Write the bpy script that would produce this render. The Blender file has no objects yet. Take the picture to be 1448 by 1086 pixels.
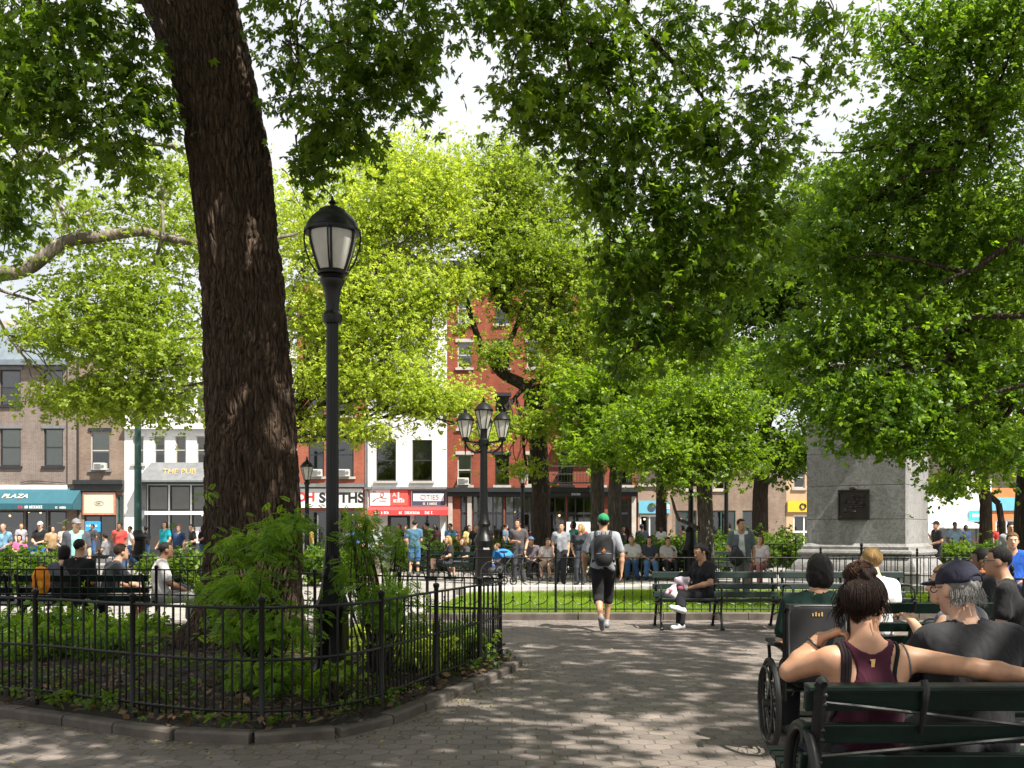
import bpy, math, random
import numpy as np
from mathutils import Vector, Matrix
random.seed(11)
rng = np.random.default_rng(11)
R = math.radians
SC = bpy.context.scene
COL = SC.collection
# photo geometry: focal length in photo pixels, eye height, centre column, horizon row
F, EYE, CX, HY = 1400.0, 1.5, 724.0, 750.0

def P(px, py, d):
    s = F / d
    return Vector(((px - CX) / s, d, EYE + (HY - py) / s))

def G(px, py):
    s = (py - HY) / EYE
    return Vector(((px - CX) / s, F / s, 0.0))

# ------------------------------------------------------------------ objects
def put(o, parent=None):
    COL.objects.link(o)
    if parent is not None:
        o.parent = parent
    return o

def tag(o, label=None, cat=None, group=None, kind=None):
    if label: o['label'] = label
    if cat: o['category'] = cat
    if group: o['group'] = group
    if kind: o['kind'] = kind
    return o

def thing(name, label, cat, loc=(0, 0, 0), rz=0.0, group=None):
    o = bpy.data.objects.new(name, None)
    o.empty_display_size = 0.2
    put(o)
    o.location = loc
    o.rotation_euler = (0, 0, rz)
    return tag(o, label, cat, group)

def copy_tree(o, loc=None, rz=None, label=None, parent=None, group=None):
    c = o.copy()
    COL.objects.link(c)
    if parent is not None:
        c.parent = parent
    if loc is not None: c.location = loc
    if rz is not None: c.rotation_euler = (0, 0, rz)
    if label: c['label'] = label
    if group: c['group'] = group
    for ch in list(o.children):
        copy_tree(ch, parent=c)
    return c

class MB:
    def __init__(s):
        s.v, s.f, s.m = [], [], []

    def add(s, verts, faces, mi=0):
        o = len(s.v)
        s.v.extend([tuple(map(float, v)) for v in verts])
        s.f.extend([tuple(int(i) + o for i in f) for f in faces])
        s.m.extend([mi] * len(faces))
        return s

    def box(s, c, size, rot=None, mi=0):
        x, y, z = size[0] / 2, size[1] / 2, size[2] / 2
        vs = [Vector((a * x, b * y, d * z)) for a in (-1, 1) for b in (-1, 1) for d in (-1, 1)]
        if rot is not None:
            vs = [rot @ v for v in vs]
        c = Vector(c)
        return s.add([v + c for v in vs],
                     [(0, 1, 3, 2), (4, 6, 7, 5), (0, 4, 5, 1), (2, 3, 7, 6), (0, 2, 6, 4), (1, 5, 7, 3)], mi)

    def span(s, lo, hi, mi=0):
        return s.box([(a + b) / 2 for a, b in zip(lo, hi)], [abs(b - a) for a, b in zip(lo, hi)], None, mi)

    def beam(s, a, b, w, h, mi=0, up=(0, 0, 1)):
        a, b = Vector(a), Vector(b)
        d = (b - a)
        L = d.length
        y = d.normalized()
        u = Vector(up)
        if abs(y.dot(u)) > 0.99: u = Vector((1, 0, 0))
        x = y.cross(u).normalized()
        z = x.cross(y)
        rot = Matrix((x, y, z)).transposed()
        return s.box((a + b) / 2, (w, L, h), rot, mi)

    def tube(s, pts, r, n=8, mi=0, caps=True, closed=False):
        pts = [Vector(p) for p in pts]
        k = len(pts)
        rr = [r] * k if not hasattr(r, '__len__') else list(r)
        vs, fs = [], []
        up = None
        for i, p in enumerate(pts):
            if closed:
                t = (pts[(i + 1) % k] - pts[i - 1]).normalized()
            else:
                t = (pts[min(i + 1, k - 1)] - pts[max(i - 1, 0)])
                t = t.normalized() if t.length > 1e-9 else Vector((0, 0, 1))
            if up is None:
                up = Vector((0, 0, 1)) if abs(t.z) < 0.9 else Vector((1, 0, 0))
            x = t.cross(up)
            if x.length < 1e-6:
                x = t.cross(Vector((0.3, 1, 0.2)))
            x.normalize()
            y = x.cross(t).normalized()
            up = y
            for j in range(n):
                a = 2 * math.pi * j / n
                vs.append(p + (x * math.cos(a) + y * math.sin(a)) * rr[i])
        for i in range(k if closed else k - 1):
            i2 = (i + 1) % k
            for j in range(n):
                j2 = (j + 1) % n
                fs.append((i * n + j, i * n + j2, i2 * n + j2, i2 * n + j))
        if caps and not closed:
            fs.append(tuple(range(n - 1, -1, -1)))
            fs.append(tuple((k - 1) * n + j for j in range(n)))
        return s.add(vs, fs, mi)

    def lathe(s, prof, n=24, c=(0, 0, 0), mi=0, flute=0.0, nf=12, sy=1.0):
        vs, fs = [], []
        for r, z in prof:
            for j in range(n):
                a = 2 * math.pi * j / n
                q = r * (1 - flute * (0.5 + 0.5 * math.cos(nf * a)) ** 2) if flute else r
                vs.append((c[0] + q * math.cos(a), c[1] + q * math.sin(a) * sy, c[2] + z))
        k = len(prof)
        for i in range(k - 1):
            for j in range(n):
                j2 = (j + 1) % n
                fs.append((i * n + j, i * n + j2, (i + 1) * n + j2, (i + 1) * n + j))
        fs.append(tuple(range(n - 1, -1, -1)))
        fs.append(tuple((k - 1) * n + j for j in range(n)))
        return s.add(vs, fs, mi)

    def ball(s, c, r, n=12, mi=0):
        r3 = r if hasattr(r, '__len__') else (r, r, r)
        vs, fs = [], []
        m = max(4, n // 2)
        for i in range(m + 1):
            t = math.pi * i / m
            for j in range(n):
                a = 2 * math.pi * j / n
                vs.append((c[0] + r3[0] * max(math.sin(t), 1e-3) * math.cos(a), c[1] + r3[1] * max(math.sin(t), 1e-3) * math.sin(a), c[2] + r3[2] * math.cos(t)))
        for i in range(m):
            for j in range(n):
                j2 = (j + 1) % n
                fs.append((i * n + j, (i + 1) * n + j, (i + 1) * n + j2, i * n + j2))
        return s.add(vs, fs, mi)

    def prism(s, poly, y0, y1, mi=0):
        """polygon of (x, z), extruded along y"""
        k = len(poly)
        vs = [(x, y0, z) for x, z in poly] + [(x, y1, z) for x, z in poly]
        fs = [tuple(range(k - 1, -1, -1)), tuple(range(k, 2 * k))]
        fs += [(i, (i + 1) % k, k + (i + 1) % k, k + i) for i in range(k)]
        return s.add(vs, fs, mi)

    def build(s, name, mats, parent=None, smooth=40, bevel=0.0, label=None, loc=None):
        me = bpy.data.meshes.new(name)
        me.from_pydata(s.v, [], s.f)
        if not isinstance(mats, (list, tuple)): mats = [mats]
        for m in mats: me.materials.append(m)
        if len(mats) > 1:
            me.polygons.foreach_set('material_index', np.array(s.m, dtype=np.int32))
        if smooth:
            me.shade_smooth()
            me.set_sharp_from_angle(angle=R(smooth))
        me.update()
        o = bpy.data.objects.new(name, me)
        put(o, parent)
        if loc is not None: o.location = loc
        if bevel:
            b = o.modifiers.new('bevel', 'BEVEL')
            b.width = bevel; b.segments = 2; b.limit_method = 'ANGLE'
        if label: o['label'] = label
        return o

def np_mesh(name, V, Q, mats, parent=None, smooth=True, tint=None, mi=None):
    """mesh from numpy vertices and quads (or triangles); tint = one float per face"""
    V = np.asarray(V, dtype=np.float32); Q = np.asarray(Q, dtype=np.int32)
    k = Q.shape[1]
    me = bpy.data.meshes.new(name)
    me.vertices.add(len(V)); me.vertices.foreach_set('co', V.ravel())
    me.loops.add(Q.size); me.loops.foreach_set('vertex_index', Q.ravel())
    me.polygons.add(len(Q))
    me.polygons.foreach_set('loop_start', np.arange(0, Q.size, k, dtype=np.int32))
    me.polygons.foreach_set('loop_total', np.full(len(Q), k, dtype=np.int32))
    me.update(calc_edges=True)
    if not isinstance(mats, (list, tuple)): mats = [mats]
    for m in mats: me.materials.append(m)
    if mi is not None: me.polygons.foreach_set('material_index', np.asarray(mi, dtype=np.int32))
    if smooth: me.shade_smooth()
    if tint is not None:
        at = me.attributes.new('tint', 'FLOAT', 'FACE')
        at.data.foreach_set('value', np.asarray(tint, dtype=np.float32))
    o = bpy.data.objects.new(name, me)
    return put(o, parent)

# ---------------------------------------------------------------- materials
class NT:
    def __init__(s, name):
        s.m = bpy.data.materials.new(name)
        s.m.use_nodes = True
        s.t = s.m.node_tree
        s.b = s.t.nodes['Principled BSDF']
        s.o = s.t.nodes['Material Output']

    def n(s, typ, **kw):
        x = s.t.nodes.new(typ)
        for k, v in kw.items():
            if k.startswith('i_'):
                x.inputs[k[2:].replace('_', ' ')].default_value = v
            else:
                setattr(x, k, v)
        return x

    def l(s, a, b):
        s.t.links.new(a, b)

    def coords(s, scale=(1, 1, 1), kind='Object', rot=(0, 0, 0)):
        tc = s.n('ShaderNodeTexCoord')
        mp = s.n('ShaderNodeMapping')
        mp.inputs['Scale'].default_value = scale
        mp.inputs['Rotation'].default_value = rot
        s.l(tc.outputs[kind], mp.inputs['Vector'])
        return mp.outputs['Vector']

    def noise(s, vec, scale=5, detail=4, rough=0.55, dist=0.0):
        x = s.n('ShaderNodeTexNoise')
        x.inputs['Scale'].default_value = scale
        x.inputs['Detail'].default_value = detail
        x.inputs['Roughness'].default_value = rough
        x.inputs['Distortion'].default_value = dist
        if vec is not None: s.l(vec, x.inputs['Vector'])
        return x.outputs['Fac']

    def ramp(s, fac, stops):
        x = s.n('ShaderNodeValToRGB')
        el = x.color_ramp.elements
        while len(el) < len(stops): el.new(0.5)
        for e, (p, c) in zip(el, stops):
            e.position = p
            e.color = (*c, 1) if len(c) == 3 else c
        s.l(fac, x.inputs['Fac'])
        return x.outputs['Color']

    def mix(s, fac, a, b, mode='MIX'):
        x = s.n('ShaderNodeMix', data_type='RGBA', blend_type=mode)
        for sock, v in ((x.inputs['Factor'], fac), (x.inputs['A'], a), (x.inputs['B'], b)):
            pass
        def setin(idx, v):
            sock = x.inputs[idx]
            if hasattr(v, 'links'): s.l(v, sock)
            elif hasattr(v, '__len__'): sock.default_value = (*v, 1) if len(v) == 3 else v
            else: sock.default_value = v
        setin(0, fac); setin(6, a); setin(7, b)
        return x.outputs[2]

    def math(s, op, a, b=0.0):
        x = s.n('ShaderNodeMath', operation=op)
        for i, v in enumerate((a, b)):
            if hasattr(v, 'links'): s.l(v, x.inputs[i])
            else: x.inputs[i].default_value = v
        return x.outputs[0]

    def bump(s, h, strength=0.4, dist=0.01):
        x = s.n('ShaderNodeBump')
        x.inputs['Strength'].default_value = strength
        x.inputs['Distance'].default_value = dist
        s.l(h, x.inputs['Height'])
        s.l(x.outputs['Normal'], s.b.inputs['Normal'])
        return x

def sc3(c, k):
    return tuple(min(1.0, max(0.0, v * k)) for v in c)

_cache = {}
def mat(name, col, rough=0.6, metal=0.0, var=0.18, scale=6.0, bump=0.0, bscale=60.0, spec=0.5, bdist=0.004, sheen=0.0):
    key = (name, col, rough, metal, var, scale, bump)
    if key in _cache: return _cache[key]
    t = NT(name)
    v = t.coords()
    f = t.noise(v, scale, 5)
    c = t.ramp(f, [(0.3, sc3(col, 1 - var)), (0.7, sc3(col, 1 + var))])
    t.l(c, t.b.inputs['Base Color'])
    t.b.inputs['Roughness'].default_value = rough
    t.b.inputs['Metallic'].default_value = metal
    t.b.inputs['Specular IOR Level'].default_value = spec
    if sheen: t.b.inputs['Sheen Weight'].default_value = sheen
    if bump:
        t.bump(t.noise(v, bscale, 4), bump, bdist)
    _cache[key] = t.m
    return t.m

def cloth(col, name='cloth'):
    key = ('cloth', col)
    if key in _cache: return _cache[key]
    t = NT(name)
    v = t.coords()
    f = t.noise(v, 7, 4)
    c = t.ramp(f, [(0.3, sc3(col, 0.82)), (0.7, sc3(col, 1.12))])
    t.l(c, t.b.inputs['Base Color'])
    t.b.inputs['Roughness'].default_value = 0.9
    t.b.inputs['Specular IOR Level'].default_value = 0.2
    t.b.inputs['Sheen Weight'].default_value = 0.05
    h = t.math('ADD', t.math('MULTIPLY', t.noise(t.coords((1, 1, 0.45)), 11, 2, 0.5, 1.2), 1.0), t.math('MULTIPLY', t.noise(v, 260, 2), 0.03))
    t.bump(h, 0.55, 0.03)
    _cache[key] = t.m
    return t.m

def skin(col):
    key = ('skin', col)
    if key in _cache: return _cache[key]
    t = NT('skin')
    v = t.coords()
    f = t.noise(v, 11, 6, .65)
    c = t.ramp(f, [(0.25, (col[0] * .72, col[1] * .6, col[2] * .55)), (0.42, sc3(col, 0.9)), (0.55, col), (0.75, (min(1, col[0] * 1.2), col[1] * 1.02, col[2] * 0.95))])
    c = t.mix(t.ramp(t.noise(v, 95, 3), [(.62, (0, 0, 0)), (.74, (.35, .35, .35))]), c, (col[0] * .5, col[1] * .36, col[2] * .3))
    t.l(c, t.b.inputs['Base Color'])
    t.b.inputs['Roughness'].default_value = 0.5
    t.b.inputs['Subsurface Weight'].default_value = 0.12
    t.b.inputs['Subsurface Radius'].default_value = (0.02, 0.008, 0.004)
    t.b.inputs['Subsurface Scale'].default_value = 0.5
    t.bump(t.noise(v, 180, 3), 0.12, 0.002)
    _cache[key] = t.m
    return t.m

def hairmat(col):
    key = ('hair', col)
    if key in _cache: return _cache[key]
    t = NT('hair')
    f = t.noise(t.coords((60, 60, 6)), 2.2, 4, 0.6, 0.6)
    c = t.ramp(f, [(0.3, sc3(col, 0.5)), (0.55, col), (0.8, sc3(col, 1.7))])
    t.l(c, t.b.inputs['Base Color'])
    t.b.inputs['Roughness'].default_value = 0.5
    t.b.inputs['Specular IOR Level'].default_value = 0.22
    t.bump(f, 0.9, 0.012)
    _cache[key] = t.m
    return t.m

def leafmat(name, dark, light, trans=0.45, rough=0.45):
    t = NT(name)
    at = t.n('ShaderNodeAttribute', attribute_name='tint')
    c = t.ramp(at.outputs['Fac'], [(0.0, dark), (0.6, tuple((a + b) / 2 for a, b in zip(dark, light))), (1.0, light)])
    t.l(c, t.b.inputs['Base Color'])
    t.b.inputs['Roughness'].default_value = rough
    t.b.inputs['Specular IOR Level'].default_value = 0.35
    tr = t.n('ShaderNodeBsdfTranslucent')
    tc = t.mix(1.0, c, (1.6, 1.6, 0.7), 'MULTIPLY')
    t.l(tc, tr.inputs['Color'])
    mx = t.n('ShaderNodeMixShader')
    mx.inputs[0].default_value = trans
    t.l(t.b.outputs[0], mx.inputs[1]); t.l(tr.outputs[0], mx.inputs[2])
    t.l(mx.outputs[0], t.o.inputs['Surface'])
    return t.m

def barkmat(name, c1, c2, scale=1.0, strength=0.8, patch=None):
    t = NT(name)
    v = t.coords((9 * scale, 9 * scale, 1.3 * scale))
    f = t.noise(v, 1.6, 6, 0.6, 0.6)
    vo = t.n('ShaderNodeTexVoronoi', feature='DISTANCE_TO_EDGE')
    vo.inputs['Scale'].default_value = 1.7
    t.l(v, vo.inputs['Vector'])
    e = t.ramp(vo.outputs['Distance'], [(0.0, (0, 0, 0)), (0.25, (1, 1, 1))])
    c = t.ramp(f, [(0.3, c1), (0.72, c2)])
    c = t.mix(0.45, c, t.mix(1.0, c, e, 'MULTIPLY'))
    if patch:
        pf = t.noise(t.coords((1, 1, 0.6)), 3.2, 3, 0.5, 0.8)
        c = t.mix(t.ramp(pf, [(0.47, (0, 0, 0)), (0.55, (1, 1, 1))]), c, patch)
    t.l(c, t.b.inputs['Base Color'])
    t.b.inputs['Roughness'].default_value = 0.9
    t.b.inputs['Specular IOR Level'].default_value = 0.2
    h = t.math('ADD', f, t.math('MULTIPLY', e, 0.7))
    t.bump(h, strength, 0.03)
    return t.m

def brickmat(name, c1, c2, mortar, bw=0.21, bh=0.072, rot=(R(90), 0, 0), bump=0.5, ms=0.012, stain=0.42):
    t = NT(name)
    v = t.coords((1, 1, 1), 'Object', rot)
    b = t.n('ShaderNodeTexBrick')
    b.inputs['Scale'].default_value = 1.0
    b.inputs['Brick Width'].default_value = bw
    b.inputs['Row Height'].default_value = bh
    b.inputs['Mortar Size'].default_value = ms
    b.inputs['Mortar Smooth'].default_value = 0.3
    b.inputs['Color1'].default_value = (*c1, 1)
    b.inputs['Color2'].default_value = (*c2, 1)
    b.inputs['Mortar'].default_value = (*mortar, 1)
    t.l(v, b.inputs['Vector'])
    f = t.noise(t.coords((1, 1, .45)), 1.1, 7, .65)
    c = t.mix(1.0, b.outputs['Color'], t.ramp(f, [(0.3, (1 - stain,) * 3), (0.7, (1, 1, 1))]), 'MULTIPLY')
    t.l(c, t.b.inputs['Base Color'])
    t.b.inputs['Roughness'].default_value = 0.88
    t.b.inputs['Specular IOR Level'].default_value = 0.25
    t.bump(t.math('SUBTRACT', 1.0, b.outputs['Fac']), bump, 0.01)
    return t.m

M = {}
M['iron'] = mat('black_iron', (0.0045, 0.0047, 0.0045), 0.38, 0.0, 0.35, 9, 0.25, 90, 0.28)
M['iron_worn'] = mat('worn_iron', (0.012, 0.0125, 0.012), 0.4, 0.1, 0.4, 14, 0.3, 120, 0.35)
M['bench_wood'] = mat('green_bench_paint', (0.0035, 0.0135, 0.010), 0.38, 0.0, 0.4, 5, 0.35, 45, 0.35)
M['green_metal'] = mat('green_painted_metal', (0.018, 0.07, 0.06), 0.45, 0.0, 0.25, 4, 0.2, 60)
M['rubber'] = mat('rubber', (0.012, 0.012, 0.012), 0.8, 0, 0.2, 9)
M['chrome'] = mat('steel', (0.55, 0.55, 0.55), 0.3, 0.9, 0.1, 9)
M['nylon'] = mat('black_nylon', (0.013, 0.013, 0.015), 0.7, 0, 0.3, 9, 0.3, 200)
M['white_paint'] = mat('white_paint', (0.74, 0.74, 0.72), 0.6, 0, 0.07, 1.2, 0.15, 40)
M['cream'] = mat('cream_panel', (0.62, 0.55, 0.42), 0.7, 0, 0.1, 2)
M['dark_wood'] = mat('dark_trim', (0.02, 0.021, 0.023), 0.5, 0, 0.25, 3)
M['grey_trim'] = mat('grey_trim', (0.16, 0.165, 0.17), 0.6, 0, 0.2, 3)
M['stone_trim'] = mat('stone_trim', (0.42, 0.39, 0.35), 0.8, 0, 0.15, 3, 0.2, 40)
M['interior'] = mat('shop_interior', (0.10, 0.08, 0.065), 0.9, 0, 0.3, 1)

def glass():
    t = NT('window_glass')
    fr = t.n('ShaderNodeFresnel'); fr.inputs['IOR'].default_value = 1.5
    g = t.n('ShaderNodeBsdfGlossy'); g.inputs['Roughness'].default_value = 0.03
    tr = t.n('ShaderNodeBsdfTransparent'); tr.inputs['Color'].default_value = (0.6, 0.64, 0.63, 1)
    mx = t.n('ShaderNodeMixShader')
    t.l(t.math('ADD', t.math('MULTIPLY', fr.outputs[0], 1.2), 0.10), mx.inputs[0])
    t.l(tr.outputs[0], mx.inputs[1]); t.l(g.outputs[0], mx.inputs[2])
    t.l(mx.outputs[0], t.o.inputs['Surface'])
    return t.m
M['glass'] = glass()

def frosted():
    t = NT('frosted_lamp_glass')
    t.b.inputs['Base Color'].default_value = (0.82, 0.80, 0.74, 1)
    t.b.inputs['Roughness'].default_value = 0.25
    f = t.noise(t.coords((3, 3, 1)), 3, 3)
    t.l(t.ramp(f, [(0.3, (0.62, 0.60, 0.54)), (0.7, (0.86, 0.85, 0.8))]), t.b.inputs['Base Color'])
    tr = t.n('ShaderNodeBsdfTranslucent'); tr.inputs['Color'].default_value = (0.9, 0.88, 0.82, 1)
    mx = t.n('ShaderNodeMixShader'); mx.inputs[0].default_value = 0.55
    t.l(t.b.outputs[0], mx.inputs[1]); t.l(tr.outputs[0], mx.inputs[2])
    t.l(mx.outputs[0], t.o.inputs['Surface'])
    return t.m
M['frosted'] = frosted()
# ------------------------------------------------------- camera, sun and sky
cam = bpy.data.cameras.new('camera')
cam.sensor_width = 36.0
cam.lens = 36.0 * F / 1448.0
cam.shift_y = (HY - 543.0) / 1448.0
cam.clip_start = 0.1
cam.clip_end = 3000
co = put(bpy.data.objects.new('camera', cam))
co.location = (0, 0, EYE)
co.rotation_euler = (R(90), 0, 0)
SC.camera = co

SUN_AZ, SUN_EL = R(48), R(56)          # azimuth measured from straight behind the camera, towards its right
sdir = Vector((math.sin(SUN_AZ) * math.cos(SUN_EL), -math.cos(SUN_AZ) * math.cos(SUN_EL), math.sin(SUN_EL)))
sl = bpy.data.lights.new('sun', 'SUN')
sl.energy = 5.0
sl.angle = R(0.53)
sl.color = (1.0, 0.95, 0.86)
so = put(bpy.data.objects.new('sun', sl))
so.rotation_euler = sdir.to_track_quat('Z', 'Y').to_euler()
so.location = (20, -20, 40)

w = bpy.data.worlds.new('World')
SC.world = w
w.use_nodes = True
nt = w.node_tree
bg = nt.nodes['Background']
bg.inputs['Strength'].default_value = 0.055
sky = nt.nodes.new('ShaderNodeTexSky')
sky.sky_type = 'NISHITA'
sky.sun_disc = False
sky.sun_elevation = SUN_EL
sky.sun_rotation = math.atan2(sdir.x, sdir.y)
sky.air_density = 1.0
sky.dust_density = 1.5
tc = nt.nodes.new('ShaderNodeTexCoord')
mp = nt.nodes.new('ShaderNodeMapping'); mp.inputs['Scale'].default_value = (1, 1, 2.2)
no = nt.nodes.new('ShaderNodeTexNoise'); no.inputs['Scale'].default_value = 2.6; no.inputs['Detail'].default_value = 7; no.inputs['Roughness'].default_value = 0.55
rp = nt.nodes.new('ShaderNodeValToRGB')
rp.color_ramp.elements[0].position = 0.30; rp.color_ramp.elements[0].color = (0.5, 0.5, 0.5, 1)
rp.color_ramp.elements[1].position = 0.52; rp.color_ramp.elements[1].color = (0.97, 0.97, 0.97, 1)
mx = nt.nodes.new('ShaderNodeMix'); mx.data_type = 'RGBA'
mx.inputs[7].default_value = (8.5, 8.6, 8.8, 1)
nt.links.new(tc.outputs['Generated'], mp.inputs['Vector'])
nt.links.new(mp.outputs['Vector'], no.inputs['Vector'])
nt.links.new(no.outputs['Fac'], rp.inputs['Fac'])
nt.links.new(rp.outputs['Color'], mx.inputs[0])
nt.links.new(sky.outputs['Color'], mx.inputs[6])
nt.links.new(mx.outputs[2], bg.inputs['Color'])

SC.view_settings.view_transform = 'Standard'
SC.view_settings.look = 'None'
SC.view_settings.exposure = 1.2
SC.view_settings.gamma = 1.0
SC.render.engine = 'CYCLES'
SC.cycles.use_denoising = True
SC.cycles.max_bounces = 7
SC.cycles.diffuse_bounces = 3
SC.cycles.glossy_bounces = 3
SC.cycles.transmission_bounces = 5
SC.cycles.transparent_max_bounces = 10
SC.cycles.caustics_reflective = False
SC.cycles.caustics_refractive = False
SC.cycles.sample_clamp_indirect = 6.0

# ------------------------------------------------------------------ ground
def sheet(name, poly, z, m, kind='structure'):
    b = MB()
    b.add([(x, y, z) for x, y in poly], [tuple(range(len(poly)))])
    o = b.build(name, m, smooth=0)
    o['kind'] = kind
    return o

def ground_mat():
    t = NT('pale_pavement')
    v = t.coords((1, 1, 1))
    b = t.n('ShaderNodeTexBrick')
    b.inputs['Brick Width'].default_value = 1.2; b.inputs['Row Height'].default_value = 0.9
    b.inputs['Scale'].default_value = 1; b.inputs['Mortar Size'].default_value = 0.012
    b.inputs['Color1'].default_value = (0.27, 0.25, 0.23, 1); b.inputs['Color2'].default_value = (0.32, 0.30, 0.27, 1)
    b.inputs['Mortar'].default_value = (0.13, 0.12, 0.11, 1)
    t.l(v, b.inputs['Vector'])
    c = t.mix(1.0, b.outputs['Color'], t.ramp(t.noise(v, 1.3, 6), [(0.3, (0.7, 0.7, 0.7)), (0.7, (1, 1, 1))]), 'MULTIPLY')
    t.l(c, t.b.inputs['Base Color']); t.b.inputs['Roughness'].default_value = 0.85
    t.bump(t.noise(v, 60, 4), 0.2, 0.004)
    return t.m

def paver_mat():
    t = NT('hexagonal_asphalt_pavers')
    tc = t.n('ShaderNodeTexCoord')
    sx = t.n('ShaderNodeSeparateXYZ'); t.l(tc.outputs['Object'], sx.inputs[0])
    W = 0.185                                   # flat-to-flat width of one block
    H = W * 1.732 / 2
    # nearest centre of a hexagonal lattice: compare two rectangular lattices
    wob = t.math('MULTIPLY', t.noise(tc.outputs['Object'], 3.0, 2), 0.02)
    X = t.math('ADD', t.math('DIVIDE', sx.outputs[0], W), wob); Y = t.math('DIVIDE', sx.outputs[1], W)
    def lat(ox, oy):
        ix = t.math('ADD', t.math('ROUND', t.math('SUBTRACT', X, ox)), ox)
        iy = t.math('ADD', t.math('MULTIPLY', t.math('ROUND', t.math('DIVIDE', t.math('SUBTRACT', Y, oy), 1.732)), 1.732), oy)
        dx = t.math('SUBTRACT', X, ix); dy = t.math('SUBTRACT', Y, iy)
        ax = t.math('ABSOLUTE', dx); ay = t.math('ABSOLUTE', dy)
        hd = t.math('MAXIMUM', ax, t.math('ADD', t.math('MULTIPLY', ax, 0.5), t.math('MULTIPLY', ay, 0.866)))
        return hd, ix, iy
    h1, x1, y1 = lat(0.0, 0.0)
    h2, x2, y2 = lat(0.5, 0.866)
    hd = t.math('MINIMUM', h1, h2)
    first = t.math('LESS_THAN', h1, h2)
    idn = t.math('ADD', t.math('MULTIPLY', first, t.math('ADD', t.math('MULTIPLY', x1, 12.9898), t.math('MULTIPLY', y1, 78.233))),
                 t.math('MULTIPLY', t.math('SUBTRACT', 1.0, first), t.math('ADD', t.math('MULTIPLY', x2, 12.9898), t.math('MULTIPLY', y2, 78.233))))
    rnd = t.math('FRACT', t.math('MULTIPLY', t.math('SINE', idn), 43758.5))
    c = t.ramp(rnd, [(0.0, (0.15, 0.128, 0.113)), (0.5, (0.185, 0.158, 0.141)), (1.0, (0.225, 0.19, 0.168))])
    v = tc.outputs['Object']
    big = t.ramp(t.noise(v, 0.7, 5), [(0.3, (0.72, 0.71, 0.7)), (0.7, (1.08, 1.06, 1.04))])
    c = t.mix(1.0, c, big, 'MULTIPLY')
    fine = t.ramp(t.noise(v, 90, 3), [(0.3, (0.78, 0.78, 0.78)), (0.7, (1.1, 1.1, 1.1))])
    c = t.mix(1.0, c, fine, 'MULTIPLY')
    joint = t.ramp(hd, [(0.465, (0, 0, 0)), (0.492, (1, 1, 1))])
    c = t.mix(t.math('MULTIPLY', joint, 0.75), c, (0.04, 0.034, 0.03))
    t.l(c, t.b.inputs['Base Color'])
    t.b.inputs['Roughness'].default_value = 0.72
    t.b.inputs['Specular IOR Level'].default_value = 0.35
    vo = t.n('ShaderNodeTexVoronoi'); vo.inputs['Scale'].default_value = 5.5; t.l(v, vo.inputs['Vector'])
    gum = t.ramp(vo.outputs['Distance'], [(0.05, (1, 1, 1)), (0.09, (0, 0, 0))])
    pick = t.ramp(vo.outputs['Color'], [(0.62, (0, 0, 0)), (0.64, (1, 1, 1))])
    c = t.mix(t.math('MULTIPLY', t.math('MULTIPLY', gum, pick), .55), c, (.05, .045, .042))
    st = t.ramp(t.noise(v, 2.2, 6, .7, 1.5), [(.5, (0, 0, 0)), (.68, (.55, .55, .55))])
    c = t.mix(st, c, (.085, .07, .058))
    t.l(c, t.b.inputs['Base Color'])
    hh = t.math('ADD', t.math('MULTIPLY', t.math('SUBTRACT', 1.0, joint), 1.0), t.math('ADD', t.math('MULTIPLY', t.noise(v, 70, 3), 0.25), t.math('MULTIPLY', rnd, 0.25)))
    t.bump(hh, 0.6, 0.008)
    return t.m

M['pavement'] = ground_mat()
M['paver'] = paver_mat()
M['asphalt'] = mat('asphalt', (0.055, 0.055, 0.056), 0.85, 0, 0.25, 2, 0.3, 120)
def soil():
    t = NT('mulch_soil')
    v = t.coords()
    c = t.ramp(t.noise(v, 38, 6, 0.7), [(0.3, (0.012, 0.009, 0.007)), (0.5, (0.03, 0.02, 0.014)), (0.72, (0.075, 0.05, 0.034))])
    t.l(c, t.b.inputs['Base Color']); t.b.inputs['Roughness'].default_value = 0.95
    t.bump(t.noise(v, 45, 6, 0.7), 1.0, 0.04)
    return t.m
M['soil'] = soil()
M['kerbstone'] = mat('kerb_granite', (0.105, 0.088, 0.074), 0.85, 0, 0.4, 4, 0.5, 50, 0.3, 0.008)
M['lawn'] = mat('lawn_soil', (0.07, 0.12, 0.015), 0.95, 0, 0.35, 4, 0.5, 60)

o = sheet('ground', [(-600, -200), (600, -200), (600, 900), (-600, 900)], -0.012, M['pavement'])
o = sheet('path', [(-14, -6), (14, -6), (14, 16.62), (-14, 16.62)], -0.006, M['paver'])
o = sheet('street', [(-200, 45.5), (200, 45.5), (200, 54), (-200, 54)], -0.004, M['asphalt'])

# bed outline: kerb centre line, walked from the left front round the point and back to the left
KERB = [(-9.5, 9.7), (-6.6, 8.85), (-4.14, 8.05), (-3.2, 7.55), (-2.45, 7.15), (-1.9, 7.02), (-1.45, 7.12), (-1.1, 7.45), (-0.85, 8.05), (-0.55, 9.0), (-0.22, 10.0), (0.0, 10.8),
        (0.02, 11.15), (-0.12, 11.42), (-0.45, 11.6), (-1.6, 12.15), (-3.2, 13.2), (-4.9, 13.95), (-7.5, 14.1), (-10.5, 14.1)]

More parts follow.
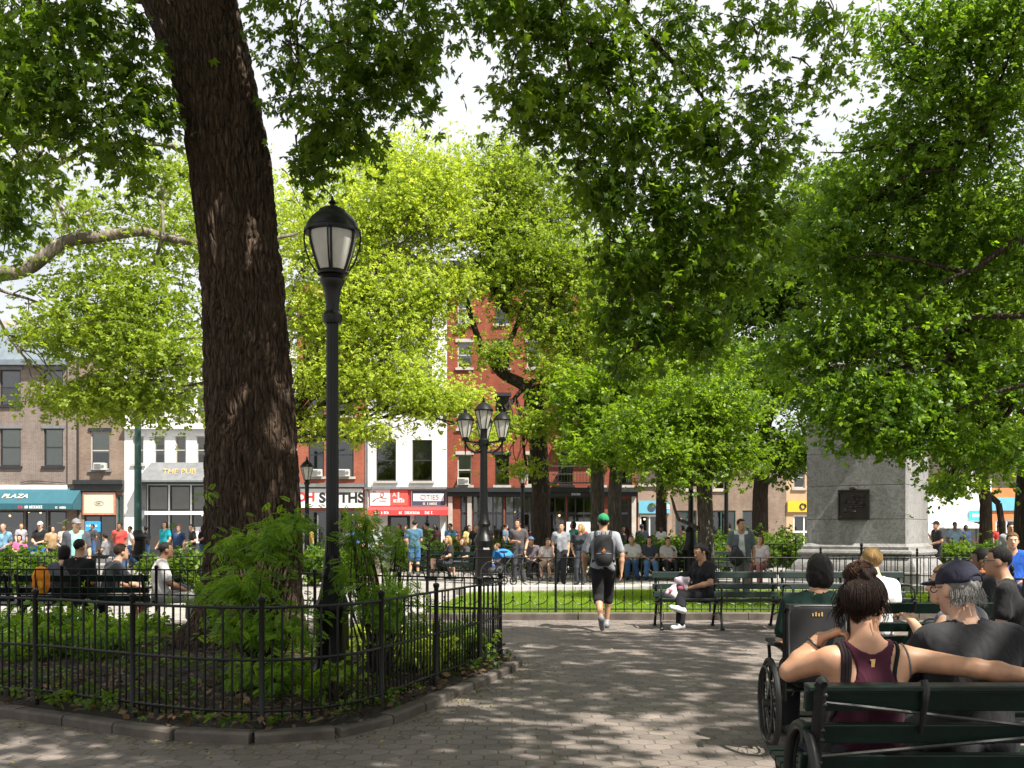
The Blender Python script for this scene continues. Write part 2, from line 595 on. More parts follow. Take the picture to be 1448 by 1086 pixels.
def smooth_line(pts, n=12):
    out = []
    k = len(pts)
    for i in range(k - 1):
        p0, p1, p2, p3 = (np.array(pts[max(0, min(k - 1, j))]) for j in (i - 1, i, i + 1, i + 2))
        for t in np.linspace(0, 1, n, endpoint=False):
            out.append(0.5 * ((2 * p1) + (-p0 + p2) * t + (2 * p0 - 5 * p1 + 4 * p2 - p3) * t * t + (-p0 + 3 * p1 - 3 * p2 + p3) * t ** 3))
    out.append(np.array(pts[-1]))
    return np.array(out)

def resample(line, step):
    d = np.concatenate([[0], np.cumsum(np.linalg.norm(np.diff(line, axis=0), axis=1))])
    n = max(2, int(round(d[-1] / step)) + 1)
    q = np.linspace(0, d[-1], n)
    return np.stack([np.interp(q, d, line[:, i]) for i in range(line.shape[1])], axis=1)

KL = smooth_line(KERB)
bed_poly = [tuple(p) for p in KL]
b = MB()
# gently mounded soil: grid triangulated over the outline by a fan of strips towards an inner line
inner = [(-9.5, 11.8), (-6.5, 11.2), (-4.2, 10.7), (-2.8, 10.0), (-1.6, 9.6), (-1.0, 10.0)]
IL = resample(smooth_line(inner), 0.5)
def near_inner(p):
    return IL[np.argmin(np.linalg.norm(IL - np.array(p), axis=1))]
ring_n = 9
rows = []
for p in bed_poly:
    q = near_inner(p)
    rows.append([(p[0] + (q[0] - p[0]) * t, p[1] + (q[1] - p[1]) * t, 0.06 + 0.10 * math.sin(t * math.pi / 2) + (random.uniform(-0.015, 0.015) if 0 < t < 1 else 0)) for t in np.linspace(0, 1, ring_n)])
vs = [v for r in rows for v in r]
fs = []
for i in range(len(rows) - 1):
    for j in range(ring_n - 1):
        a = i * ring_n + j
        fs.append((a, a + ring_n, a + ring_n + 1, a + 1))
b.add(vs, fs)
o = b.build('bed_soil', M['soil'], smooth=60); o['kind'] = 'structure'

# kerb of separate stones in one sheet of structure
def kerb(name, line, w, h, step, m, gap=0.012, jit=0.012):
    L = resample(line, step)
    b = MB()
    for i in range(len(L) - 1):
        a, c = L[i], L[i + 1]
        d = (c - a) / np.linalg.norm(c - a)
        n = np.array([-d[1], d[0]])
        a2, c2 = a + d * gap / 2, c - d * gap / 2
        o = random.uniform(-jit, jit)
        dz = random.uniform(-jit, jit) * 0.7
        def pt(p, side, z): return (p[0] + n[0] * (side * w / 2 + o), p[1] + n[1] * (side * w / 2 + o), z)
        e = 0.018
        prof = [(-1, -0.05), (-1, h - e + dz), (-1 + 2 * e / w, h + dz), (1 - 2 * e / w, h + dz), (1, h - e + dz), (1, -0.05)]
        vs = [pt(a2, s, z) for s, z in prof] + [pt(c2, s, z) for s, z in prof]
        k = len(prof)
        fs = [tuple(range(k)), tuple(range(2 * k - 1, k - 1, -1))] + [(j, j + k, (j + 1) % k + k, (j + 1) % k) for j in range(k)]
        b.add(vs, fs)
    o = b.build(name, m, smooth=30); o['kind'] = 'structure'
    return o
kerb('bed_kerb', KL[:190], 0.15, 0.07, 0.58, M['kerbstone'])

# lawn with a low kerb, then the pale plaza
LAWN = [(-1.6, 16.85), (14.0, 16.85), (14.0, 21.3), (9, 23.6), (3, 23.9), (-1.0, 22.8)]
sheet('lawn', LAWN, 0.03, M['lawn'])
kerb('lawn_kerb', np.array([(-1.75, 16.72), (14.0, 16.72)], dtype=float), 0.16, 0.11, 1.4, M['kerbstone'])
M['pale_stone'] = mat('pale_granite_edge', (0.42, 0.40, 0.37), 0.8, 0, 0.12, 4, 0.25, 60)
kerb('plaza_kerb', np.array([(-1.2, 23.2), (-0.8, 24.0), (3, 24.25), (9.2, 23.95), (14.0, 22.0)], dtype=float), 0.42, 0.16, 1.6, M['pale_stone'])
# ------------------------------------------------------------------ foliage
def _kite(u0, u1, v, ang=0.0, o=(0, 0), droop=0.0, w=0.0):
    """one leaflet from u0 to u1 along a direction turned by ang, half width v"""
    c, s = math.cos(ang), math.sin(ang)
    pts = []
    for a, b in ((u0, 0), (u0 + (u1 - u0) * 0.52, v), (u1, 0), (u0 + (u1 - u0) * 0.52, -v)):
        x, y = o[0] + a * c - b * s, o[1] + a * s + b * c
        r2 = x * x + y * y
        pts.append((x, y, w - droop * r2 + (0.12 * abs(b))))
    return pts

def tmpl(kind):
    r = np.random.default_rng(3)
    if kind == 'palmate':
        L = []
        for a, l in ((-1.45, 0.62), (-0.75, 0.9), (0, 1.0), (0.75, 0.9), (1.45, 0.62)):
            L.append(_kite(0.02, l, 0.17 * l + 0.03, a, droop=0.32))
        return [np.array(L, dtype=np.float32).reshape(-1, 3)]
    if kind == 'simple':
        return [np.array(_kite(0, 1, 0.3, droop=0.15), dtype=np.float32)]
    if kind == 'pinnate':
        L = []
        for i in range(6):
            u = 0.14 + 0.15 * i
            for sgn in (-1, 1):
                l = 0.36 - 0.025 * abs(i - 2)
                L.append(_kite(0, l, 0.07, sgn * 1.0, (u, 0), 0.28))
        L.append(_kite(0, 0.3, 0.07, 0, (0.98, 0), 0.28))
        return [np.array(L, dtype=np.float32).reshape(-1, 3)]
    if kind == 'spray':
        out = []
        for q in range(5):
            L = []
            for i in range(7):
                k = np.array(_kite(0, r.uniform(0.34, 0.56), 0.15), dtype=np.float32)
                a, b, c = r.uniform(-1.2, 1.2), r.uniform(-0.75, 0.75), r.uniform(-0.9, 0.9)
                Rz = np.array(Matrix.Rotation(a, 3, 'Z') @ Matrix.Rotation(b, 3, 'Y') @ Matrix.Rotation(c, 3, 'X'), dtype=np.float32)
                L.append(k @ Rz.T + np.array([r.uniform(0.0, 0.75), r.uniform(-0.18, 0.18), r.uniform(-0.14, 0.14)], dtype=np.float32))
            out.append(np.concatenate(L))
        return out

def leaves(name, pos, size, kind, m, parent=None, droop=0.35, up=0.9, smin_=0.6, smax_=1.35, tint=None, out=None, kindtag=None, seed=None):
    r = np.random.default_rng(seed if seed is not None else len(pos))
    pos = np.asarray(pos, dtype=np.float32)
    N = len(pos)
    T = tmpl(kind)
    az = r.uniform(0, 2 * np.pi, N)
    u = np.stack([np.cos(az), np.sin(az), -droop + r.normal(0, 0.35, N)], 1)
    if out is not None: u[:, :2] += out[:, :2] * 0.9
    u /= np.linalg.norm(u, axis=1, keepdims=True)
    nrm = r.normal(0, 0.55, (N, 3)); nrm[:, 2] += up
    w = nrm - (nrm * u).sum(1, keepdims=True) * u
    w /= np.linalg.norm(w, axis=1, keepdims=True) + 1e-9
    v = np.cross(w, u)
    s = size * r.uniform(smin_, smax_, N)
    which = r.integers(0, len(T), N)
    Vs, tints = [], []
    base_t = r.uniform(0, 1, N) if tint is None else np.clip(tint + r.normal(0, 0.15, N), 0, 1)
    for k, tp in enumerate(T):
        ix = np.where(which == k)[0]
        if not len(ix): continue
        q = tp[None] * s[ix, None, None]
        W = pos[ix, None] + q[:, :, 0:1] * u[ix, None] + q[:, :, 1:2] * v[ix, None] + q[:, :, 2:3] * w[ix, None]
        Vs.append(W.reshape(-1, 3))
        nq = tp.shape[0] // 4
        tt = np.repeat(base_t[ix], nq) + r.normal(0, 0.06, len(ix) * nq)
        tints.append(np.clip(tt, 0, 1))
    V = np.concatenate(Vs)
    Q = np.arange(len(V), dtype=np.int32).reshape(-1, 4)
    o = np_mesh(name, V, Q, m, parent, smooth=False, tint=np.concatenate(tints))
    if kindtag: o['kind'] = kindtag
    return o

def blob_points(blobs, r, flat=0.75, shell=0.45, dens=1.0):
    """blobs: (centre, radii, clusters, leaves per cluster, cluster radius) -> leaf points, outward directions, cluster tints, cluster centres"""
    P_, O_, T_, C_ = [], [], [], []
    for c, rad, nc, nl, cr in blobs:
        c = np.array(c, dtype=float); rad = np.array(rad if hasattr(rad, '__len__') else (rad,) * 3, dtype=float)
        d = r.normal(0, 1, (nc, 3)); d /= np.linalg.norm(d, axis=1, keepdims=True)
        rr = r.uniform(0, 1, nc) ** shell
        cc = c + d * rad * rr[:, None] * np.clip(r.normal(1.0, .2, (nc, 1)), .4, 1.5)
        ct = r.uniform(0.05, 0.95, nc)
        k = r.poisson(nl * dens, nc) + 1
        idx = np.repeat(np.arange(nc), k)
        p = cc[idx] + r.normal(0, 1, (len(idx), 3)) * r.choice([.75, 1.0, 1.7], (len(idx), 1), p=[.4, .4, .2]) * cr * np.array([1, 1, flat]) * r.uniform(0.5, 1.2, (nc, 1))[idx]
        P_.append(p); O_.append(d[idx]); T_.append(ct[idx]); C_.append((c, cc))
    return np.concatenate(P_), np.concatenate(O_), np.concatenate(T_), C_

def bend(a, b, k, r, sag=0.0, n=7):
    a, b = np.array(a, float), np.array(b, float)
    t = np.linspace(0, 1, n)[:, None]
    L = np.linalg.norm(b - a)
    off = np.zeros((n, 3))
    o1 = r.normal(0, 1, 3)
    off += np.sin(t * np.pi) * o1 * k * L
    off += np.sin(t * 2 * np.pi) * r.normal(0, 1, 3) * k * L * 0.5
    off[:, 2] += (np.sin(t * np.pi) * sag * L)[:, 0]
    return a + (b - a) * t + off

def add_limb(mb, a, b, r0, r1, r, k=0.05, sag=0.05, n=7, sides=7):
    pts = bend(a, b, k, r, sag, n)
    mb.tube([tuple(p) for p in pts], list(np.linspace(r0, r1, len(pts))), sides)
    return pts

def tree(name, label, base, trunk, blobs, leaf, kind, size, bark, limb_r=0.09, twig=(5, 0.02), group='park trees', up=0.9, droop=0.35, seed=1, sides=18, shell=0.45, fork=None, extra_limbs=(), dens=0.8, more=2.0, spread=1.06, crs=1.45, flat=0.45):
    """trunk: list of (point, radius) in world space from the ground up; limbs run from the trunk's end to each blob"""
    r = np.random.default_rng(seed)
    root = thing(name, label, 'tree', base, 0, group)
    o3 = np.array(base, float)
    tb = MB()
    pts = np.array([p for p, _ in trunk], float) - o3
    rad = np.array([q for _, q in trunk], float)
    q = np.linspace(0, 1, 26)
    src = np.linspace(0, 1, len(pts))
    pp = np.stack([np.interp(q, src, pts[:, i]) for i in range(3)], 1)
    rr = np.interp(q, src, rad) * (1 + r.normal(0, 0.02, 26))
    rr[0] *= 1.5; rr[1] *= 1.12
    tb.tube([tuple(p) for p in pp], list(rr), sides)
    tb.build('trunk', bark, root, smooth=60)
    pos, out, ct, cc = blob_points([(np.array(b[0]) - o3, np.array(b[1]) * spread, int(b[2] * more), b[3], b[4] * crs) for b in blobs], r, flat, shell=shell, dens=dens)
    lb = MB()
    start = pp[-1]
    forks = [np.array(f, float) - o3 for f in fork] if fork else [start]
    for a, b, r0, r1 in extra_limbs:
        add_limb(lb, np.array(a) - o3, np.array(b) - o3, r0, r1, r, 0.04, 0.03, 9)
    for c, cl in cc:
        st = forks[int(np.argmin([np.linalg.norm(f - c) for f in forks]))]
        pts = add_limb(lb, st, c, limb_r, limb_r * 0.35, r, 0.06, 0.04, 9)
        k = min(len(cl), twig[0])
        for i in r.choice(len(cl), k, replace=False):
            s = pts[r.integers(3, len(pts))]
            p2 = add_limb(lb, s, cl[i], twig[1] * 1.4, twig[1] * 0.35, r, 0.08, 0.06, 6, 5)
    if lb.v: lb.build('limbs', bark, root, smooth=60)
    leaves('crown', pos, size, kind, leaf, root, droop, up, tint=ct, out=out, seed=seed + 100)
    return root

M['leaf_near'] = leafmat('maple_leaf', (0.048, 0.10, 0.009), (0.175, 0.27, 0.02), 0.55)
M['leaf_mid'] = leafmat('plane_leaf', (0.15, 0.22, 0.025), (0.30, 0.38, 0.045), 0.5, 0.5)
M['leaf_yellow'] = leafmat('locust_leaf', (0.25, 0.33, 0.04), (0.46, 0.53, 0.085), 0.5, 0.5)
M['leaf_bright'] = leafmat('young_maple_leaf', (0.085, 0.16, 0.013), (0.24, 0.35, 0.025), 0.5, 0.45)
M['leaf_dark'] = leafmat('elm_leaf', (0.045, 0.095, 0.009), (0.13, 0.21, 0.016), 0.48, 0.45)
M['leaf_right'] = leafmat('oak_leaf', (0.06, 0.13, 0.012), (0.21, 0.33, 0.024), 0.52, 0.42)
M['leaf_shrub'] = leafmat('shrub_leaf', (0.08, 0.17, 0.014), (0.24, 0.37, 0.03), 0.55, 0.5)
M['bark'] = barkmat('dark_bark', (0.03, 0.022, 0.017), (0.085, 0.062, 0.047), 1.0, 0.9)
M['bark_big'] = barkmat('furrowed_bark', (0.034, 0.022, 0.0145), (0.125, 0.085, 0.058), 1.5, 1.0)
M['bark_grey'] = barkmat('grey_bark', (0.05, 0.042, 0.034), (0.15, 0.13, 0.105), 1.0, 0.7)
M['bark_plane'] = barkmat('mottled_plane_bark', (0.16, 0.13, 0.10), (0.34, 0.30, 0.24), 0.7, 0.4, (0.10, 0.085, 0.06))

# ---- the big leaning shade tree in the bed
def big_tree():
    d = 11.7
    base = Vector(((345 - CX) / (F / d), d, 0.1))
    root = thing('shade_tree', 'massive dark furrowed trunk leaning out of the railed bed beside the tall lamp post', 'tree', base, 0, 'park trees')
    prof = [(985, 345, 250), (955, 346, 205), (930, 347, 182), (900, 350, 164), (870, 353, 154), (800, 357, 141), (700, 357, 134), (600, 356, 127), (500, 350, 122), (400, 343, 117), (320, 334, 113), (270, 329, 117), (230, 324, 116), (200, 319, 114), (100, 300, 119), (40, 280, 130), (0, 266, 140), (-60, 250, 165)]
    s = F / d
    ys = np.array([p[0] for p in prof], float); xs = np.array([p[1] for p in prof], float); ws = np.array([p[2] * (.95 if p[0] < 900 else 1.0) for p in prof], float)
    nr, na = 460, 330
    yy = np.linspace(985, -60, nr)
    order = np.argsort(ys)
    cx = (np.interp(yy, ys[order], xs[order]) - CX) / s - base.x
    rr = np.interp(yy, ys[order], ws[order]) / s / 2
    zz = EYE + (HY - yy) / s - base.z
    k = np.ones(25) / 25
    rr = np.convolve(np.pad(rr, 12, 'edge'), k, 'valid'); cx = np.convolve(np.pad(cx, 12, 'edge'), k, 'valid')
    a = np.linspace(0, 2 * np.pi, na, endpoint=False)
    A, Z = np.meshgrid(a, zz)
    RR = rr[:, None] * np.ones_like(A)
    r = np.random.default_rng(5)
    # interlacing vertical furrows
    warp = 0.10 * np.sin(Z * 2.3 + 1.0) + 0.07 * np.sin(Z * 5.1 + A * 2) + 0.05 * np.sin(Z * 9.7 + A * 5) + 0.03 * np.sin(Z * 19 + A * 11)
    # fissured plates: cells stretched up the trunk, deep cracks between neighbours
    ns = 2300
    sa = r.uniform(0, 2 * np.pi, ns); sz = r.uniform(zz.min() - .2, zz.max() + .2, ns)
    px_ = np.stack([np.cos(A + warp * .5) * .58, np.sin(A + warp * .5) * .58, (Z + .05 * np.sin(A * 13)) / 3.8], -1).reshape(-1, 3).astype(np.float32)
    sd_ = np.stack([np.cos(sa) * .58, np.sin(sa) * .58, sz / 3.8], 1).astype(np.float32)
    f12 = np.empty(len(px_), np.float32)
    for i0 in range(0, len(px_), 3000):
        q = px_[i0:i0 + 3000]
        dd = (q * q).sum(1)[:, None] + (sd_ * sd_).sum(1)[None] - 2 * q @ sd_.T
        dd = np.sqrt(np.maximum(np.partition(dd, 1, axis=1)[:, :2], 0))
        f12[i0:i0 + 3000] = dd[:, 1] - dd[:, 0]
    plate = np.clip(f12.reshape(A.shape) / .032, 0, 1) ** .7
    f1 = np.abs(np.sin((A + warp * 0.6) * 9 + 0.8 * np.sin(Z * 3.1 + A * 3)))
    fine = np.abs(np.sin((A + warp * .9) * 31 + 2 * np.sin(Z * 6.3 + A * 7) + 1.2 * np.sin(Z * 13.7)))
    # flutes of the root flare
    flare = np.clip((0.9 - Z) / 0.9, 0, 1) ** 1.8
    lob = np.cos(A * 5 + 0.6) * 0.5 + 0.5 * np.cos(A * 3 + 2.1)
    knot = 0.07 * np.exp(-(((A - 4.85 + np.pi) % (2 * np.pi) - np.pi) ** 2) / 0.05 - ((Z - 4.95) ** 2) / 0.05)
    fork_groove = -0.07 * np.clip((Z - 5.4) / 1.2, 0, 1) * np.exp(-(((A - 4.5 + np.pi) % (2 * np.pi) - np.pi) ** 2) / 0.012)
    RR = RR * (1 + 0.30 * flare * lob + fork_groove) + (plate - 0.6) * 0.048 + (f1 - .6) * .02 + knot + (fine - .6) * .012 + 0.01 * np.sin(A * 3 + Z * 1.3)
    V = np.stack([cx[:, None] + RR * np.cos(A), RR * np.sin(A) * 0.95, Z], -1).reshape(-1, 3)
    i = np.arange(nr - 1)[:, None] * na; j = np.arange(na)[None]; j2 = (j + 1) % na
    Q = np.stack([i + j, i + j2, i + na + j2, i + na + j], -1).reshape(-1, 4)
    np_mesh('trunk', V, Q, M['bark_big'], root)
    rg = np.random.default_rng(21)
    lb = MB()
    o3 = np.array(base)
    top = np.array([cx[-1], 0, zz[-1] - 0.35])
    add_limb(lb, top + np.array([-0.25, 0, 0]), np.array(P(30, -420, 11.0)) - o3, 0.42, 0.22, rg, 0.03, 0.05, 12, 14)
    add_limb(lb, top + np.array([0.25, -0.1, 0]), np.array(P(560, -520, 9.5)) - o3, 0.40, 0.24, rg, 0.03, 0.02, 12, 14)
    forkL = np.array(P(30, -420, 11.0)) - o3; forkR = np.array(P(560, -520, 9.5)) - o3
    # boughs: (start, end, r0, r1)
    boughs = [(forkL, P(-60, -40, 10.2), .16, .05), (forkL, P(90, -20, 10.4), .12, .04), (forkR, P(470, -20, 10.5), .12, .04), (forkR, P(780, -90, 10.8), .16, .07),
              (forkR, P(900, -120, 11.0), .17, .08), (P(900, -120, 11), P(885, 15, 11.6), .06, .04), (P(885, 15, 11.6), P(1015, 165, 12.0), .038, .016), (P(885, 15, 11.6), P(876, 300, 11.8), .022, .008), (P(885, 15, 11.6), P(935, 290, 11.7), .022, .008),
              (P(900, -120, 11), P(1080, -10, 11.4), .07, .03), (P(780, -90, 10.8), P(800, 60, 11.4), .05, .02), (P(800, 60, 11.4), P(822, 180, 11.6), .022, .01),
              (P(820, 40, 11.4), P(875, 170, 11.6), .026, .012), (P(1015, 165, 12), P(1060, 330, 12.0), .018, .007),
              (forkL, P(60, -30, 10.6), .07, .04), (P(60, -30, 10.6), P(52, 40, 10.5), .04, .035), (P(52, 40, 10.5), P(10, 130, 10.4), .035, .025), (P(10, 130, 10.4), P(2, 190, 10.4), .025, .015),
              (forkR, (2.0, 6.0, 10.0), .16, .06), (forkR, (-1.0, 5.0, 10.5), .16, .06), (forkR, (4.5, 9.0, 9.8), .16, .06)]
    for p, q, r0, r1 in boughs:
        p = np.array(p) - (o3 if p is not forkL and p is not forkR else 0)
        add_limb(lb, p, np.array(q) - o3, r0, r1, rg, 0.035, 0.02, 10, 8)
    B = []
    def bl(px, py, d, rad, nc, nl, cr): B.append((np.array(P(px, py, d)) - o3, rad, nc, nl, cr))
    # upper left mass
    for px, py, d, rad, nc in ((30, 40, 10.2, (.8, .9, .7), 26), (130, 30, 10.6, (.8, .9, .55), 26), (190, 90, 10.9, (.55, .8, .5), 20), (90, 120, 10.6, (.7, .8, .5), 22), (20, 160, 10.2, (.5, .7, .55), 20), (215, 160, 11.0, (.35, .5, .35), 11),
                               (25, 250, 10.0, (.25, .5, .5), 11), (5, 320, 9.9, (.14, .4, .35), 7), (130, 190, 10.7, (.55, .5, .25), 10), (180, 235, 10.8, (.35, .4, .2), 6), (-60, 150, 10, (.6, .8, .9), 24)):
        bl(px, py, d, rad, nc, 8, .17)
    # upper middle mass, right of the trunk
    for px, py, d, rad, nc in ((430, 20, 10.8, (.75, .9, .5), 30), (530, 30, 10.6, (.7, .9, .5), 30), (420, 110, 11.0, (.45, .7, .5), 22), (500, 110, 10.9, (.6, .7, .45), 24), (570, 110, 10.7, (.35, .6, .35), 12), (440, 190, 11.0, (.38, .5, .35), 15), (500, 190, 10.9, (.38, .5, .28), 12), (600, 40, 10.6, (.25, .5, .35), 8), (430, 245, 11.1, (.22, .3, .2), 6)):
        bl(px, py, d, rad, nc, 8, .16)
    # the big hanging bough right of centre
    for px, py, d, rad, nc in ((690, 10, 10.8, (.45, .8, .4), 18), (770, 30, 11.2, (.7, .9, .6), 34), (860, 60, 11.6, (.7, .9, .7), 36), (960, 60, 11.8, (.6, .9, .6), 28), (740, 130, 11.2, (.42, .6, .45), 20), (810, 170, 11.5, (.6, .8, .55), 32), (900, 190, 11.8, (.6, .9, .6), 36),
                               (1000, 190, 12.0, (.6, .9, .6), 34), (1080, 230, 12.0, (.40, .7, .55), 22), (850, 270, 11.6, (.42, .6, .4), 20), (930, 290, 11.9, (.55, .8, .5), 32), (1030, 310, 12.1, (.55, .8, .55), 32), (1090, 330, 12.1, (.25, .5, .4), 10),
                               (880, 370, 11.8, (.42, .6, .4), 22), (960, 390, 12.0, (.55, .7, .45), 28), (1040, 400, 12.1, (.40, .6, .4), 18), (870, 450, 11.8, (.28, .4, .3), 13), (930, 470, 11.9, (.45, .5, .35), 20), (1000, 470, 12.0, (.35, .5, .35), 15), (900, 530, 11.8, (.28, .4, .2), 8), (1080, 160, 12.0, (.25, .5, .3), 8)):
        bl(px, py, d, rad, nc, 8, .16)
    # sprays along the top right
    for px, py, d, rad, nc in ((1080, 10, 11.5, (.5, .6, .25), 10), (1150, 30, 11.6, (.35, .5, .25), 6), (1060, 70, 11.6, (.3, .4, .25), 5), (1190, 85, 11.8, (.3, .4, .15), 4), (1165, 115, 11.8, (.2, .3, .12), 3)):
        bl(px, py, d, rad, nc, 7, .15)
    pos, out, ct, cc = blob_points(B, rg, 1.0, 0.55, 2.7)
    for c, cl in cc:
        for i in rg.choice(len(cl), min(5, len(cl)), replace=False):
            st = c + np.array([rg.normal(0, .15), rg.normal(0, .15), .35])
            add_limb(lb, st, cl[i], .012, .004, rg, .08, .05, 5, 5)
    lb.build('limbs', M['bark_big'], root, smooth=60)
    # keep the face of the trunk clear of leaves
    py = HY - (pos[:, 2] + o3[2] - EYE) * F / (pos[:, 1] + o3[1])
    tx = np.interp(py, ys[order], xs[order]); tw = np.interp(py, ys[order], ws[order]) / 2 + 2
    pxl = CX + (pos[:, 0] + o3[0]) * F / (pos[:, 1] + o3[1])
    q = pos + o3 - np.array(P(333, 278, 11.2)); sd = np.array(sdir); along = q @ sd
    beam = (np.linalg.norm(q - along[:, None] * sd, axis=1) > .5) | (along < 0)  # gap shaped along the sun ray, for a lit patch on the trunk
    ok = (np.abs(pxl - tx) > tw) | (pos[:, 1] > .3) | (rg.uniform(0, 1, len(pos)) < .02)
    ok &= beam
    pos, out, ct = pos[ok], out[ok], ct[ok]
    leaves('crown', pos, 0.094, 'palmate', M['leaf_near'], root, 0.55, 0.8, tint=ct * 0.9, out=out, seed=77)
    # the upper crown, well above the picture, that shades the bed and the path
    U = []
    for c, rad, nc in UPPER:
        U.append((np.array(c) - o3, rad, nc, 12, .45))
    pos, out, ct, cc = blob_points(U, rg, 0.6, 0.55)
    q = pos + o3 - np.array(P(333, 278, 11.2)); sd = np.array(sdir)
    along = q @ sd; off = np.linalg.norm(q - along[:, None] * sd, axis=1)
    ok = (off > .5)  # same sun-ray gap carved through the upper crown
    pos, out, ct = pos[ok], out[ok], ct[ok]
    leaves('upper_crown', pos, 0.24, 'palmate', M['leaf_near'], root, 0.4, 1.1, tint=ct, out=out, seed=78)
    return root
UPPER = [((-3.5, 10.5, 10.5), (3.2, 3.0, 1.6), 85), ((-0.5, 8.0, 10.2), (3.0, 3.0, 1.6), 105), ((3.2, 8.8, 10.2), (2.4, 2.4, 1.3), 30), ((5.9, 5.6, 10.6), (2.2, 2.2, 1.2), 62), ((7.6, 3.6, 10.4), (1.6, 1.6, 1.0), 22), ((6.6, 8.0, 10.4), (2.0, 2.0, 1.1), 36), ((5.0, 10.3, 10.8), (1.6, 1.6, 1.0), 10), ((8.6, 9.6, 10.6), (1.6, 1.6, 1.0), 30),  ((-7.0, 9.0, 11), (3, 3, 1.6), 50),
         ((1.5, 4.6, 9.2), (2.6, 2.2, 1.3), 130), ((0.0, 5.6, 9.8), (2.0, 1.8, 1.0), 60), ((-2.5, 5.0, 9.0), (2.6, 2.2, 1.2), 90), ((2.0, 11.5, 11.5), (2.5, 2.2, 1.2), 14), ((3.6, 3.4, 9.6), (1.7, 1.6, 1.1), 46)]
big_tree()

# ---- plane tree standing off the left edge, one pale bough reaching in
d = 24.0
b0 = P(-190, 800, d); b0.z = 0
tree('plane_tree', 'plane tree with a thick pale mottled bough reaching in above the brick shops', b0,
     [((b0.x, d, 0), .42), ((b0.x + .1, d, 3), .36), ((b0.x + .4, d, 5.6), .34)],
     [(P(120, 300, 25), (2.2, 2.0, .9), 20, 8, .30), (P(180, 420, 25), (2.0, 1.8, 1.0), 60, 9, .30), (P(120, 480, 25.5), (1.6, 1.6, .7), 46, 9, .28), (P(220, 490, 25), (1.6, 1.6, .9), 56, 9, .28), (P(160, 560, 25.5), (1.4, 1.4, .6), 46, 9, .26), (P(235, 570, 25.2), (1.0, 1.2, .45), 22, 8, .26),
      (P(250, 340, 26), (1.3, 1.5, 1.1), 30, 8, .30), (P(240, 250, 26), (1.4, 1.6, .8), 24, 8, .3), (P(90, 560, 25.4), (.7, 1.0, .35), 12, 7, .24), (P(130, 350, 25.5), (1.0, 1.4, .5), 12, 7, .28), (P(-60, 120, 25), (2.5, 2, 1.5), 50, 8, .35)],
     M['leaf_mid'], 'spray', 0.22, M['bark_plane'], 0.05, (7, .016), seed=31, up=0.8, more=3.2,
     fork=[P(-20, 395, d), P(100, 335, d), P(230, 335, d + .5), P(330, 490, 25.5), P(300, 540, 25.3)],
     extra_limbs=[((b0.x + .3, d, 5.4), P(-40, 402, d), .26, .20), (P(-40, 402, d), P(25, 385, d), .20, .175), (P(25, 385, d), P(110, 337, d), .175, .15), (P(110, 337, d), P(200, 327, d + .3), .15, .12), (P(200, 327, d + .3), P(290, 342, d + .8), .12, .08), (P(290, 342, d + .8), P(420, 330, d + 3), .08, .04), (P(350, 335, d + 1.5), P(330, 490, 25.5), .08, .06), (P(330, 490, 25.5), P(300, 540, 25.3), .05, .03),
                  (P(-60, 260, d), P(60, 242, d + .6), .14, .10), (P(60, 242, d + .6), P(130, 205, d + 1), .10, .075), (P(130, 205, d + 1), P(245, 206, d + 1.5), .075, .05),
                  (P(245, 206, d + 1.5), P(330, 260, d + 2), .05, .03), (P(120, 225, d + .6), P(245, 300, d + 1), .03, .015), (P(60, 270, d), P(85, 340, d), .025, .01), (P(290, 520, 25), P(190, 535, 25.3), .03, .02), (P(330, 480, 25), P(210, 490, 25.3), .04, .015)])

# ---- airy yellow-green honey locust behind the lamp
d = 34.0
b0 = P(378, 800, d); b0.z = 0
tree('locust_tree', 'airy yellow-green locust tree filling the view behind the tall lamp post', b0,
     [((b0.x, d, 0), .30), ((b0.x + .1, d, 2.6), .24), ((b0.x + .4, d, 4.6), .2)],
     [(P(470, 320, 34), (2.3, 2.2, 1.6), 120, 9, .36), (P(560, 290, 35), (2.2, 2.2, 1.6), 120, 9, .36), (P(600, 240, 35), (1.6, 1.8, 1.0), 60, 9, .34), (P(630, 300, 35), (1.4, 1.8, 1.4), 60, 9, .34), (P(500, 420, 34), (2.4, 2.2, 1.5), 120, 9, .36), (P(590, 420, 35), (1.8, 2.0, 1.4), 80, 9, .34),
      (P(470, 530, 34), (1.6, 1.8, 1.1), 70, 9, .34), (P(550, 540, 34), (1.8, 1.8, 1.0), 70, 9, .32), (P(600, 570, 34), (1.2, 1.4, .7), 34, 8, .3), (P(440, 600, 34), (.9, 1.2, .6), 22, 8, .28), (P(520, 610, 33.5), (1.0, 1.2, .4), 20, 8, .28), (P(330, 300, 35), (2.4, 2.0, 2.0), 90, 9, .36), (P(650, 560, 34), (.9, 1.0, .7), 22, 8, .28), (P(690, 610, 33), (.5, .8, .4), 12, 7, .24), (P(520, 480, 34.5), (2.0, 2, .9), 50, 9, .34), (P(590, 490, 34.5), (.9, 1.6, .8), 18, 8, .32), (P(560, 350, 36), (2.2, 1.6, 1.4), 40, 9, .36), (P(430, 450, 34.5), (1.2, 1.6, 1.4), 40, 9, .34), (P(640, 400, 35), (.7, 1.2, .8), 16, 8, .3), (P(540, 220, 35), (1.0, 1.4, .7), 26, 8, .32)],
     M['leaf_yellow'], 'spray', 0.21, M['bark_grey'], 0.07, (9, .02), seed=41, up=0.7, more=3.4)

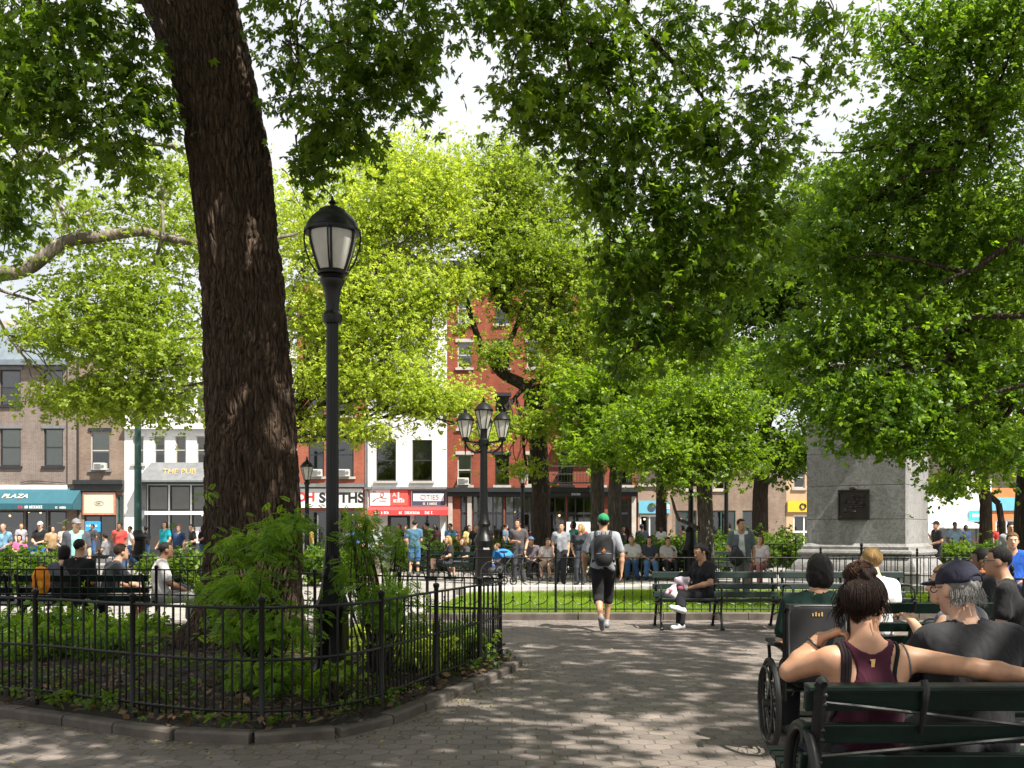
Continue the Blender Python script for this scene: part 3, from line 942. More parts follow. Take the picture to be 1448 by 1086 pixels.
# ---- forked elm in the middle
d = 36.0
b0 = P(765, 810, d); b0.z = 0
fk = P(757, 560, d)
tree('elm_tree', 'forked dark-trunked elm in front of the red brick building', b0,
     [((b0.x, d, 0), .40), ((b0.x, d, 3.0), .33), (tuple(fk), .34)],
     [(P(700, 260, 37), (1.8, 2, 1.4), 70, 9, .36), (P(770, 290, 37), (1.9, 2, 1.5), 80, 9, .36), (P(740, 360, 36.5), (1.8, 2, 1.3), 60, 8, .34), (P(810, 400, 36), (1.4, 1.8, 1.6), 60, 9, .34), (P(850, 480, 36), (1.2, 1.6, 1.4), 50, 9, .32), (P(730, 230, 37), (1.5, 1.6, .8), 40, 8, .34), (P(690, 380, 36), (.8, 1.2, .7), 18, 7, .3), (P(760, 470, 35.5), (1.1, 1.2, .8), 22, 7, .3),
      (P(700, 500, 35), (.8, 1, .5), 14, 7, .28), (P(720, 600, 34.5), (.7, .9, .35), 12, 7, .26), (P(770, 600, 34.8), (1.0, 1.0, .6), 26, 8, .28), (P(800, 540, 35), (.9, 1.2, .8), 24, 8, .3), (P(745, 660, 34.8), (.6, .7, .3), 9, 7, .24), (P(780, 370, 36), (1.5, 1.6, 1.2), 60, 9, .34), (P(720, 320, 37), (1.6, 1.6, 1.0), 46, 9, .34), (P(790, 470, 36.4), (1.0, 1.2, .9), 34, 8, .3), (P(690, 330, 36.5), (1.0, 1.4, .8), 26, 8, .32), (P(740, 430, 36.3), (.9, 1.2, .7), 24, 7, .3), (P(705, 400, 35.6), (.7, 1.1, .6), 18, 7, .28), (P(790, 520, 35.4), (.8, 1, .6), 22, 7, .28)],
     M['leaf_mid'], 'spray', 0.22, M['bark'], 0.10, (8, .022), seed=51, up=0.8, more=3.2,
     fork=[P(745, 545, d), P(720, 540, d), P(820, 470, d), P(780, 430, d), P(715, 440, d)],
     extra_limbs=[(fk, P(705, 525, d), .26, .17), (P(705, 525, d), P(640, 370, d), .15, .05), (P(712, 535, d), P(742, 420, d), .13, .06), (fk, P(800, 520, d), .24, .18), (P(800, 520, d), P(835, 510, d), .18, .15), (P(838, 540, d), P(790, 440, d), .16, .09), (P(790, 440, d), P(720, 360, d), .08, .03), (P(800, 450, d), P(770, 330, d), .08, .03), (P(700, 400, d), P(610, 300, d), .05, .02)])

# ---- twin trunks behind the man in the green cap
for px, dd, rr, lab, blobs, sd in (
    (845, 33.0, .26, 'slim pale-barked maple behind the man in the green cap, left one of two close trunks',
     [(P(845, 600, 33), (1.1, 1.3, 1.0), 50, 9, .28), (P(870, 540, 33), (1.0, 1.3, .8), 40, 9, .28), (P(815, 560, 33), (.8, 1.0, .6), 22, 8, .26)], 61),
    (869, 32.0, .25, 'maple with a straight grey trunk right behind the man in the green cap',
     [(P(880, 620, 32), (1.0, 1.2, .8), 40, 9, .27), (P(920, 580, 32), (1.1, 1.3, .9), 46, 9, .27), (P(850, 640, 31.5), (.9, 1.0, .45), 22, 8, .24), (P(905, 520, 32.5), (.9, 1.2, .8), 30, 8, .26)], 62)):
    b0 = P(px, 800, dd); b0.z = 0
    tree('maple_tree', lab, b0, [((b0.x, dd, 0), rr), ((b0.x, dd, 2.6), rr * .88), ((b0.x + (.1 if px > 850 else -.05), dd, 4.2), rr * .8)], blobs, M['leaf_bright'], 'spray', .30, M['bark_grey'], .07, (7, .018), seed=sd)

# ---- bright young maple in front of the low shops
d = 29.0
b0 = P(998, 800, d); b0.z = 0
tree('maple_tree', 'bright green maple with a pale forked trunk rising behind the seated woman in black', b0,
     [((b0.x, d, 0), .27), ((b0.x, d, 1.6), .23), ((b0.x - .05, d, 2.9), .22)],
     [(P(900, 600, 28.5), (1.0, 1.2, .7), 36, 8, .26), (P(960, 570, 29), (1.2, 1.4, .9), 50, 9, .28), (P(1020, 580, 29), (1.1, 1.3, .9), 46, 9, .28), (P(930, 640, 28), (1.0, 1.1, .55), 34, 8, .25), (P(1040, 650, 28.5), (.8, 1.0, .6), 26, 8, .25), (P(985, 630, 28.5), (.9, 1.0, .55), 30, 8, .25), (P(960, 680, 28), (.6, .7, .35), 12, 7, .22), (P(1000, 520, 30), (1.3, 1.4, .8), 40, 8, .28)],
     M['leaf_bright'], 'spray', .23, M['bark_grey'], .08, (8, .018), seed=71, more=2.8,
     extra_limbs=[((b0.x, d, 1.3), P(960, 735, d - .2), .07, .05), (P(960, 735, d - .2), P(948, 700, d - .4), .05, .03), (P(998, 690, d), P(1010, 672, d), .12, .09), (P(998, 700, d), P(985, 665, d), .13, .09)])

# ---- dark trees on the right: one in front of the monument, two behind
d = 19.5
b0 = P(1464, 830, d); b0.z = 0
tree('oak_tree', 'broad dark oak at the right edge whose leaves hang over the granite pedestal', b0,
     [((b0.x, d, 0), .42), ((b0.x, d, 2.2), .36), ((b0.x + .3, d, 5.0), .34), ((b0.x + .8, d, 7.5), .3)],
     [(P(1400, 230, 18), (1.3, 1.4, .8), 34, 8, .25), (P(1300, 250, 18.5), (1.2, 1.4, .6), 38, 8, .25), (P(1220, 280, 19), (1.0, 1.3, .7), 46, 9, .26), (P(1160, 340, 19), (.8, 1.1, .7), 36, 9, .25), (P(1350, 340, 18.5), (1.4, 1.5, .8), 70, 9, .26), (P(1240, 380, 19), (1.2, 1.4, .8), 60, 9, .26), (P(1420, 420, 18.5), (1.2, 1.4, .9), 64, 9, .26), (P(1320, 460, 18.5), (1.3, 1.4, .7), 64, 9, .26),
      (P(1210, 480, 18.5), (1.1, 1.2, .6), 54, 9, .25), (P(1130, 500, 19), (.7, 1.0, .7), 30, 8, .25), (P(1400, 540, 18.5), (1.3, 1.3, .6), 64, 9, .25), (P(1280, 560, 18), (1.2, 1.2, .55), 60, 9, .24), (P(1190, 570, 18), (.8, 1.0, .5), 34, 9, .23), (P(1390, 630, 18.3), (1.0, 1.0, .45), 42, 8, .24), (P(1240, 615, 18), (.75, .8, .28), 26, 8, .2), (P(1300, 625, 17.8), (.4, .6, .2), 10, 7, .18), (P(1340, 690, 20), (.3, .4, .3), 7, 7, .18),
      (P(1420, 100, 17), (1.0, 1.2, .7), 46, 8, .22), (P(1310, 90, 17.5), (.8, 1.2, .5), 34, 8, .2), (P(1270, 180, 18), (.6, 1, .45), 30, 8, .2), (P(1340, 20, 17), (.8, 1.0, .4), 30, 8, .2), (P(1430, 20, 16.5), (.8, 1.0, .5), 34, 8, .2), (P(1370, 160, 17.5), (.8, 1, .5), 30, 8, .22), ((11.6, 16.2, 10.2), (2.6, 2.4, 1.3), 70, 9, .3), ((13.5, 14.5, 10.0), (2.0, 2.2, 1.2), 46, 9, .3), ((9.0, 17.0, 10.6), (1.8, 1.8, 1.0), 34, 9, .3), (P(1260, 30, 17), (.5, .7, .3), 10, 7, .2), (P(1440, 300, 18), (.9, 1.2, .8), 40, 8, .25)],  # high clumps out of view added to shade the leaves below
     M['leaf_right'], 'spray', .185, M['bark'], 0.06, (7, .014), seed=81, up=0.9, droop=.6, more=2.5,
     fork=[P(1448, 145, 18), P(1400, 190, 18), P(1350, 238, 18.3), P(1448, 380, 18.5), P(1440, 560, 18.5), P(1380, 470, 18.5)],
     extra_limbs=[(P(1520, 60, 19), P(1448, 142, 18), .12, .085), (P(1448, 142, 18), P(1372, 203, 18), .085, .07), (P(1372, 203, 18), P(1300, 212, 18.2), .05, .03), (P(1300, 212, 18.2), P(1190, 205, 18.5), .03, .015), (P(1372, 203, 18), P(1260, 275, 18.4), .04, .02), (P(1510, 500, 19.3), P(1390, 378, 18.6), .1, .05), (P(1390, 378, 18.6), P(1250, 360, 18.8), .045, .02), (P(1500, 560, 19.3), P(1310, 440, 18.6), .09, .03), (P(1500, 600, 19.3), P(1250, 500, 18.3), .08, .025), (P(1390, 190, 17.5), P(1368, 20, 17), .03, .015), (P(1480, 330, 17.2), P(1365, 385, 17.5), .075, .05), (P(1365, 385, 17.5), P(1200, 365, 17.8), .045, .015), (P(1365, 385, 17.5), P(1250, 450, 17.6), .035, .012), (P(1480, 440, 17.2), P(1330, 470, 17.5), .06, .035), (P(1330, 470, 17.5), P(1170, 520, 17.8), .03, .01), (P(1372, 203, 17.6), P(1290, 205, 17.8), .05, .03), (P(1290, 205, 17.8), P(1160, 215, 18.2), .028, .01), (P(1350, 238, 17.4), P(1230, 280, 17.8), .036, .012), (P(1480, 545, 17), P(1330, 590, 17.3), .05, .014)])
d = 40.0
b0 = P(1075, 790, d); b0.z = 0
tree('elm_tree', 'dark green elm behind the left side of the granite pedestal', b0,
     [((b0.x, d, 0), .35), ((b0.x, d, 3.0), .3), ((b0.x + .2, d, 5.0), .28)],
     [(P(1060, 420, 40), (1.9, 2, 1.6), 90, 9, .38), (P(1130, 380, 40), (2.2, 2, 1.8), 100, 9, .38), (P(1110, 520, 39.5), (1.9, 2, 1.5), 90, 9, .38), (P(1060, 560, 39), (1.4, 1.5, 1.2), 50, 9, .36), (P(1110, 640, 39), (1.6, 1.6, 1.0), 60, 9, .34), (P(1050, 330, 41), (1.6, 2, 1.2), 60, 9, .38), (P(1170, 280, 41), (1.8, 2, 1.6), 70, 9, .38)],
     M['leaf_dark'], 'spray', .40, M['bark'], .10, (7, .025), seed=91)
d = 38.0
b0 = P(1394, 790, d); b0.z = 0
tree('elm_tree', 'elm behind the right side of the granite pedestal, slim leaning trunk beside it', b0,
     [((b0.x, d, 0), .26), ((b0.x, d, 2.6), .22), ((b0.x - .3, d, 4.6), .2)],
     [(P(1330, 470, 38), (2.2, 2, 1.7), 100, 9, .38), (P(1430, 480, 38), (2.2, 2, 1.7), 90, 9, .38), (P(1360, 600, 37.5), (2.0, 2, 1.1), 80, 9, .36), (P(1440, 630, 37.5), (1.5, 1.6, 1.0), 50, 9, .34), (P(1240, 420, 39), (2.4, 2, 2.0), 100, 9, .4), (P(1350, 320, 39), (2.4, 2, 1.8), 80, 9, .4), (P(1345, 685, 37), (.7, .9, .4), 14, 8, .26), (P(1430, 350, 39), (2.2, 2, 1.8), 80, 9, .4)],
     M['leaf_mid'], 'spray', .38, M['bark'], .10, (7, .025), seed=95,
     extra_limbs=[((b0.x + .9, d, 0), P(1412, 712, d), .14, .12), (P(1412, 712, d), P(1378, 676, d), .12, .07)])
d = 47.0
b0 = P(935, 785, d); b0.z = 0
tree('elm_tree', 'distant round elm between the red brick building and the low blue-signed shop', b0,
     [((b0.x, d, 0), .3), ((b0.x, d, 3.0), .25), ((b0.x, d, 5.0), .22)],
     [(P(930, 560, 47), (2.6, 2, 1.9), 100, 9, .42), (P(990, 470, 47), (2.8, 2, 2.2), 110, 9, .42), (P(900, 460, 47), (2.4, 2, 2.0), 90, 9, .42), (P(1000, 600, 46), (1.6, 1.6, 1.2), 40, 9, .36), (P(950, 380, 48), (2.6, 2, 2.0), 90, 9, .42), (P(880, 380, 48), (2.0, 2, 1.8), 60, 9, .42)],
     M['leaf_bright'], 'spray', .44, M['bark'], .11, (7, .028), seed=97)

# ---- a shade tree just behind the viewpoint: it casts the dapple on the path and benches
root = tree('shade_tree', 'tall tree just behind the viewpoint whose crown dapples the paving', (4.6, -3.2, 0),
     [((4.6, -3.2, 0), .4), ((4.6, -3.2, 3.5), .33), ((4.5, -3.0, 6.4), .3)],
     [(c, rad, nc, 12, .4) for c, rad, nc in (((3.1, 2.6, 8.4), (1.7, 1.6, 1.0), 56), ((6.8, -1.0, 8.6), (2.4, 2.2, 1.5), 70), ((2.4, -0.4, 8.2), (2.2, 2.0, 1.3), 60), ((8.8, 1.2, 8.8), (1.6, 1.6, 1.2), 26), ((1.2, 2.2, 8.0), (1.8, 1.4, 1.0), 34), ((0.2, -1.6, 7.6), (1.8, 1.8, 1.1), 40), ((9.8, 6.5, 9.4), (1.6, 1.6, 1.2), 26))],
     M['leaf_near'], 'palmate', .22, M['bark'], .1, (4, .02), seed=99, up=1.1, dens=1.15, more=1.0, crs=1.0, flat=.7, spread=1.0)
# ---------------------------------------------------------------- buildings
BD = 58.0
def bx(px, d=BD): return (px - CX) * d / F
def bz(py, d=BD): return EYE + (HY - py) * d / F

def wall_with_holes(x0, x1, z0, z1, holes, depth=0.16, extra=0.0):
    """front wall in the plane y = 0 with reveals round each opening; holes = (xa, xb, za, zb)"""
    xs = sorted(set([x0, x1] + [h[i] for h in holes for i in (0, 1)]))
    zs = sorted(set([z0, z1] + [h[i] for h in holes for i in (2, 3)]))
    xs = [x for x in xs if x0 <= x <= x1]; zs = [z for z in zs if z0 <= z <= z1]
    b = MB()
    for i in range(len(xs) - 1):
        for j in range(len(zs) - 1):
            cx, cz = (xs[i] + xs[i + 1]) / 2, (zs[j] + zs[j + 1]) / 2
            if any(h[0] < cx < h[1] and h[2] < cz < h[3] for h in holes): continue
            b.add([(xs[i], 0, zs[j]), (xs[i + 1], 0, zs[j]), (xs[i + 1], 0, zs[j + 1]), (xs[i], 0, zs[j + 1])], [(0, 1, 2, 3)])
    for xa, xb, za, zb in holes:
        for q in (((xa, za), (xa, zb)), ((xa, zb), (xb, zb)), ((xb, zb), (xb, za)), ((xb, za), (xa, za))):
            (p, r_), (s_, t_) = q
            b.add([(p, 0, r_), (s_, 0, t_), (s_, depth, t_), (p, depth, r_)], [(0, 1, 2, 3)])
    return b

def sash_window(root, xa, xb, za, zb, frame, blind=None, blind_h=0.0, sill=None, lintel=None, yd=0.0, bars=1):
    f = MB()
    w = 0.07
    y0, y1 = yd + 0.075, yd + 0.145
    f.span((xa, y0, za), (xa + w, y1, zb)); f.span((xb - w, y0, za), (xb, y1, zb))
    f.span((xa + w, y0, za), (xb - w, y1, za + w)); f.span((xa + w, y0, zb - w), (xb - w, y1, zb))
    zm = (za + zb) / 2
    if bars: f.span((xa + w, y0 + 0.012, zm - 0.035), (xb - w, y1 - 0.012, zm + 0.035))
    o = f.build('window', frame, root, smooth=0)
    g = MB(); g.add([(xa + w, yd + 0.11, za + w), (xb - w, yd + 0.11, za + w), (xb - w, yd + 0.11, zb - w), (xa + w, yd + 0.11, zb - w)], [(0, 1, 2, 3)])
    g.build('pane', M['glass'], o, smooth=0)
    if blind is not None:
        c = MB(); c.span((xa + w, yd + 0.19, zb - (zb - za) * blind_h), (xb - w, yd + 0.20, zb - 0.02)); c.build('blind', blind, o, smooth=0)
    if sill is not None:
        c = MB(); c.span((xa - 0.12, yd - 0.10, za - 0.14), (xb + 0.12, yd + 0.07, za - 0.002)); c.build('sill', sill, o, smooth=0)
    if lintel is not None:
        c = MB(); c.span((xa - 0.12, yd - 0.06, zb + 0.002), (xb + 0.12, yd + 0.07, zb + 0.2)); c.build('lintel', lintel, o, smooth=0)
    return o

def shell(root, x0, x1, ztop, roofmat, wallmat, depth=10.0, floors=(4.3,), shop_y=3.2):
    b = MB()
    b.add([(x0, 0, 0), (x0, depth, 0), (x0, depth, ztop), (x0, 0, ztop)], [(0, 1, 2, 3)])
    b.add([(x1, 0, 0), (x1, depth, 0), (x1, depth, ztop), (x1, 0, ztop)], [(3, 2, 1, 0)])
    b.add([(x0, depth, 0), (x1, depth, 0), (x1, depth, ztop), (x0, depth, ztop)], [(0, 1, 2, 3)])
    b.build('side_walls', wallmat, root, smooth=0)
    c = MB()
    c.span((x0 + .01, 0.2, ztop - .25), (x1 - .01, depth, ztop - 0.1)); c.build('roof', roofmat, root, smooth=0)
    i = MB()
    for z in floors: i.span((x0 + .02, 0.22, z - .15), (x1 - .02, depth - .02, z))
    i.add([(x0 + .05, shop_y, 0), (x1 - .05, shop_y, 0), (x1 - .05, shop_y, floors[0] - .15), (x0 + .05, shop_y, floors[0] - .15)], [(0, 1, 2, 3)])
    for z in list(floors):
        i.add([(x0 + .05, 2.6, z), (x1 - .05, 2.6, z), (x1 - .05, 2.6, z + 3.5), (x0 + .05, 2.6, z + 3.5)], [(0, 1, 2, 3)])
    i.build('interior', M['interior'], root, smooth=0)

def shop_clutter(root, x0, x1, r, y=1.2):
    """goods, counters and small lit bulbs a little way inside a shop window"""
    b = MB()
    for k in range(int((x1 - x0) * 3)):
        xx = r.uniform(x0 + .2, x1 - .2); h = r.uniform(.2, .7)
        b.span((xx, y + r.uniform(0, 1.4), r.uniform(.0, 1.5)), (xx + r.uniform(.15, .6), y + 1.5, r.uniform(.5, 1.9)), int(r.integers(0, 5)))
    b.build('goods', [CL[k] for k in range(5)], root, smooth=0)
    for k in range(max(1, int((x1 - x0) / 1.6))):
        c = MB(); c.ball((r.uniform(x0 + .3, x1 - .3), y + .2 + r.uniform(0, .8), r.uniform(2.1, 2.7)), .07, 8)
        c.build('bulb', M['bulb'], root)
CL = [mat('shop_goods', c, .6, 0, .3, 6) for c in ((.35, .08, .05), (.08, .14, .2), (.45, .38, .25), (.12, .16, .07), (.3, .28, .26))]
def bulbmat():
    t = NT('lit_bulb'); t.b.inputs['Emission Color'].default_value = (1, .62, .25, 1); t.b.inputs['Emission Strength'].default_value = 2.2
    return t.m
M['bulb'] = bulbmat()

def storefront(root, x0, x1, ztop, divs, frame, transom=None, kick=0.45, r=None, door=None, blind=None):
    """framed shop window across an opening; divs = relative x of the mullions; transom = z of the transom bar"""
    f = MB(); w = 0.075
    y0, y1 = 0.05, 0.15
    f.span((x0, y0, 0), (x0 + w, y1, ztop)); f.span((x1 - w, y0, 0), (x1, y1, ztop)); f.span((x0 + w, y0, ztop - .1), (x1 - w, y1, ztop))
    xs = [x0 + w / 2] + [x0 + (x1 - x0) * q for q in divs] + [x1 - w / 2]
    for x in xs[1:-1]: f.span((x - w / 2, y0 + .003, 0), (x + w / 2, y1 - .003, ztop - .1))
    if transom: f.span((x0 + w, y0 - .012, transom - .06), (x1 - w, y1 + .004, transom + .06))
    for k in range(len(xs) - 1):
        if door is not None and k == door: continue
        f.span((xs[k] + w / 2, y0 + .006, 0), (xs[k + 1] - w / 2, y1 - .006, kick))
    o = f.build('storefront', frame, root, smooth=0)
    g = MB(); g.add([(x0 + w, .1, .02), (x1 - w, .1, .02), (x1 - w, .1, ztop - .1), (x0 + w, .1, ztop - .1)], [(0, 1, 2, 3)])
    g.build('pane', M['glass'], o, smooth=0)
    if blind is not None and transom:
        c = MB(); c.span((x0 + w, .2, transom + .1), (x1 - w, .21, ztop - .12)); c.build('blind', blind, o, smooth=0)
    if door is not None:
        dd = MB(); a, c = xs[door] + w / 2 + .01, xs[door + 1] - w / 2 - .01
        zt = (transom or ztop) - .12
        for q in ((a, a + .1), (c - .1, c)): dd.span((q[0], .06, .02), (q[1], .12, zt))
        dd.span((a + .1, .06, zt - .12), (c - .1, .12, zt)); dd.span((a + .1, .06, .02), (c - .1, .12, .3))
        do = dd.build('door', frame, root, smooth=0)
        h = MB(); h.tube([(a + .16, .03, .9), (a + .16, .03, 1.25)], .018, 6); h.build('handle', M['chrome'], do)
    return o

def letters(name, body, x, y, z, size, m, parent, align='CENTER', bold=0.0, rx=90, extrude=.006, sx=1.0):
    cu = bpy.data.curves.new(name, 'FONT')
    cu.body = body; cu.size = size; cu.extrude = extrude; cu.align_x = align; cu.align_y = 'CENTER'; cu.offset = bold
    cu.materials.append(m)
    tmp = bpy.data.objects.new(name, cu)
    o = bpy.data.objects.new(name, bpy.data.meshes.new_from_object(tmp))
    bpy.data.objects.remove(tmp)
    put(o, parent)
    o.location = (x, y, z); o.rotation_euler = (R(rx), 0, 0); o.scale = (sx, 1, 1)
    return o

def scribble(name, x0, x1, z0, z1, y, m, parent, r, tilt=0.0, fill=.75):
    """short lettering too small to read: a row of glyph-like strokes"""
    b = MB(); h = z1 - z0; x = x0; w = h * .55
    while x + w < x1:
        if r.uniform() < .13: x += w * .8; continue
        t = h * .2
        b.span((x, y - .004, z0), (x + t, y + .004, z1))
        k = r.integers(0, 4)
        if k != 0: b.span((x + t, y - .0035, z1 - t), (x + w * .8, y + .0035, z1))
        if k in (1, 3): b.span((x + t, y - .0035, z0), (x + w * .8, y + .0035, z0 + t))
        if k in (0, 2): b.span((x + w * .8 - t, y - .0036, z0), (x + w * .8, y + .0036, z1 - t * 1.1))
        if k != 3: b.span((x + t, y - .003, (z0 + z1) / 2 - t / 2), (x + w * .8 - t, y + .003, (z0 + z1) / 2 + t / 2))
        x += w * 1.1
    return b.build(name, m, parent, smooth=0)

def facade(name, label, px0, px1, pytop, wall, d=BD, upper=(), shop_holes=(), roof=None, side=None, depth=10, floors=(4.3,), group='shop buildings along the street'):
    x0, x1 = bx(px0, d), bx(px1, d)
    xc = (x0 + x1) / 2
    root = thing(name, label, 'building', (xc, d, 0), 0, group)
    holes = []
    for (a, b_, t_, u) in upper: holes.append((bx(a, d) - xc, bx(b_, d) - xc, bz(u, d), bz(t_, d)))
    sh = []
    for (a, b_, t_) in shop_holes: sh.append((bx(a, d) - xc, bx(b_, d) - xc, 0.0, bz(t_, d)))
    wm = wall_with_holes(x0 - xc, x1 - xc, 0, bz(pytop, d), holes + sh, 0.2)
    wm.build('wall', wall, root, smooth=0)
    shell(root, x0 - xc, x1 - xc, bz(pytop, d), roof or M['asphalt'], side or wall, depth, floors)
    return root, xc, holes, sh

M['brick_brown'] = brickmat('brown_brick', (0.19, 0.135, 0.112), (0.25, 0.185, 0.152), (0.34, 0.31, 0.28))
M['brick_taupe'] = brickmat('taupe_brick', (0.25, 0.17, 0.125), (0.32, 0.22, 0.165), (0.30, 0.26, 0.22))
M['brick_red'] = brickmat('red_painted_brick', (0.27, 0.062, 0.034), (0.34, 0.088, 0.048), (0.26, 0.09, 0.06), bump=.3)
M['brick_orange'] = brickmat('orange_brick', (0.36, 0.10, 0.055), (0.43, 0.135, 0.075), (0.33, 0.13, 0.09), bump=.3)
M['brick_white'] = brickmat('white_painted_brick', (0.74, 0.73, 0.70), (0.79, 0.78, 0.76), (0.68, 0.67, 0.64), bump=.35, stain=.12)
M['stucco_taupe'] = mat('taupe_stucco', (0.30, 0.21, 0.16), .9, 0, .12, 1.5, .3, 40)
M['stucco_tan'] = mat('tan_stucco', (0.48, 0.33, 0.2), .9, 0, .12, 1.5, .3, 40)
M['metal_roof'] = mat('standing_seam_roof', (0.22, 0.26, 0.29), .4, .5, .12, 2)
M['white_blind'] = mat('white_blind', (0.7, 0.72, 0.6), .8, 0, .05, 3)
M['tan_blind'] = mat('tan_blind', (0.5, 0.38, 0.28), .8, 0, .1, 3)
M['canvas_teal'] = mat('teal_canvas', (0.02, 0.095, 0.125), .8, 0, .12, 2, .2, 30)
M['canvas_red'] = mat('red_canvas', (0.62, 0.05, 0.05), .75, 0, .12, 2, .2, 30)
M['sign_white'] = mat('sign_white', (0.8, 0.8, 0.78), .5, 0, .05, 2)
M['sign_red'] = mat('sign_red', (0.6, 0.05, 0.045), .5, 0, .12, 2)
M['sign_navy'] = mat('sign_navy', (0.05, 0.07, 0.11), .5, 0, .15, 2)
M['sign_blue'] = mat('sign_blue', (0.14, 0.42, 0.55), .5, 0, .1, 2)
M['sign_yellow'] = mat('sign_yellow', (0.75, 0.45, 0.03), .5, 0, .1, 2)
M['gilt'] = mat('gilt_letters', (0.65, 0.42, 0.14), .4, .3, .15, 4)
M['black_paint'] = mat('black_paint', (0.015, 0.015, 0.016), .5, 0, .2, 3)
M['ac_metal'] = mat('ac_casing', (0.55, 0.54, 0.5), .5, .1, .12, 4)
rb = np.random.default_rng(17)

def ac_unit(px, py, d, label, w=.66, h=.42):
    p = P(px, py, d)
    t = thing('air_conditioner', label, 'air conditioner', (p.x, d, p.z), 0, 'window air conditioners')
    b = MB(); b.span((-w / 2, -.32, 0), (w / 2, .1, h)); b.build('casing', M['ac_metal'], t, smooth=0, bevel=.012)
    g = MB()
    for k in range(7): g.span((-w / 2 + .05, -.332, .05 + k * .047), (w / 2 - .22, -.321, .075 + k * .047))
    g.build('grille', M['grey_trim'], t, smooth=0)
    c = MB(); c.lathe([(.0, 0), (.1, 0), (.1, .012), (0, .012)], 14)
    for i, v in enumerate(c.v): c.v[i] = (w / 2 - .12 + v[0], -.322 - v[2], h / 2 + v[1])
    c.build('fan_ring', M['grey_trim'], t, smooth=0)

def awning(name, label, px0, px1, pyt, pyb, drop, out, m, d, valance=.28, ends=True, fr=None):
    x0, x1 = bx(px0, d), bx(px1, d); xc = (x0 + x1) / 2; w = (x1 - x0) / 2
    zt, zb = bz(pyt, d), bz(pyb, d)
    t = thing(name, label, 'awning', (xc, d - .02, zb), 0, 'shop awnings')
    H = zt - zb; zv = valance
    b = MB()
    th = .02
    # canvas slope, valance and cheeks as thin solid slabs
    b.add([(-w, -.03, H), (w, -.03, H), (w, -out, zv), (-w, -out, zv), (-w, -.03, H - th), (w, -.03, H - th), (w, -out + th, zv - th), (-w, -out + th, zv - th)],
          [(3, 2, 1, 0), (4, 5, 6, 7), (0, 1, 5, 4), (1, 2, 6, 5), (3, 0, 4, 7)])
    b.span((-w, -out, 0), (w, -out + th, zv - .002))
    for s in (-1, 1):
        b.add([(s * w, -.03, H), (s * w, -out, zv), (s * w, -out, 0), (s * w, -.03, 0)], [(0, 1, 2, 3)])
    b.build('canvas', m, t, smooth=0)
    f = MB()
    for s in (-1, 0, 1): f.tube([(s * (w - .05), -.04, H - .1), (s * (w - .05), -out + .05, zv - .06)], .018, 6)
    f.tube([(-w + .03, -out + .05, .03), (w - .03, -out + .05, .03)], .018, 6)
    f.build('frame', M['grey_trim'], t)
    return t, xc, H, zv, out

# ---- A: dark brick with seamed metal roof and teal awning
root, xc, hs, sh = facade('brick_building', 'brown brick corner building with a seamed metal mansard above a teal shop awning', -120, 96, 512, M['brick_brown'],
    upper=[(0, 29, 523, 573), (62, 89, 523, 573), (-62, -34, 523, 573), (0, 29, 606, 659), (62, 89, 606, 659), (-62, -34, 606, 659)], shop_holes=[(-40, 34, 722), (36, 66, 722), (68, 94, 722)])
for i, h in enumerate(hs):
    sash_window(root, *h, M['dark_wood'], M['white_blind'] if i > 2 else M['grey_trim'], .97 if i > 2 else .5, M['dark_wood'], M['grey_trim'])
for h in sh: storefront(root, *(h[0], h[1], h[3]), (.5,) if h[1] - h[0] > 1.6 else (), M['dark_wood'], None, .35)
shop_clutter(root, sh[0][0] + .2, sh[2][1] - .2, rb)
b = MB(); x0, x1 = bx(-120) - xc, bx(96) - xc
zr0, zr1 = bz(510), bz(455)
b.add([(x0, -.25, zr0), (x1, -.25, zr0), (x1, 1.6, zr1), (x0, 1.6, zr1), (x0, 9, zr1), (x1, 9, zr1)], [(0, 1, 2, 3), (3, 2, 5, 4)])
k = x0
while k < x1:
    b.beam((k, -.26, zr0 + .02), (k, 1.6, zr1 + .03), .04, .06); k += .42
b.span((x0 - .05, -.42, zr0 - .3), (x1 + .02, .0, zr0 - .002))
b.build('mansard_roof', M['metal_roof'], root, smooth=0)
b = MB(); b.span((x0, 2.2, zr1 + .002), (x1, 6, zr1 + .55)); b.build('parapet', M['stone_trim'], root, smooth=0)
b = MB(); b.span((x0, -.12, bz(692)), (x1, .0 - .002, bz(686))); b.build('cornice', M['sign_white'], root, smooth=0)
b = MB(); b.tube([(x0 + 6.2, -.06, bz(682)), (x1 - 2.0, -.06, bz(680)), (x1 - .1, -.06, bz(683))], .025, 6); b.build('cable', M['black_paint'], root)
t, axc, AH, zv, ao = awning('awning', 'teal canvas awning lettered PLAZA over the brown brick shop', -30, 116, 691, 721, 0, 1.25, M['canvas_teal'], BD, .34)
sl_ang = math.degrees(math.atan2(AH - zv, ao - .03))
lw = letters('lettering', 'PLAZA', bx(31) - axc, -.74, (AH + zv) / 2 - .02, .60, M['cream'], t, 'CENTER', .004, sl_ang, .006, .85)
scribble('small_lettering', bx(41) - axc, bx(48) - axc, .06, .2, -ao - .006, M['sign_red'], t, rb)
scribble('small_lettering', bx(50) - axc, bx(75) - axc, .06, .22, -ao - .006, M['sign_white'], t, rb)
scribble('small_lettering', bx(91) - axc, bx(108) - axc, .05, .17, -ao - .006, M['sign_white'], t, rb)

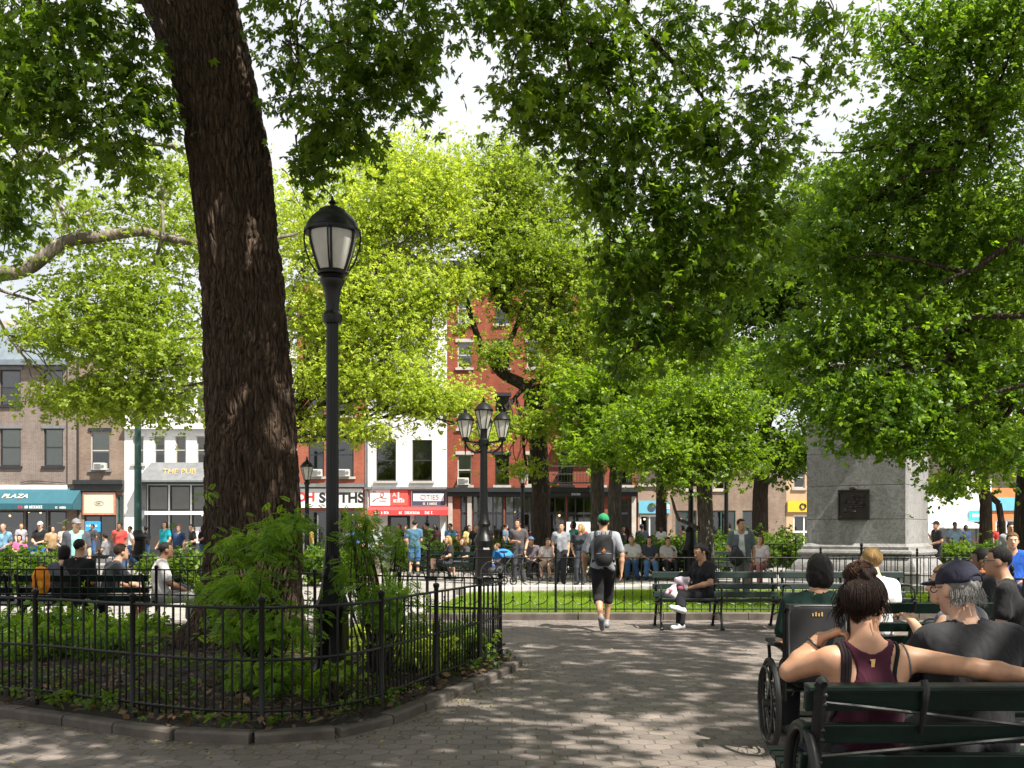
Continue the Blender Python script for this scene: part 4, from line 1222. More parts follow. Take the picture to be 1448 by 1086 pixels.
# ---- A2: narrower taupe bay
root, xc, hs, sh = facade('brick_building', 'narrow taupe brick house with a dark cornice over a cream shop sign', 96, 176, 505, M['brick_taupe'],
    upper=[(128, 155, 532, 580), (128, 155, 610, 664)], shop_holes=[(119, 164, 694), (166, 174, 700)])
for h in hs: sash_window(root, *h, M['stone_trim'], M['white_blind'], .55, M['grey_trim'], M['dark_wood'])
storefront(root, sh[0][0], sh[0][1], sh[0][3], (.5,), M['dark_wood'], bz(729), .3)
storefront(root, sh[1][0], sh[1][1], sh[1][3], (), M['green_metal'], None, .3)
shop_clutter(root, sh[0][0] + .1, sh[0][1] - .1, rb, .9)
b = MB(); x0, x1 = bx(96) - xc, bx(176) - xc
b.span((bx(106) - xc, -.35, bz(685)), (x1, -.002, bz(679))); b.span((bx(107) - xc, -.2, bz(694)), (x1 - .02, -.003, bz(685) - .002)); b.build('cornice', M['dark_wood'], root, smooth=0)
b = MB(); b.span((x0 + .05, -.14, 4.2), (x0 + .55, -.002, bz(510))); b.build('pilaster', M['brick_brown'], root, smooth=0)
b = MB(); b.tube([(x0 + .62, -.09, 0), (x0 + .62, -.09, bz(508))], .055, 8); b.build('drainpipe', M['black_paint'], root)
t = thing('shop_sign', 'cream shop sign in a reddish frame under the dark cornice', 'sign', (bx(141), BD - .06, bz(728)), 0, 'shop signs')
b = MB(); w = (bx(164) - bx(118)) / 2; h = bz(696) - bz(728); b.span((-w + .08, -.03, .1), (w - .08, .02, h - .06)); b.build('panel', M['cream'], t, smooth=0)
b = MB(); fm = mat('coral_frame', (.5, .2, .13), .6)
b.span((-w, -.06, 0), (w, .02, .1)); b.span((-w, -.06, .1), (-w + .08, .02, h)); b.span((w - .08, -.06, .1), (w, .02, h)); b.span((-w + .08, -.06, h - .06), (w - .08, .02, h)); b.build('frame', fm, t, smooth=0)
b = MB(); b.tube([(.0 + .26 * math.cos(a), -.034, h / 2 + .13 * math.sin(a)) for a in np.linspace(0, 6.28, 20, endpoint=False)], .014, 5, closed=True); b.build('emblem', M['grey_trim'], t)
scribble('lettering', -.15, .16, h / 2 - .05, h / 2 + .05, -.036, M['grey_trim'], t, rb)
t = thing('shop_sign', 'bright blue poster board in the window below the cream sign', 'sign', (bx(131), BD + .02, bz(752)), 0, 'shop signs')
b = MB(); b.span((-.45, -.02, 0), (.45, .02, .62)); b.build('panel', mat('poster_blue', (.03, .3, .6), .5), t, smooth=0)
scribble('lettering', -.35, .3, .3, .42, -.026, M['sign_white'], t, rb)
ac_unit(143, 665, BD, 'white air conditioner with a round fan grille in the taupe brick house window')

# ---- B: white building with four narrow windows and a bracketed hood
ups = [(x, x + 15, ya, yb) for ya, yb in ((545, 590), (617, 656)) for x in (188, 218, 248, 278, 308)]
root, xc, hs, sh = facade('white_building', 'white painted house with narrow windows and a grey bracketed shop hood', 176, 420, 500, M['white_paint'],
    upper=ups + [(x, x + 15, ya, yb) for ya, yb in ((545, 590), (617, 656)) for x in (338, 368, 396)], shop_holes=[(209, 238, 686), (240, 269, 686), (271, 300, 686), (304, 415, 690)])
for i, h in enumerate(hs): sash_window(root, *h, M['stone_trim'], M['tan_blind'], (.4, .9, .3, .95)[i % 4], M['stone_trim'], M['white_paint'])
for h in sh: storefront(root, h[0], h[1], h[3], (.5,) if h[1] - h[0] > 2 else (), M['dark_wood'], bz(722), .35, blind=M['tan_blind'])
shop_clutter(root, sh[0][0] + .1, sh[3][1] - .1, rb)
x0, x1 = bx(176) - xc, bx(420) - xc
b = MB(); b.span((x0, -.3, bz(607)), (x1, -.002, bz(603))); b.build('cornice', M['white_paint'], root, smooth=0); b = MB(); b.span((x0, -.15, bz(540)), (x1, -.002, bz(537))); b.build('cornice', M['white_paint'], root, smooth=0); b = MB(); b.span((x0, -.45, bz(508)), (x1, -.002, bz(498))); b.build('cornice', M['white_paint'], root, smooth=0)
b = MB(); b.span((bx(196) - xc, -.18, 0), (bx(208) - xc, -.002, bz(672))); b.build('pilaster', M['grey_trim'], root, smooth=0)
b = MB(); b.span((bx(196) - xc, -.62, bz(685)), (bx(302) - xc, -.002, bz(680) - .002)); b.build('fascia', M['green_metal'], root, smooth=0)
hood = MB(); za, zb_ = bz(680), bz(660)
xa, xb = bx(200) - xc, bx(302) - xc
hood.add([(xa, -.9, za), (xb, -.9, za), (xb, -.05, zb_ + .25), (xa + .6, -.05, zb_ + .25), (xa, -.05, za)], [(0, 1, 2, 3), (0, 3, 4)])
hood.span((xa, -.92, za - .1), (xb, -.05, za - .001)); hood.build('hood', M['grey_trim'], root, smooth=0)
h_ang = math.degrees(math.atan2(zb_ + .25 - za, .85))
letters('lettering', 'THE PUB', bx(258) - xc, -.55, (za + zb_ + .25) / 2 - .02, .5, M['gilt'], root, 'CENTER', .0, h_ang + 12)
b = MB(); b.span((bx(209) - xc, -.5, bz(728)), (bx(300) - xc, -.02, bz(723))); b.build('canopy_strip', M['sign_white'], root, smooth=0)
t = thing('shop_sign', 'pale poster with red and blue print beside the white house door', 'sign', (bx(285), BD - .05, bz(768)), 0, 'shop signs')
b = MB(); b.span((-.33, -.02, 0), (.33, .02, .95)); b.build('panel', M['sign_white'], t, smooth=0)
scribble('lettering', -.25, .25, .62, .78, -.026, M['sign_red'], t, rb); scribble('lettering', -.25, .25, .36, .5, -.026, M['sign_navy'], t, rb); scribble('lettering', -.2, .25, .14, .26, -.026, M['sign_red'], t, rb)

# ---- C: orange brick
root, xc, hs, sh = facade('brick_building', 'orange painted brick house over a white shop sign with heavy black letters', 420, 516, 400, M['brick_orange'],
    upper=[(436, 458, ya, yb) for ya, yb in ((430, 490), (530, 588), (612, 674))] + [(474, 500, ya, yb) for ya, yb in ((430, 490), (530, 588), (612, 674))], shop_holes=[(428, 470, 722), (472, 510, 722)])
for i, h in enumerate(hs): sash_window(root, *h, M['dark_wood'], M['white_blind'], (.3, .6, .2)[i % 3], M['stone_trim'], M['stone_trim'])
for h in sh: storefront(root, h[0], h[1], h[3], (.5,), M['grey_trim'], None, .4)
shop_clutter(root, sh[0][0] + .1, sh[1][1] - .1, rb)
b = MB(); b.span((bx(420) - xc, -.3, bz(689)), (bx(515.5) - xc, -.002, bz(684))); b.build('cornice', M['grey_trim'], root, smooth=0)
t = thing('shop_sign', 'long white shop sign with heavy black and red letters on the orange house', 'sign', (bx(468), BD - .09, bz(718)), 0, 'shop signs')
w = (bx(513) - bx(423)) / 2; h = bz(691) - bz(718)
b = MB(); b.span((-w, -.05, 0), (w, .05, h)); b.build('panel', M['sign_white'], t, smooth=0)
letters('lettering', 'SMITHS', .65, -.06, h / 2, .8, M['black_paint'], t, 'CENTER', .03)
letters('lettering', 'OH', -1.45, -.06, h / 2 + .05, .7, M['sign_red'], t, 'CENTER', .03)
ac_unit(448, 674, BD, 'pale air conditioner in the orange house window behind the lamp post')
ac_unit(487, 674, BD, 'boxy air conditioner in the orange house, right of the lamp post')

# ---- D: tall white
root, xc, hs, sh = facade('white_building', 'tall white house between the orange and red ones, red awning at its foot', 516, 632, 372, M['brick_white'],
    upper=[(x, x + w_, ya, yb) for ya, yb in ((410, 468), (515, 575), (622, 680)) for x, w_ in ((532, 28), (583, 28))], shop_holes=[(548, 580, 726), (584, 624, 726)], floors=(4.2, 8.5, 12.5))
for i, h in enumerate(hs): sash_window(root, *h, M['dark_wood'], M['grey_trim'], (.2, .5)[i % 2], M['stone_trim'], None)
storefront(root, sh[0][0], sh[0][1], sh[0][3], (), M['dark_wood'], None, .1, door=0)
storefront(root, sh[1][0], sh[1][1], sh[1][3], (), M['sign_white'], None, .5)
shop_clutter(root, sh[0][0] + .1, sh[1][1] - .1, rb)
b = MB(); b.span((bx(516) - xc, -.2, bz(692)), (bx(632) - xc, -.002, bz(689))); b.build('cornice', M['grey_trim'], root, smooth=0); b = MB(); b.span((bx(516) - xc, -.5, bz(380)), (bx(632) - xc, -.002, bz(372))); b.build('cornice', M['grey_trim'], root, smooth=0)
b = MB(); b.tube([(bx(519.5) - xc, -.1, 0), (bx(519.5) - xc, -.1, bz(380))], .05, 8); b.build('drainpipe', M['grey_trim'], root)
b = MB(); b.span((bx(524) - xc, -.04, bz(716)), (bx(581) - xc, -.002, bz(693))); b.build('sign_band', M['sign_red'], root, smooth=0)
def small_sign(label, px0, px1, pyt, pyb, m, yoff=-.08, fr=None):
    w = (bx(px1) - bx(px0)) / 2; h = bz(pyt) - bz(pyb)
    t = thing('shop_sign', label, 'sign', ((bx(px0) + bx(px1)) / 2, BD + yoff, bz(pyb)), 0, 'shop signs')
    b = MB(); b.span((-w, -.02, 0), (w, .03, h)); b.build('panel', m, t, smooth=0)
    if fr:
        b = MB(); q = .06
        b.span((-w - q, -.06, -q), (w + q, .03, -.001)); b.span((-w - q, -.06, h + .001), (w + q, .03, h + q)); b.span((-w - q, -.06, 0), (-w - .001, .03, h)); b.span((w + .001, -.06, 0), (w + q, .03, h)); b.build('frame', fr, t, smooth=0)
    return t, w, h
t, w, h = small_sign('square white sign with a red ring and a thin black line drawing', 524, 552, 692, 715, M['sign_white'])
b = MB(); b.tube([(.12 + .09 * math.cos(a), -.03, h * .68 + .13 * math.sin(a)) for a in np.linspace(0, 6.28, 20, endpoint=False)], .022, 5, closed=True); b.build('emblem', M['sign_red'], t)
b = MB(); b.tube([(-w * .75, -.028, h * .25), (-w * .4, -.028, h * .42), (0, -.028, h * .5), (w * .7, -.028, h * .42)], .014, 5); b.tube([(-w * .75, -.028, h * .25), (-w * .5, -.028, h * .38)], .028, 5); b.build('line_drawing', M['black_paint'], t)
scribble('lettering', -w * .75, -w * .4, h * .8, h * .9, -.026, M['grey_trim'], t, rb); scribble('lettering', -.05, .35, h * .22, h * .32, -.026, M['grey_trim'], t, rb)
t, w, h = small_sign('red square sign with white lettering next to the white one', 553, 577, 693, 715, mat('sign_red_light', (.7, .1, .08), .5))
letters('lettering', 'A', -w * .6, -.03, h * .68, .34, M['sign_white'], t); letters('lettering', 'L', .02, -.03, h * .6, .6, M['sign_white'], t, 'CENTER', .01)
scribble('lettering', -w * .7, w * .8, h * .2, h * .4, -.026, M['sign_white'], t, rb)
t, w, h = small_sign('navy framed sign with a white band of tall grey letters', 583, 630, 694, 715, M['sign_navy'], fr=M['grey_trim'])
b = MB(); b.span((-w * .93, -.04, h * .3), (w * .9, -.021, h * .8)); b.build('band', M['sign_white'], t, smooth=0)
letters('lettering', 'OTIES', .05, -.05, h * .55, .42, M['grey_trim'], t, 'CENTER', 0)
scribble('lettering', -w * .4, w * .5, h * .06, h * .2, -.026, M['sign_white'], t, rb)
t, axc, AH, zv, ao = awning('awning', 'red canvas awning with small white lettering under the shop signs', 522, 634, 716.5, 729, 0, 1.0, M['canvas_red'], BD, .3)
for a, c in ((531, 553), (567, 597), (603, 615)): scribble('lettering', bx(a) - axc, bx(c) - axc, .07, .23, -ao - .006, M['sign_white'], t, rb)

# ---- E: red brick, four storeys, dark shopfront
rows = ((414, 458), (484, 520), (560, 606), (643, 686))
ups = [(x, x + 20, a, c) for a, c in rows for x in (647, 700, 745, 790, 835, 874)]
root, xc, hs, sh = facade('brick_building', 'four storey red brick building with a long dark shopfront and window air conditioners', 632, 900, 372, M['brick_red'],
    upper=ups, shop_holes=[(651, 660, 700), (668, 712, 700), (714, 752, 700), (756, 800, 702), (802, 838, 702), (876, 892, 706)], floors=(4.0, 7.6, 10.6, 13.6))
for i, h in enumerate(hs): sash_window(root, *h, M['dark_wood'] if i % 2 else M['stone_trim'], (M['white_blind'], M['grey_trim'], M['tan_blind'])[i % 3], (.5, .3, .6, .2)[i % 4], M['stone_trim'], M['stone_trim'] if i % 2 == 0 else M['dark_wood'])
for k, h in enumerate(sh): storefront(root, h[0], h[1], h[3], (.33, .66) if h[1] - h[0] > 1.3 else (), M['dark_wood'], bz(726), .35, blind=M['cream'] if k in (1, 2) else None, door=1 if k == 2 else None)
shop_clutter(root, sh[0][0] + .1, sh[4][1] - .1, rb)
x0, x1 = bx(632) - xc, bx(900) - xc
for lo_, hi_ in (((x0 + .02, -.45, bz(696)), (x1 + .1, -.002, bz(690))), ((x0 + .05, -.22, bz(702)), (x1, -.003, bz(696) - .002)), ((x0, -.6, bz(382)), (x1, -.002, bz(372)))):
    b = MB(); b.span(lo_, hi_); b.build('cornice', M['dark_wood'], root, smooth=0)
for px in (634, 661, 840, 893): b = MB(); b.span((bx(px) - xc, -.16, 0), (bx(px + 6) - xc, -.003, bz(702) - .003)); b.build('pilaster', M['stone_trim'], root, smooth=0)
fe = MB()
for zf in (bz(690) + .3, bz(606) - .15, bz(520) - .15):
    xa, xb = bx(792) - xc, bx(862) - xc
    if zf < 5: xa, xb = bx(775) - xc, bx(838) - xc
    fe.span((xa, -1.05, zf - .05), (xb, -.15, zf))
    fe.tube([(xa, -1.05, zf + .9), (xb, -1.05, zf + .9)], .025, 6); fe.tube([(xa, -1.05, zf + .45), (xb, -1.05, zf + .45)], .018, 6)
    k = xa
    while k <= xb + .01: fe.tube([(k, -1.05, zf), (k, -1.05, zf + .9)], .014, 5); k += .18
    fe.beam((xa + .3, -.5, zf + .02), (xb - .5, -.5, zf + 3.0), .05, .12); fe.beam((xa + .3, -.95, zf + .02), (xb - .5, -.95, zf + 3.0), .05, .12)
fe.build('fire_escape', M['black_paint'], root, smooth=0)
for px, py, lb in ((655, 686, 'boxy white air conditioner in the lowest red brick window by the four-lantern lamp'), (656, 459, 'small air conditioner high up in the top storey of the red brick building'), (884, 606, 'air conditioner half hidden by maple leaves on the red brick building')):
    ac_unit(px, py, BD, lb)
t, w, h = small_sign('white poster with red figures in the dark shopfront window', 801, 836, 738, 768, M['sign_white'], -.03)
for q in range(5):
    b = MB() if q == 0 else b
    b.ball((rb.uniform(-w * .6, w * .6), -.03, rb.uniform(h * .3, h * .8)), (.14, .015, .16), 10)
b.build('figures', M['sign_red'], t)
scribble('lettering', -w * .7, w * .7, h * .08, h * .2, -.026, M['sign_navy'], t, rb)
scribble('lettering_strip', bx(808) - xc, bx(822) - xc, bz(700.5), bz(697.5), -.232, M['sign_white'], root, rb)

# ---- F: low taupe shop with a blue sign, then the far corner shops
root, xc, hs, sh = facade('low_shop', 'low taupe stuccoed shop with a light blue sign, right of the red brick building', 902, 950, 686, M['stucco_taupe'], shop_holes=[(905, 944, 728)], floors=(3.6,))
storefront(root, sh[0][0], sh[0][1], sh[0][3], (.35, .7), M['sign_white'], None, .4)
shop_clutter(root, sh[0][0] + .1, sh[0][1] - .1, rb)
b = MB(); b.span((bx(901) - xc, -.12, bz(688)), (bx(951) - xc, .3, bz(684))); b.build('coping', M['stone_trim'], root, smooth=0)
t, w, h = small_sign('light blue fascia sign with a dark round emblem on the low taupe shop', 903, 947, 708, 726, M['sign_blue'])
b = MB(); b.lathe([(0, 0), (.24, 0), (.24, .03), (0, .03)], 20)
for i, v in enumerate(b.v): b.v[i] = (-.15 + v[0], -.022 - v[2], h / 2 + v[1])
b.build('emblem', M['sign_navy'], t, smooth=0)
letters('lettering', 'BAKES', .42, -.03, h / 2, .34, M['sign_white'], t, 'CENTER', .01)

fd = 62.0
root, xc, hs, sh = facade('brick_building', 'low far taupe brick shop with teal window frames left of the pedestal', 950, 1112, 660, M['brick_taupe'], d=fd, shop_holes=[(955, 985, 722), (1000, 1040, 722), (1050, 1080, 722)], upper=[(965, 980, 672, 692), (1010, 1025, 672, 692)], floors=(4.2,))
for h in hs: sash_window(root, *h, M['stone_trim'], M['white_blind'], .4, M['stone_trim'], None)
for h in sh: storefront(root, h[0], h[1], h[3], (.5,), M['green_metal'], None, .4)
shop_clutter(root, sh[0][0], sh[2][1], rb)
root, xc, hs, sh = facade('low_shop', 'tan stuccoed corner shop under a yellow sign beside the granite pedestal', 1112, 1230, 640, M['stucco_tan'], d=fd, shop_holes=[(1122, 1160, 728), (1165, 1200, 728)], upper=[(1122, 1138, 660, 690)], floors=(4.2,))
for h in hs: sash_window(root, *h, M['stone_trim'], M['white_blind'], .5, M['stone_trim'], None)
for h in sh: storefront(root, h[0], h[1], h[3], (.4,), M['sign_white'], bz(752, fd), .4)
t = thing('shop_sign', 'yellow fascia sign with a black round emblem left of the granite pedestal', 'sign', (bx(1130, fd), fd - .1, bz(724, fd)), 0, 'shop signs')
h = bz(708, fd) - bz(724, fd)
b = MB(); b.span((-.75, -.03, 0), (.75, .05, h)); b.build('panel', M['sign_yellow'], t, smooth=0)
b = MB(); b.tube([(.2 + .17 * math.cos(a), -.04, h / 2 + .17 * math.sin(a)) for a in np.linspace(0, 6.28, 20, endpoint=False)], .05, 6, closed=True); b.build('emblem', M['black_paint'], t)
root, xc, hs, sh = facade('low_shop', 'pale shop with a white canopy right of the granite pedestal', 1300, 1402, 680, M['white_paint'], d=fd, shop_holes=[(1326, 1358, 740), (1368, 1396, 738)], floors=(4.0,))
for h in sh: storefront(root, h[0], h[1], h[3], (.5,), M['dark_wood'], None, .4)
shop_clutter(root, sh[0][0], sh[1][1], rb)
b = MB(); b.add([(bx(1320, fd) - xc, -1.6, bz(745, fd)), (bx(1380, fd) - xc, -1.6, bz(745, fd)), (bx(1372, fd) - xc, -.02, bz(738, fd)), (bx(1326, fd) - xc, -.02, bz(738, fd)), (bx(1320, fd) - xc, -1.6, bz(747, fd)), (bx(1380, fd) - xc, -1.6, bz(747, fd)), (bx(1380, fd) - xc, -.02, bz(747, fd)), (bx(1320, fd) - xc, -.02, bz(747, fd))], [(0, 1, 2, 3), (0, 4, 5, 1), (4, 7, 6, 5), (1, 5, 6, 2), (0, 3, 7, 4)]); b.build('canopy', M['sign_white'], root, smooth=0)
t = thing('shop_sign', 'turquoise fascia sign with white lettering under the right-hand trees', 'sign', (bx(1385, fd), fd - .1, bz(736, fd)), 0, 'shop signs')
h = bz(722, fd) - bz(736, fd)
b = MB(); b.span((-.7, -.03, 0), (.7, .05, h)); b.build('panel', mat('sign_turquoise', (.05, .45, .55), .5), t, smooth=0)
scribble('lettering', -.5, .55, h * .35, h * .7, -.036, M['sign_white'], t, rb)
root, xc, hs, sh = facade('low_shop', 'orange fronted shop under a blue fascia at the right edge', 1402, 1500, 690, mat('orange_render', (.6, .2, .07), .8, 0, .12, 2), d=fd, shop_holes=[(1408, 1440, 735), (1446, 1480, 735)], floors=(3.8,))
for h in sh: storefront(root, h[0], h[1], h[3], (.5,), M['sign_white'], None, .4)
shop_clutter(root, sh[0][0], sh[1][1], rb)
b = MB(); b.span((bx(1402, fd) - xc, -.1, bz(722, fd)), (bx(1500, fd) - xc, -.002, bz(704, fd))); b.build('fascia', M['sign_blue'], root, smooth=0)
# ------------------------------------------------------------- lamps and posts
def big_lamp():
    d = 9.4
    s = F / d
    x = (470 - CX) / s
    t = thing('street_lamp', 'tall black cast iron lamp with one frosted acorn lantern beside the big trunk', 'lamp post', (x, d, 0.08), 0, 'park lamps')
    z = lambda py: EYE + (HY - py) / s - .08
    r = lambda w: w / s / 2
    b = MB()
    b.lathe([(.20, 0), (.20, .10), (.175, .13), (.16, .2), (.155, .62), (.17, .66), (.172, .70), (.15, .74), (.13, .80), (.115, .87), (.105, .93), (.10, .97)], 8)
    b.lathe([(.10, .965), (.105, .99), (.096, 1.03), (.088, 1.06), (.085, 1.12), (.078, 1.18)], 24)
    b.build('base', M['iron'], t, smooth=30)
    b = MB()
    b.lathe([(.078, 1.175), (.07, 1.22), (r(18.5), 1.3), (r(17.5), z(600)), (r(17), z(455))], 48, flute=.10, nf=12)
    b.lathe([(r(24), z(458)), (r(28), z(452)), (r(28), z(446)), (r(19), z(440)), (r(19), z(436)), (r(18.5), z(432)), (r(22), z(415)), (r(28), z(405)), (r(34), z(400)), (r(34), z(396)), (r(30), z(394)), (r(36), z(390)), (r(30), z(386))], 28)
    b.build('shaft', M['iron'], t, smooth=35)
    b = MB()
    b.lathe([(r(34), z(391)), (r(42), z(389)), (r(44), z(386)), (r(40), z(383))], 28)
    b.build('collar', M['iron'], t, smooth=35); b = MB()
    b.lathe([(r(70), z(331)), (r(80), z(330)), (r(80), z(326)), (r(74), z(324)), (r(72), z(318)), (r(61), z(310)), (r(47), z(303)), (r(40), z(301.5)), (r(38), z(298)), (r(28), z(295)), (r(12), z(293))], 32)
    b.build('cap', M['iron'], t, smooth=35)
    b = MB(); b.lathe([(r(12), z(294)), (r(8), z(292)), (r(7), z(289)), (r(12), z(287)), (r(10), z(285)), (r(5), z(283)), (r(4), z(280)), (r(1), z(277))], 14)
    b.build('finial', M['iron'], t, smooth=35)
    b = MB()
    prof = [(r(36), z(386)), (r(44), z(376)), (r(54), z(362)), (r(62), z(348)), (r(66), z(338)), (r(66), z(330))]
    b.lathe(prof, 32); b.build('lantern_glass', M['frosted'], t)
    c = MB()
    for k in range(6):
        a = k * math.pi / 3 + math.pi / 2 + .12
        pts = [(math.cos(a) * (q + .012), math.sin(a) * (q + .012), zz) for q, zz in prof]
        c.tube(pts, .013, 6)
    c.build('cage', M['iron'], t)
    c = MB()
    for k in range(4):
        a = k * math.pi / 2 + .02
        pts = [(math.cos(a) * q, math.sin(a) * q, zz) for q, zz in ((r(78), z(327)), (r(80), z(338)), (r(76), z(352)), (r(62), z(372)), (r(46), z(384)))]
        c = MB(); c.tube(pts, .009, 6); c.build('bracket', M['iron'], t)
big_lamp()

def lantern(parent, x, y, z, h, gm=None):
    """hexagonal tapered park lantern of height h standing at (x, y, z)"""
    o = MB()
    o.lathe([(.05, 0), (.09 * h / .9, .02), (.10 * h / .9, .05)], 6, (x, y, z))
    o.lathe([(.225 * h / .9, .56 * h), (.25 * h / .9, .57 * h), (.25 * h / .9, .60 * h), (.19 * h / .9, .70 * h), (.11 * h / .9, .78 * h), (.05, .82 * h), (.05, .86 * h), (.025, .88 * h), (.035, .92 * h), (.008, h)], 12, (x, y, z))
    for k in range(6):
        a = k * math.pi / 3
        o.tube([(x + .105 * h / .9 * math.cos(a), y + .105 * h / .9 * math.sin(a), z + .04), (x + .23 * h / .9 * math.cos(a), y + .23 * h / .9 * math.sin(a), z + .57 * h)], .012, 5)
    o = o.build('lantern', M['iron'], parent, smooth=30)
    g = MB(); g.lathe([(.095 * h / .9, .045), (.215 * h / .9, .565 * h)], 6, (x, y, z)); g.build('lantern_glass', M['frosted'], o, smooth=30)
    return o

def cluster_lamp():
    d = 28.0; s = F / d
    x = (684 - CX) / s
    t = thing('street_lamp', 'black cast iron lamp carrying four lanterns on curled arms near the bench sitters', 'lamp post', (x, d, 0), 0, 'park lamps')
    b = MB()
    b.lathe([(.30, 0), (.30, .15), (.25, .22), (.23, .9), (.25, .96), (.21, 1.02)], 8)
    b.lathe([(.21, 1.02), (.29, 1.2), (.22, 1.36), (.16, 1.45), (.15, 1.6), (.20, 1.68), (.15, 1.8), (.125, 2.0)], 20)
    b.build('base', M['iron'], t, smooth=30)
    b = MB()
    b.lathe([(.13, 1.95), (.115, 2.2), (.10, 3.9), (.15, 3.95), (.15, 4.05), (.10, 4.1), (.09, 4.5), (.13, 4.56), (.06, 4.62)], 20)
    b.build('shaft', M['iron'], t, smooth=35)
    for k, a in enumerate((R(180), R(0), R(90))):
        c = MB()
        ca, sa = math.cos(a), math.sin(a)
        q = lambda u, zz: (u * ca, u * sa, zz)
        c.tube([q(.08, 3.72), q(.25, 3.70), q(.42, 3.80), q(.52, 3.95), q(.52, 4.05)], .035, 7)
        c.tube([q(.08, 3.98), q(.3, 4.0), q(.52, 4.04)], .03, 7)
        c.tube([q(.2 + .1 * math.cos(v), 3.85 + .09 * math.sin(v)) for v in np.linspace(0, 5.2, 12)], .018, 6)
        c.tube([q(.52, 3.9), q(.52, 3.6)], [.035, .01], 6)
        c.lathe([(.02, 4.0), (.11, 4.04), (.12, 4.08), (.05, 4.1)], 12, (.52 * ca, .52 * sa, 0))
        c.build('arm', M['iron'], t, smooth=35)
        lantern(t, .52 * ca, .52 * sa, 4.08, .92)
    lantern(t, 0, -.02, 4.32, .98)
cluster_lamp()

def small_lamp(px, pyfoot, pytop, d, label, base=True):
    s = F / d
    top = EYE + (HY - pytop) / s
    t = thing('street_lamp', label, 'lamp post', ((px - CX) / s, d, 0), 0, 'park lamps')
    b = MB()
    if base:
        b.lathe([(.27, 0), (.27, .12), (.23, .18), (.21, .7), (.23, .76), (.30, .9), (.21, 1.05), (.18, 1.15), (.15, 1.45), (.18, 1.5), (.12, 1.6)], 12)
    else:
        b.lathe([(.18, 0), (.18, .1), (.13, .2), (.11, .8), (.12, .84), (.08, .9)], 12)
    b.build('base', M['iron'], t, smooth=30)
    b = MB(); z0 = 1.55 if base else .88
    b.lathe([(.085, z0), (.07, top - 1.0), (.1, top - .96), (.1, top - .9), (.05, top - .85)], 14); b.build('shaft', M['iron'], t, smooth=35)
    lantern(t, 0, 0, top - .86, .86)
small_lamp(434, 0, 645, 34, 'slim black lamp with one lantern between the big trunk and the orange house', False)
small_lamp(739, 0, 655, 40, 'slim black lamp with one lantern in front of the dark shopfront', False)
small_lamp(977, 0, 610, 30, 'black lamp with a wide bell base behind the seated woman in black')
small_lamp(1027, 0, 640, 36, 'thin black lamp under the bright maple, behind the man in the grey vest', False)

# dark green utility pole with a flared base
d = 40.0; s = F / d
t = thing('utility_pole', 'thick dark green pole with a stepped base in front of the white house', 'pole', ((195 - CX) / s, d, 0), 0)
b = MB(); b.lathe([(.36, 0), (.36, .5), (.30, .55), (.30, 1.1), (.36, 1.15), (.36, 1.25), (.2, 1.4), (.17, 1.5)], 16); b.build('base', M['iron'], t, smooth=30)
b = MB(); b.lathe([(.15, 1.45), (.14, 4.0), (.16, 4.02), (.16, 4.1), (.13, 4.12), (.115, 7.6)], 16); b.build('shaft', M['green_metal'], t, smooth=35)
b = MB(); b.beam((0, 0, 7.4), (2.2, -.4, 7.75), .08, .08); b.build('arm', M['green_metal'], t, smooth=0)

# ------------------------------------------------------------------ fences
def railing(name, label, line, posts, height, tall, rails, short=None, hoops=False, pr=.009, rr=.012, post_r=.021, finial=True, z0=.0, group='iron park railings', style='round'):
    """line: (n,2) points; posts: distances along it that carry a post"""
    L = resample(np.array(line, float), .04)
    D = np.concatenate([[0], np.cumsum(np.linalg.norm(np.diff(L, axis=0), axis=1))])
    at = lambda q: (float(np.interp(q, D, L[:, 0])), float(np.interp(q, D, L[:, 1])))
    base = at(D[-1] / 2)
    root = thing(name, label, 'fence', (base[0], base[1], z0), 0, group)
    loc = lambda q, z: (at(q)[0] - base[0], at(q)[1] - base[1], z)
    posts = [p for p in posts if p <= D[-1] + .01]
    for p in posts:
        b = MB(); c = loc(p, 0)
        b.lathe([(post_r * 1.5, -.08), (post_r * 1.5, .06), (post_r, .08), (post_r, height - .02), (post_r * 1.4, height), (post_r * 1.4, height + .02), (post_r * .8, height + .03)] + ([(post_r * 1.35, height + .06), (post_r * 1.2, height + .09), (.004, height + .12)] if finial else [(.004, height + .034)]), 10, c)
        b.build('post', M['iron'], root, smooth=35)
    for i in range(len(posts) - 1):
        a, c = posts[i], posts[i + 1]
        b = MB()
        n = max(2, int((c - a) / .12))
        for z in rails:
            b.tube([loc(a + (c - a) * k / n, z) for k in range(n + 1)], rr, 6)
        m = max(1, int(round((c - a) / tall)))
        for k in range(1, m):
            q = a + (c - a) * k / m
            top = rails[-1]
            b.tube([loc(q, rails[0] - .06 if short else .0), loc(q, top)], pr, 6)
            if hoops and k < m - 1 and k % 2 == 1:
                q2 = a + (c - a) * (k + 1) / m
        if short:
            for k in range(m):
                q = a + (c - a) * (k + .5) / m
                b.tube([loc(q, rails[0] - .06), loc(q, short), loc(q, short + .07)], [pr * .9, pr * .9, .002], 6)
        if style == 'scroll':
            for k in range(m // 2):
                q = a + (c - a) * (2 * k + 1) / m
                b.tube([loc(q + .16 * math.cos(v), .34 + .14 * math.sin(v)) for v in np.linspace(math.pi, 2 * math.pi, 9)], .008, 5)
        b.build('picket_panel', M['iron'], root, smooth=60)
    return root

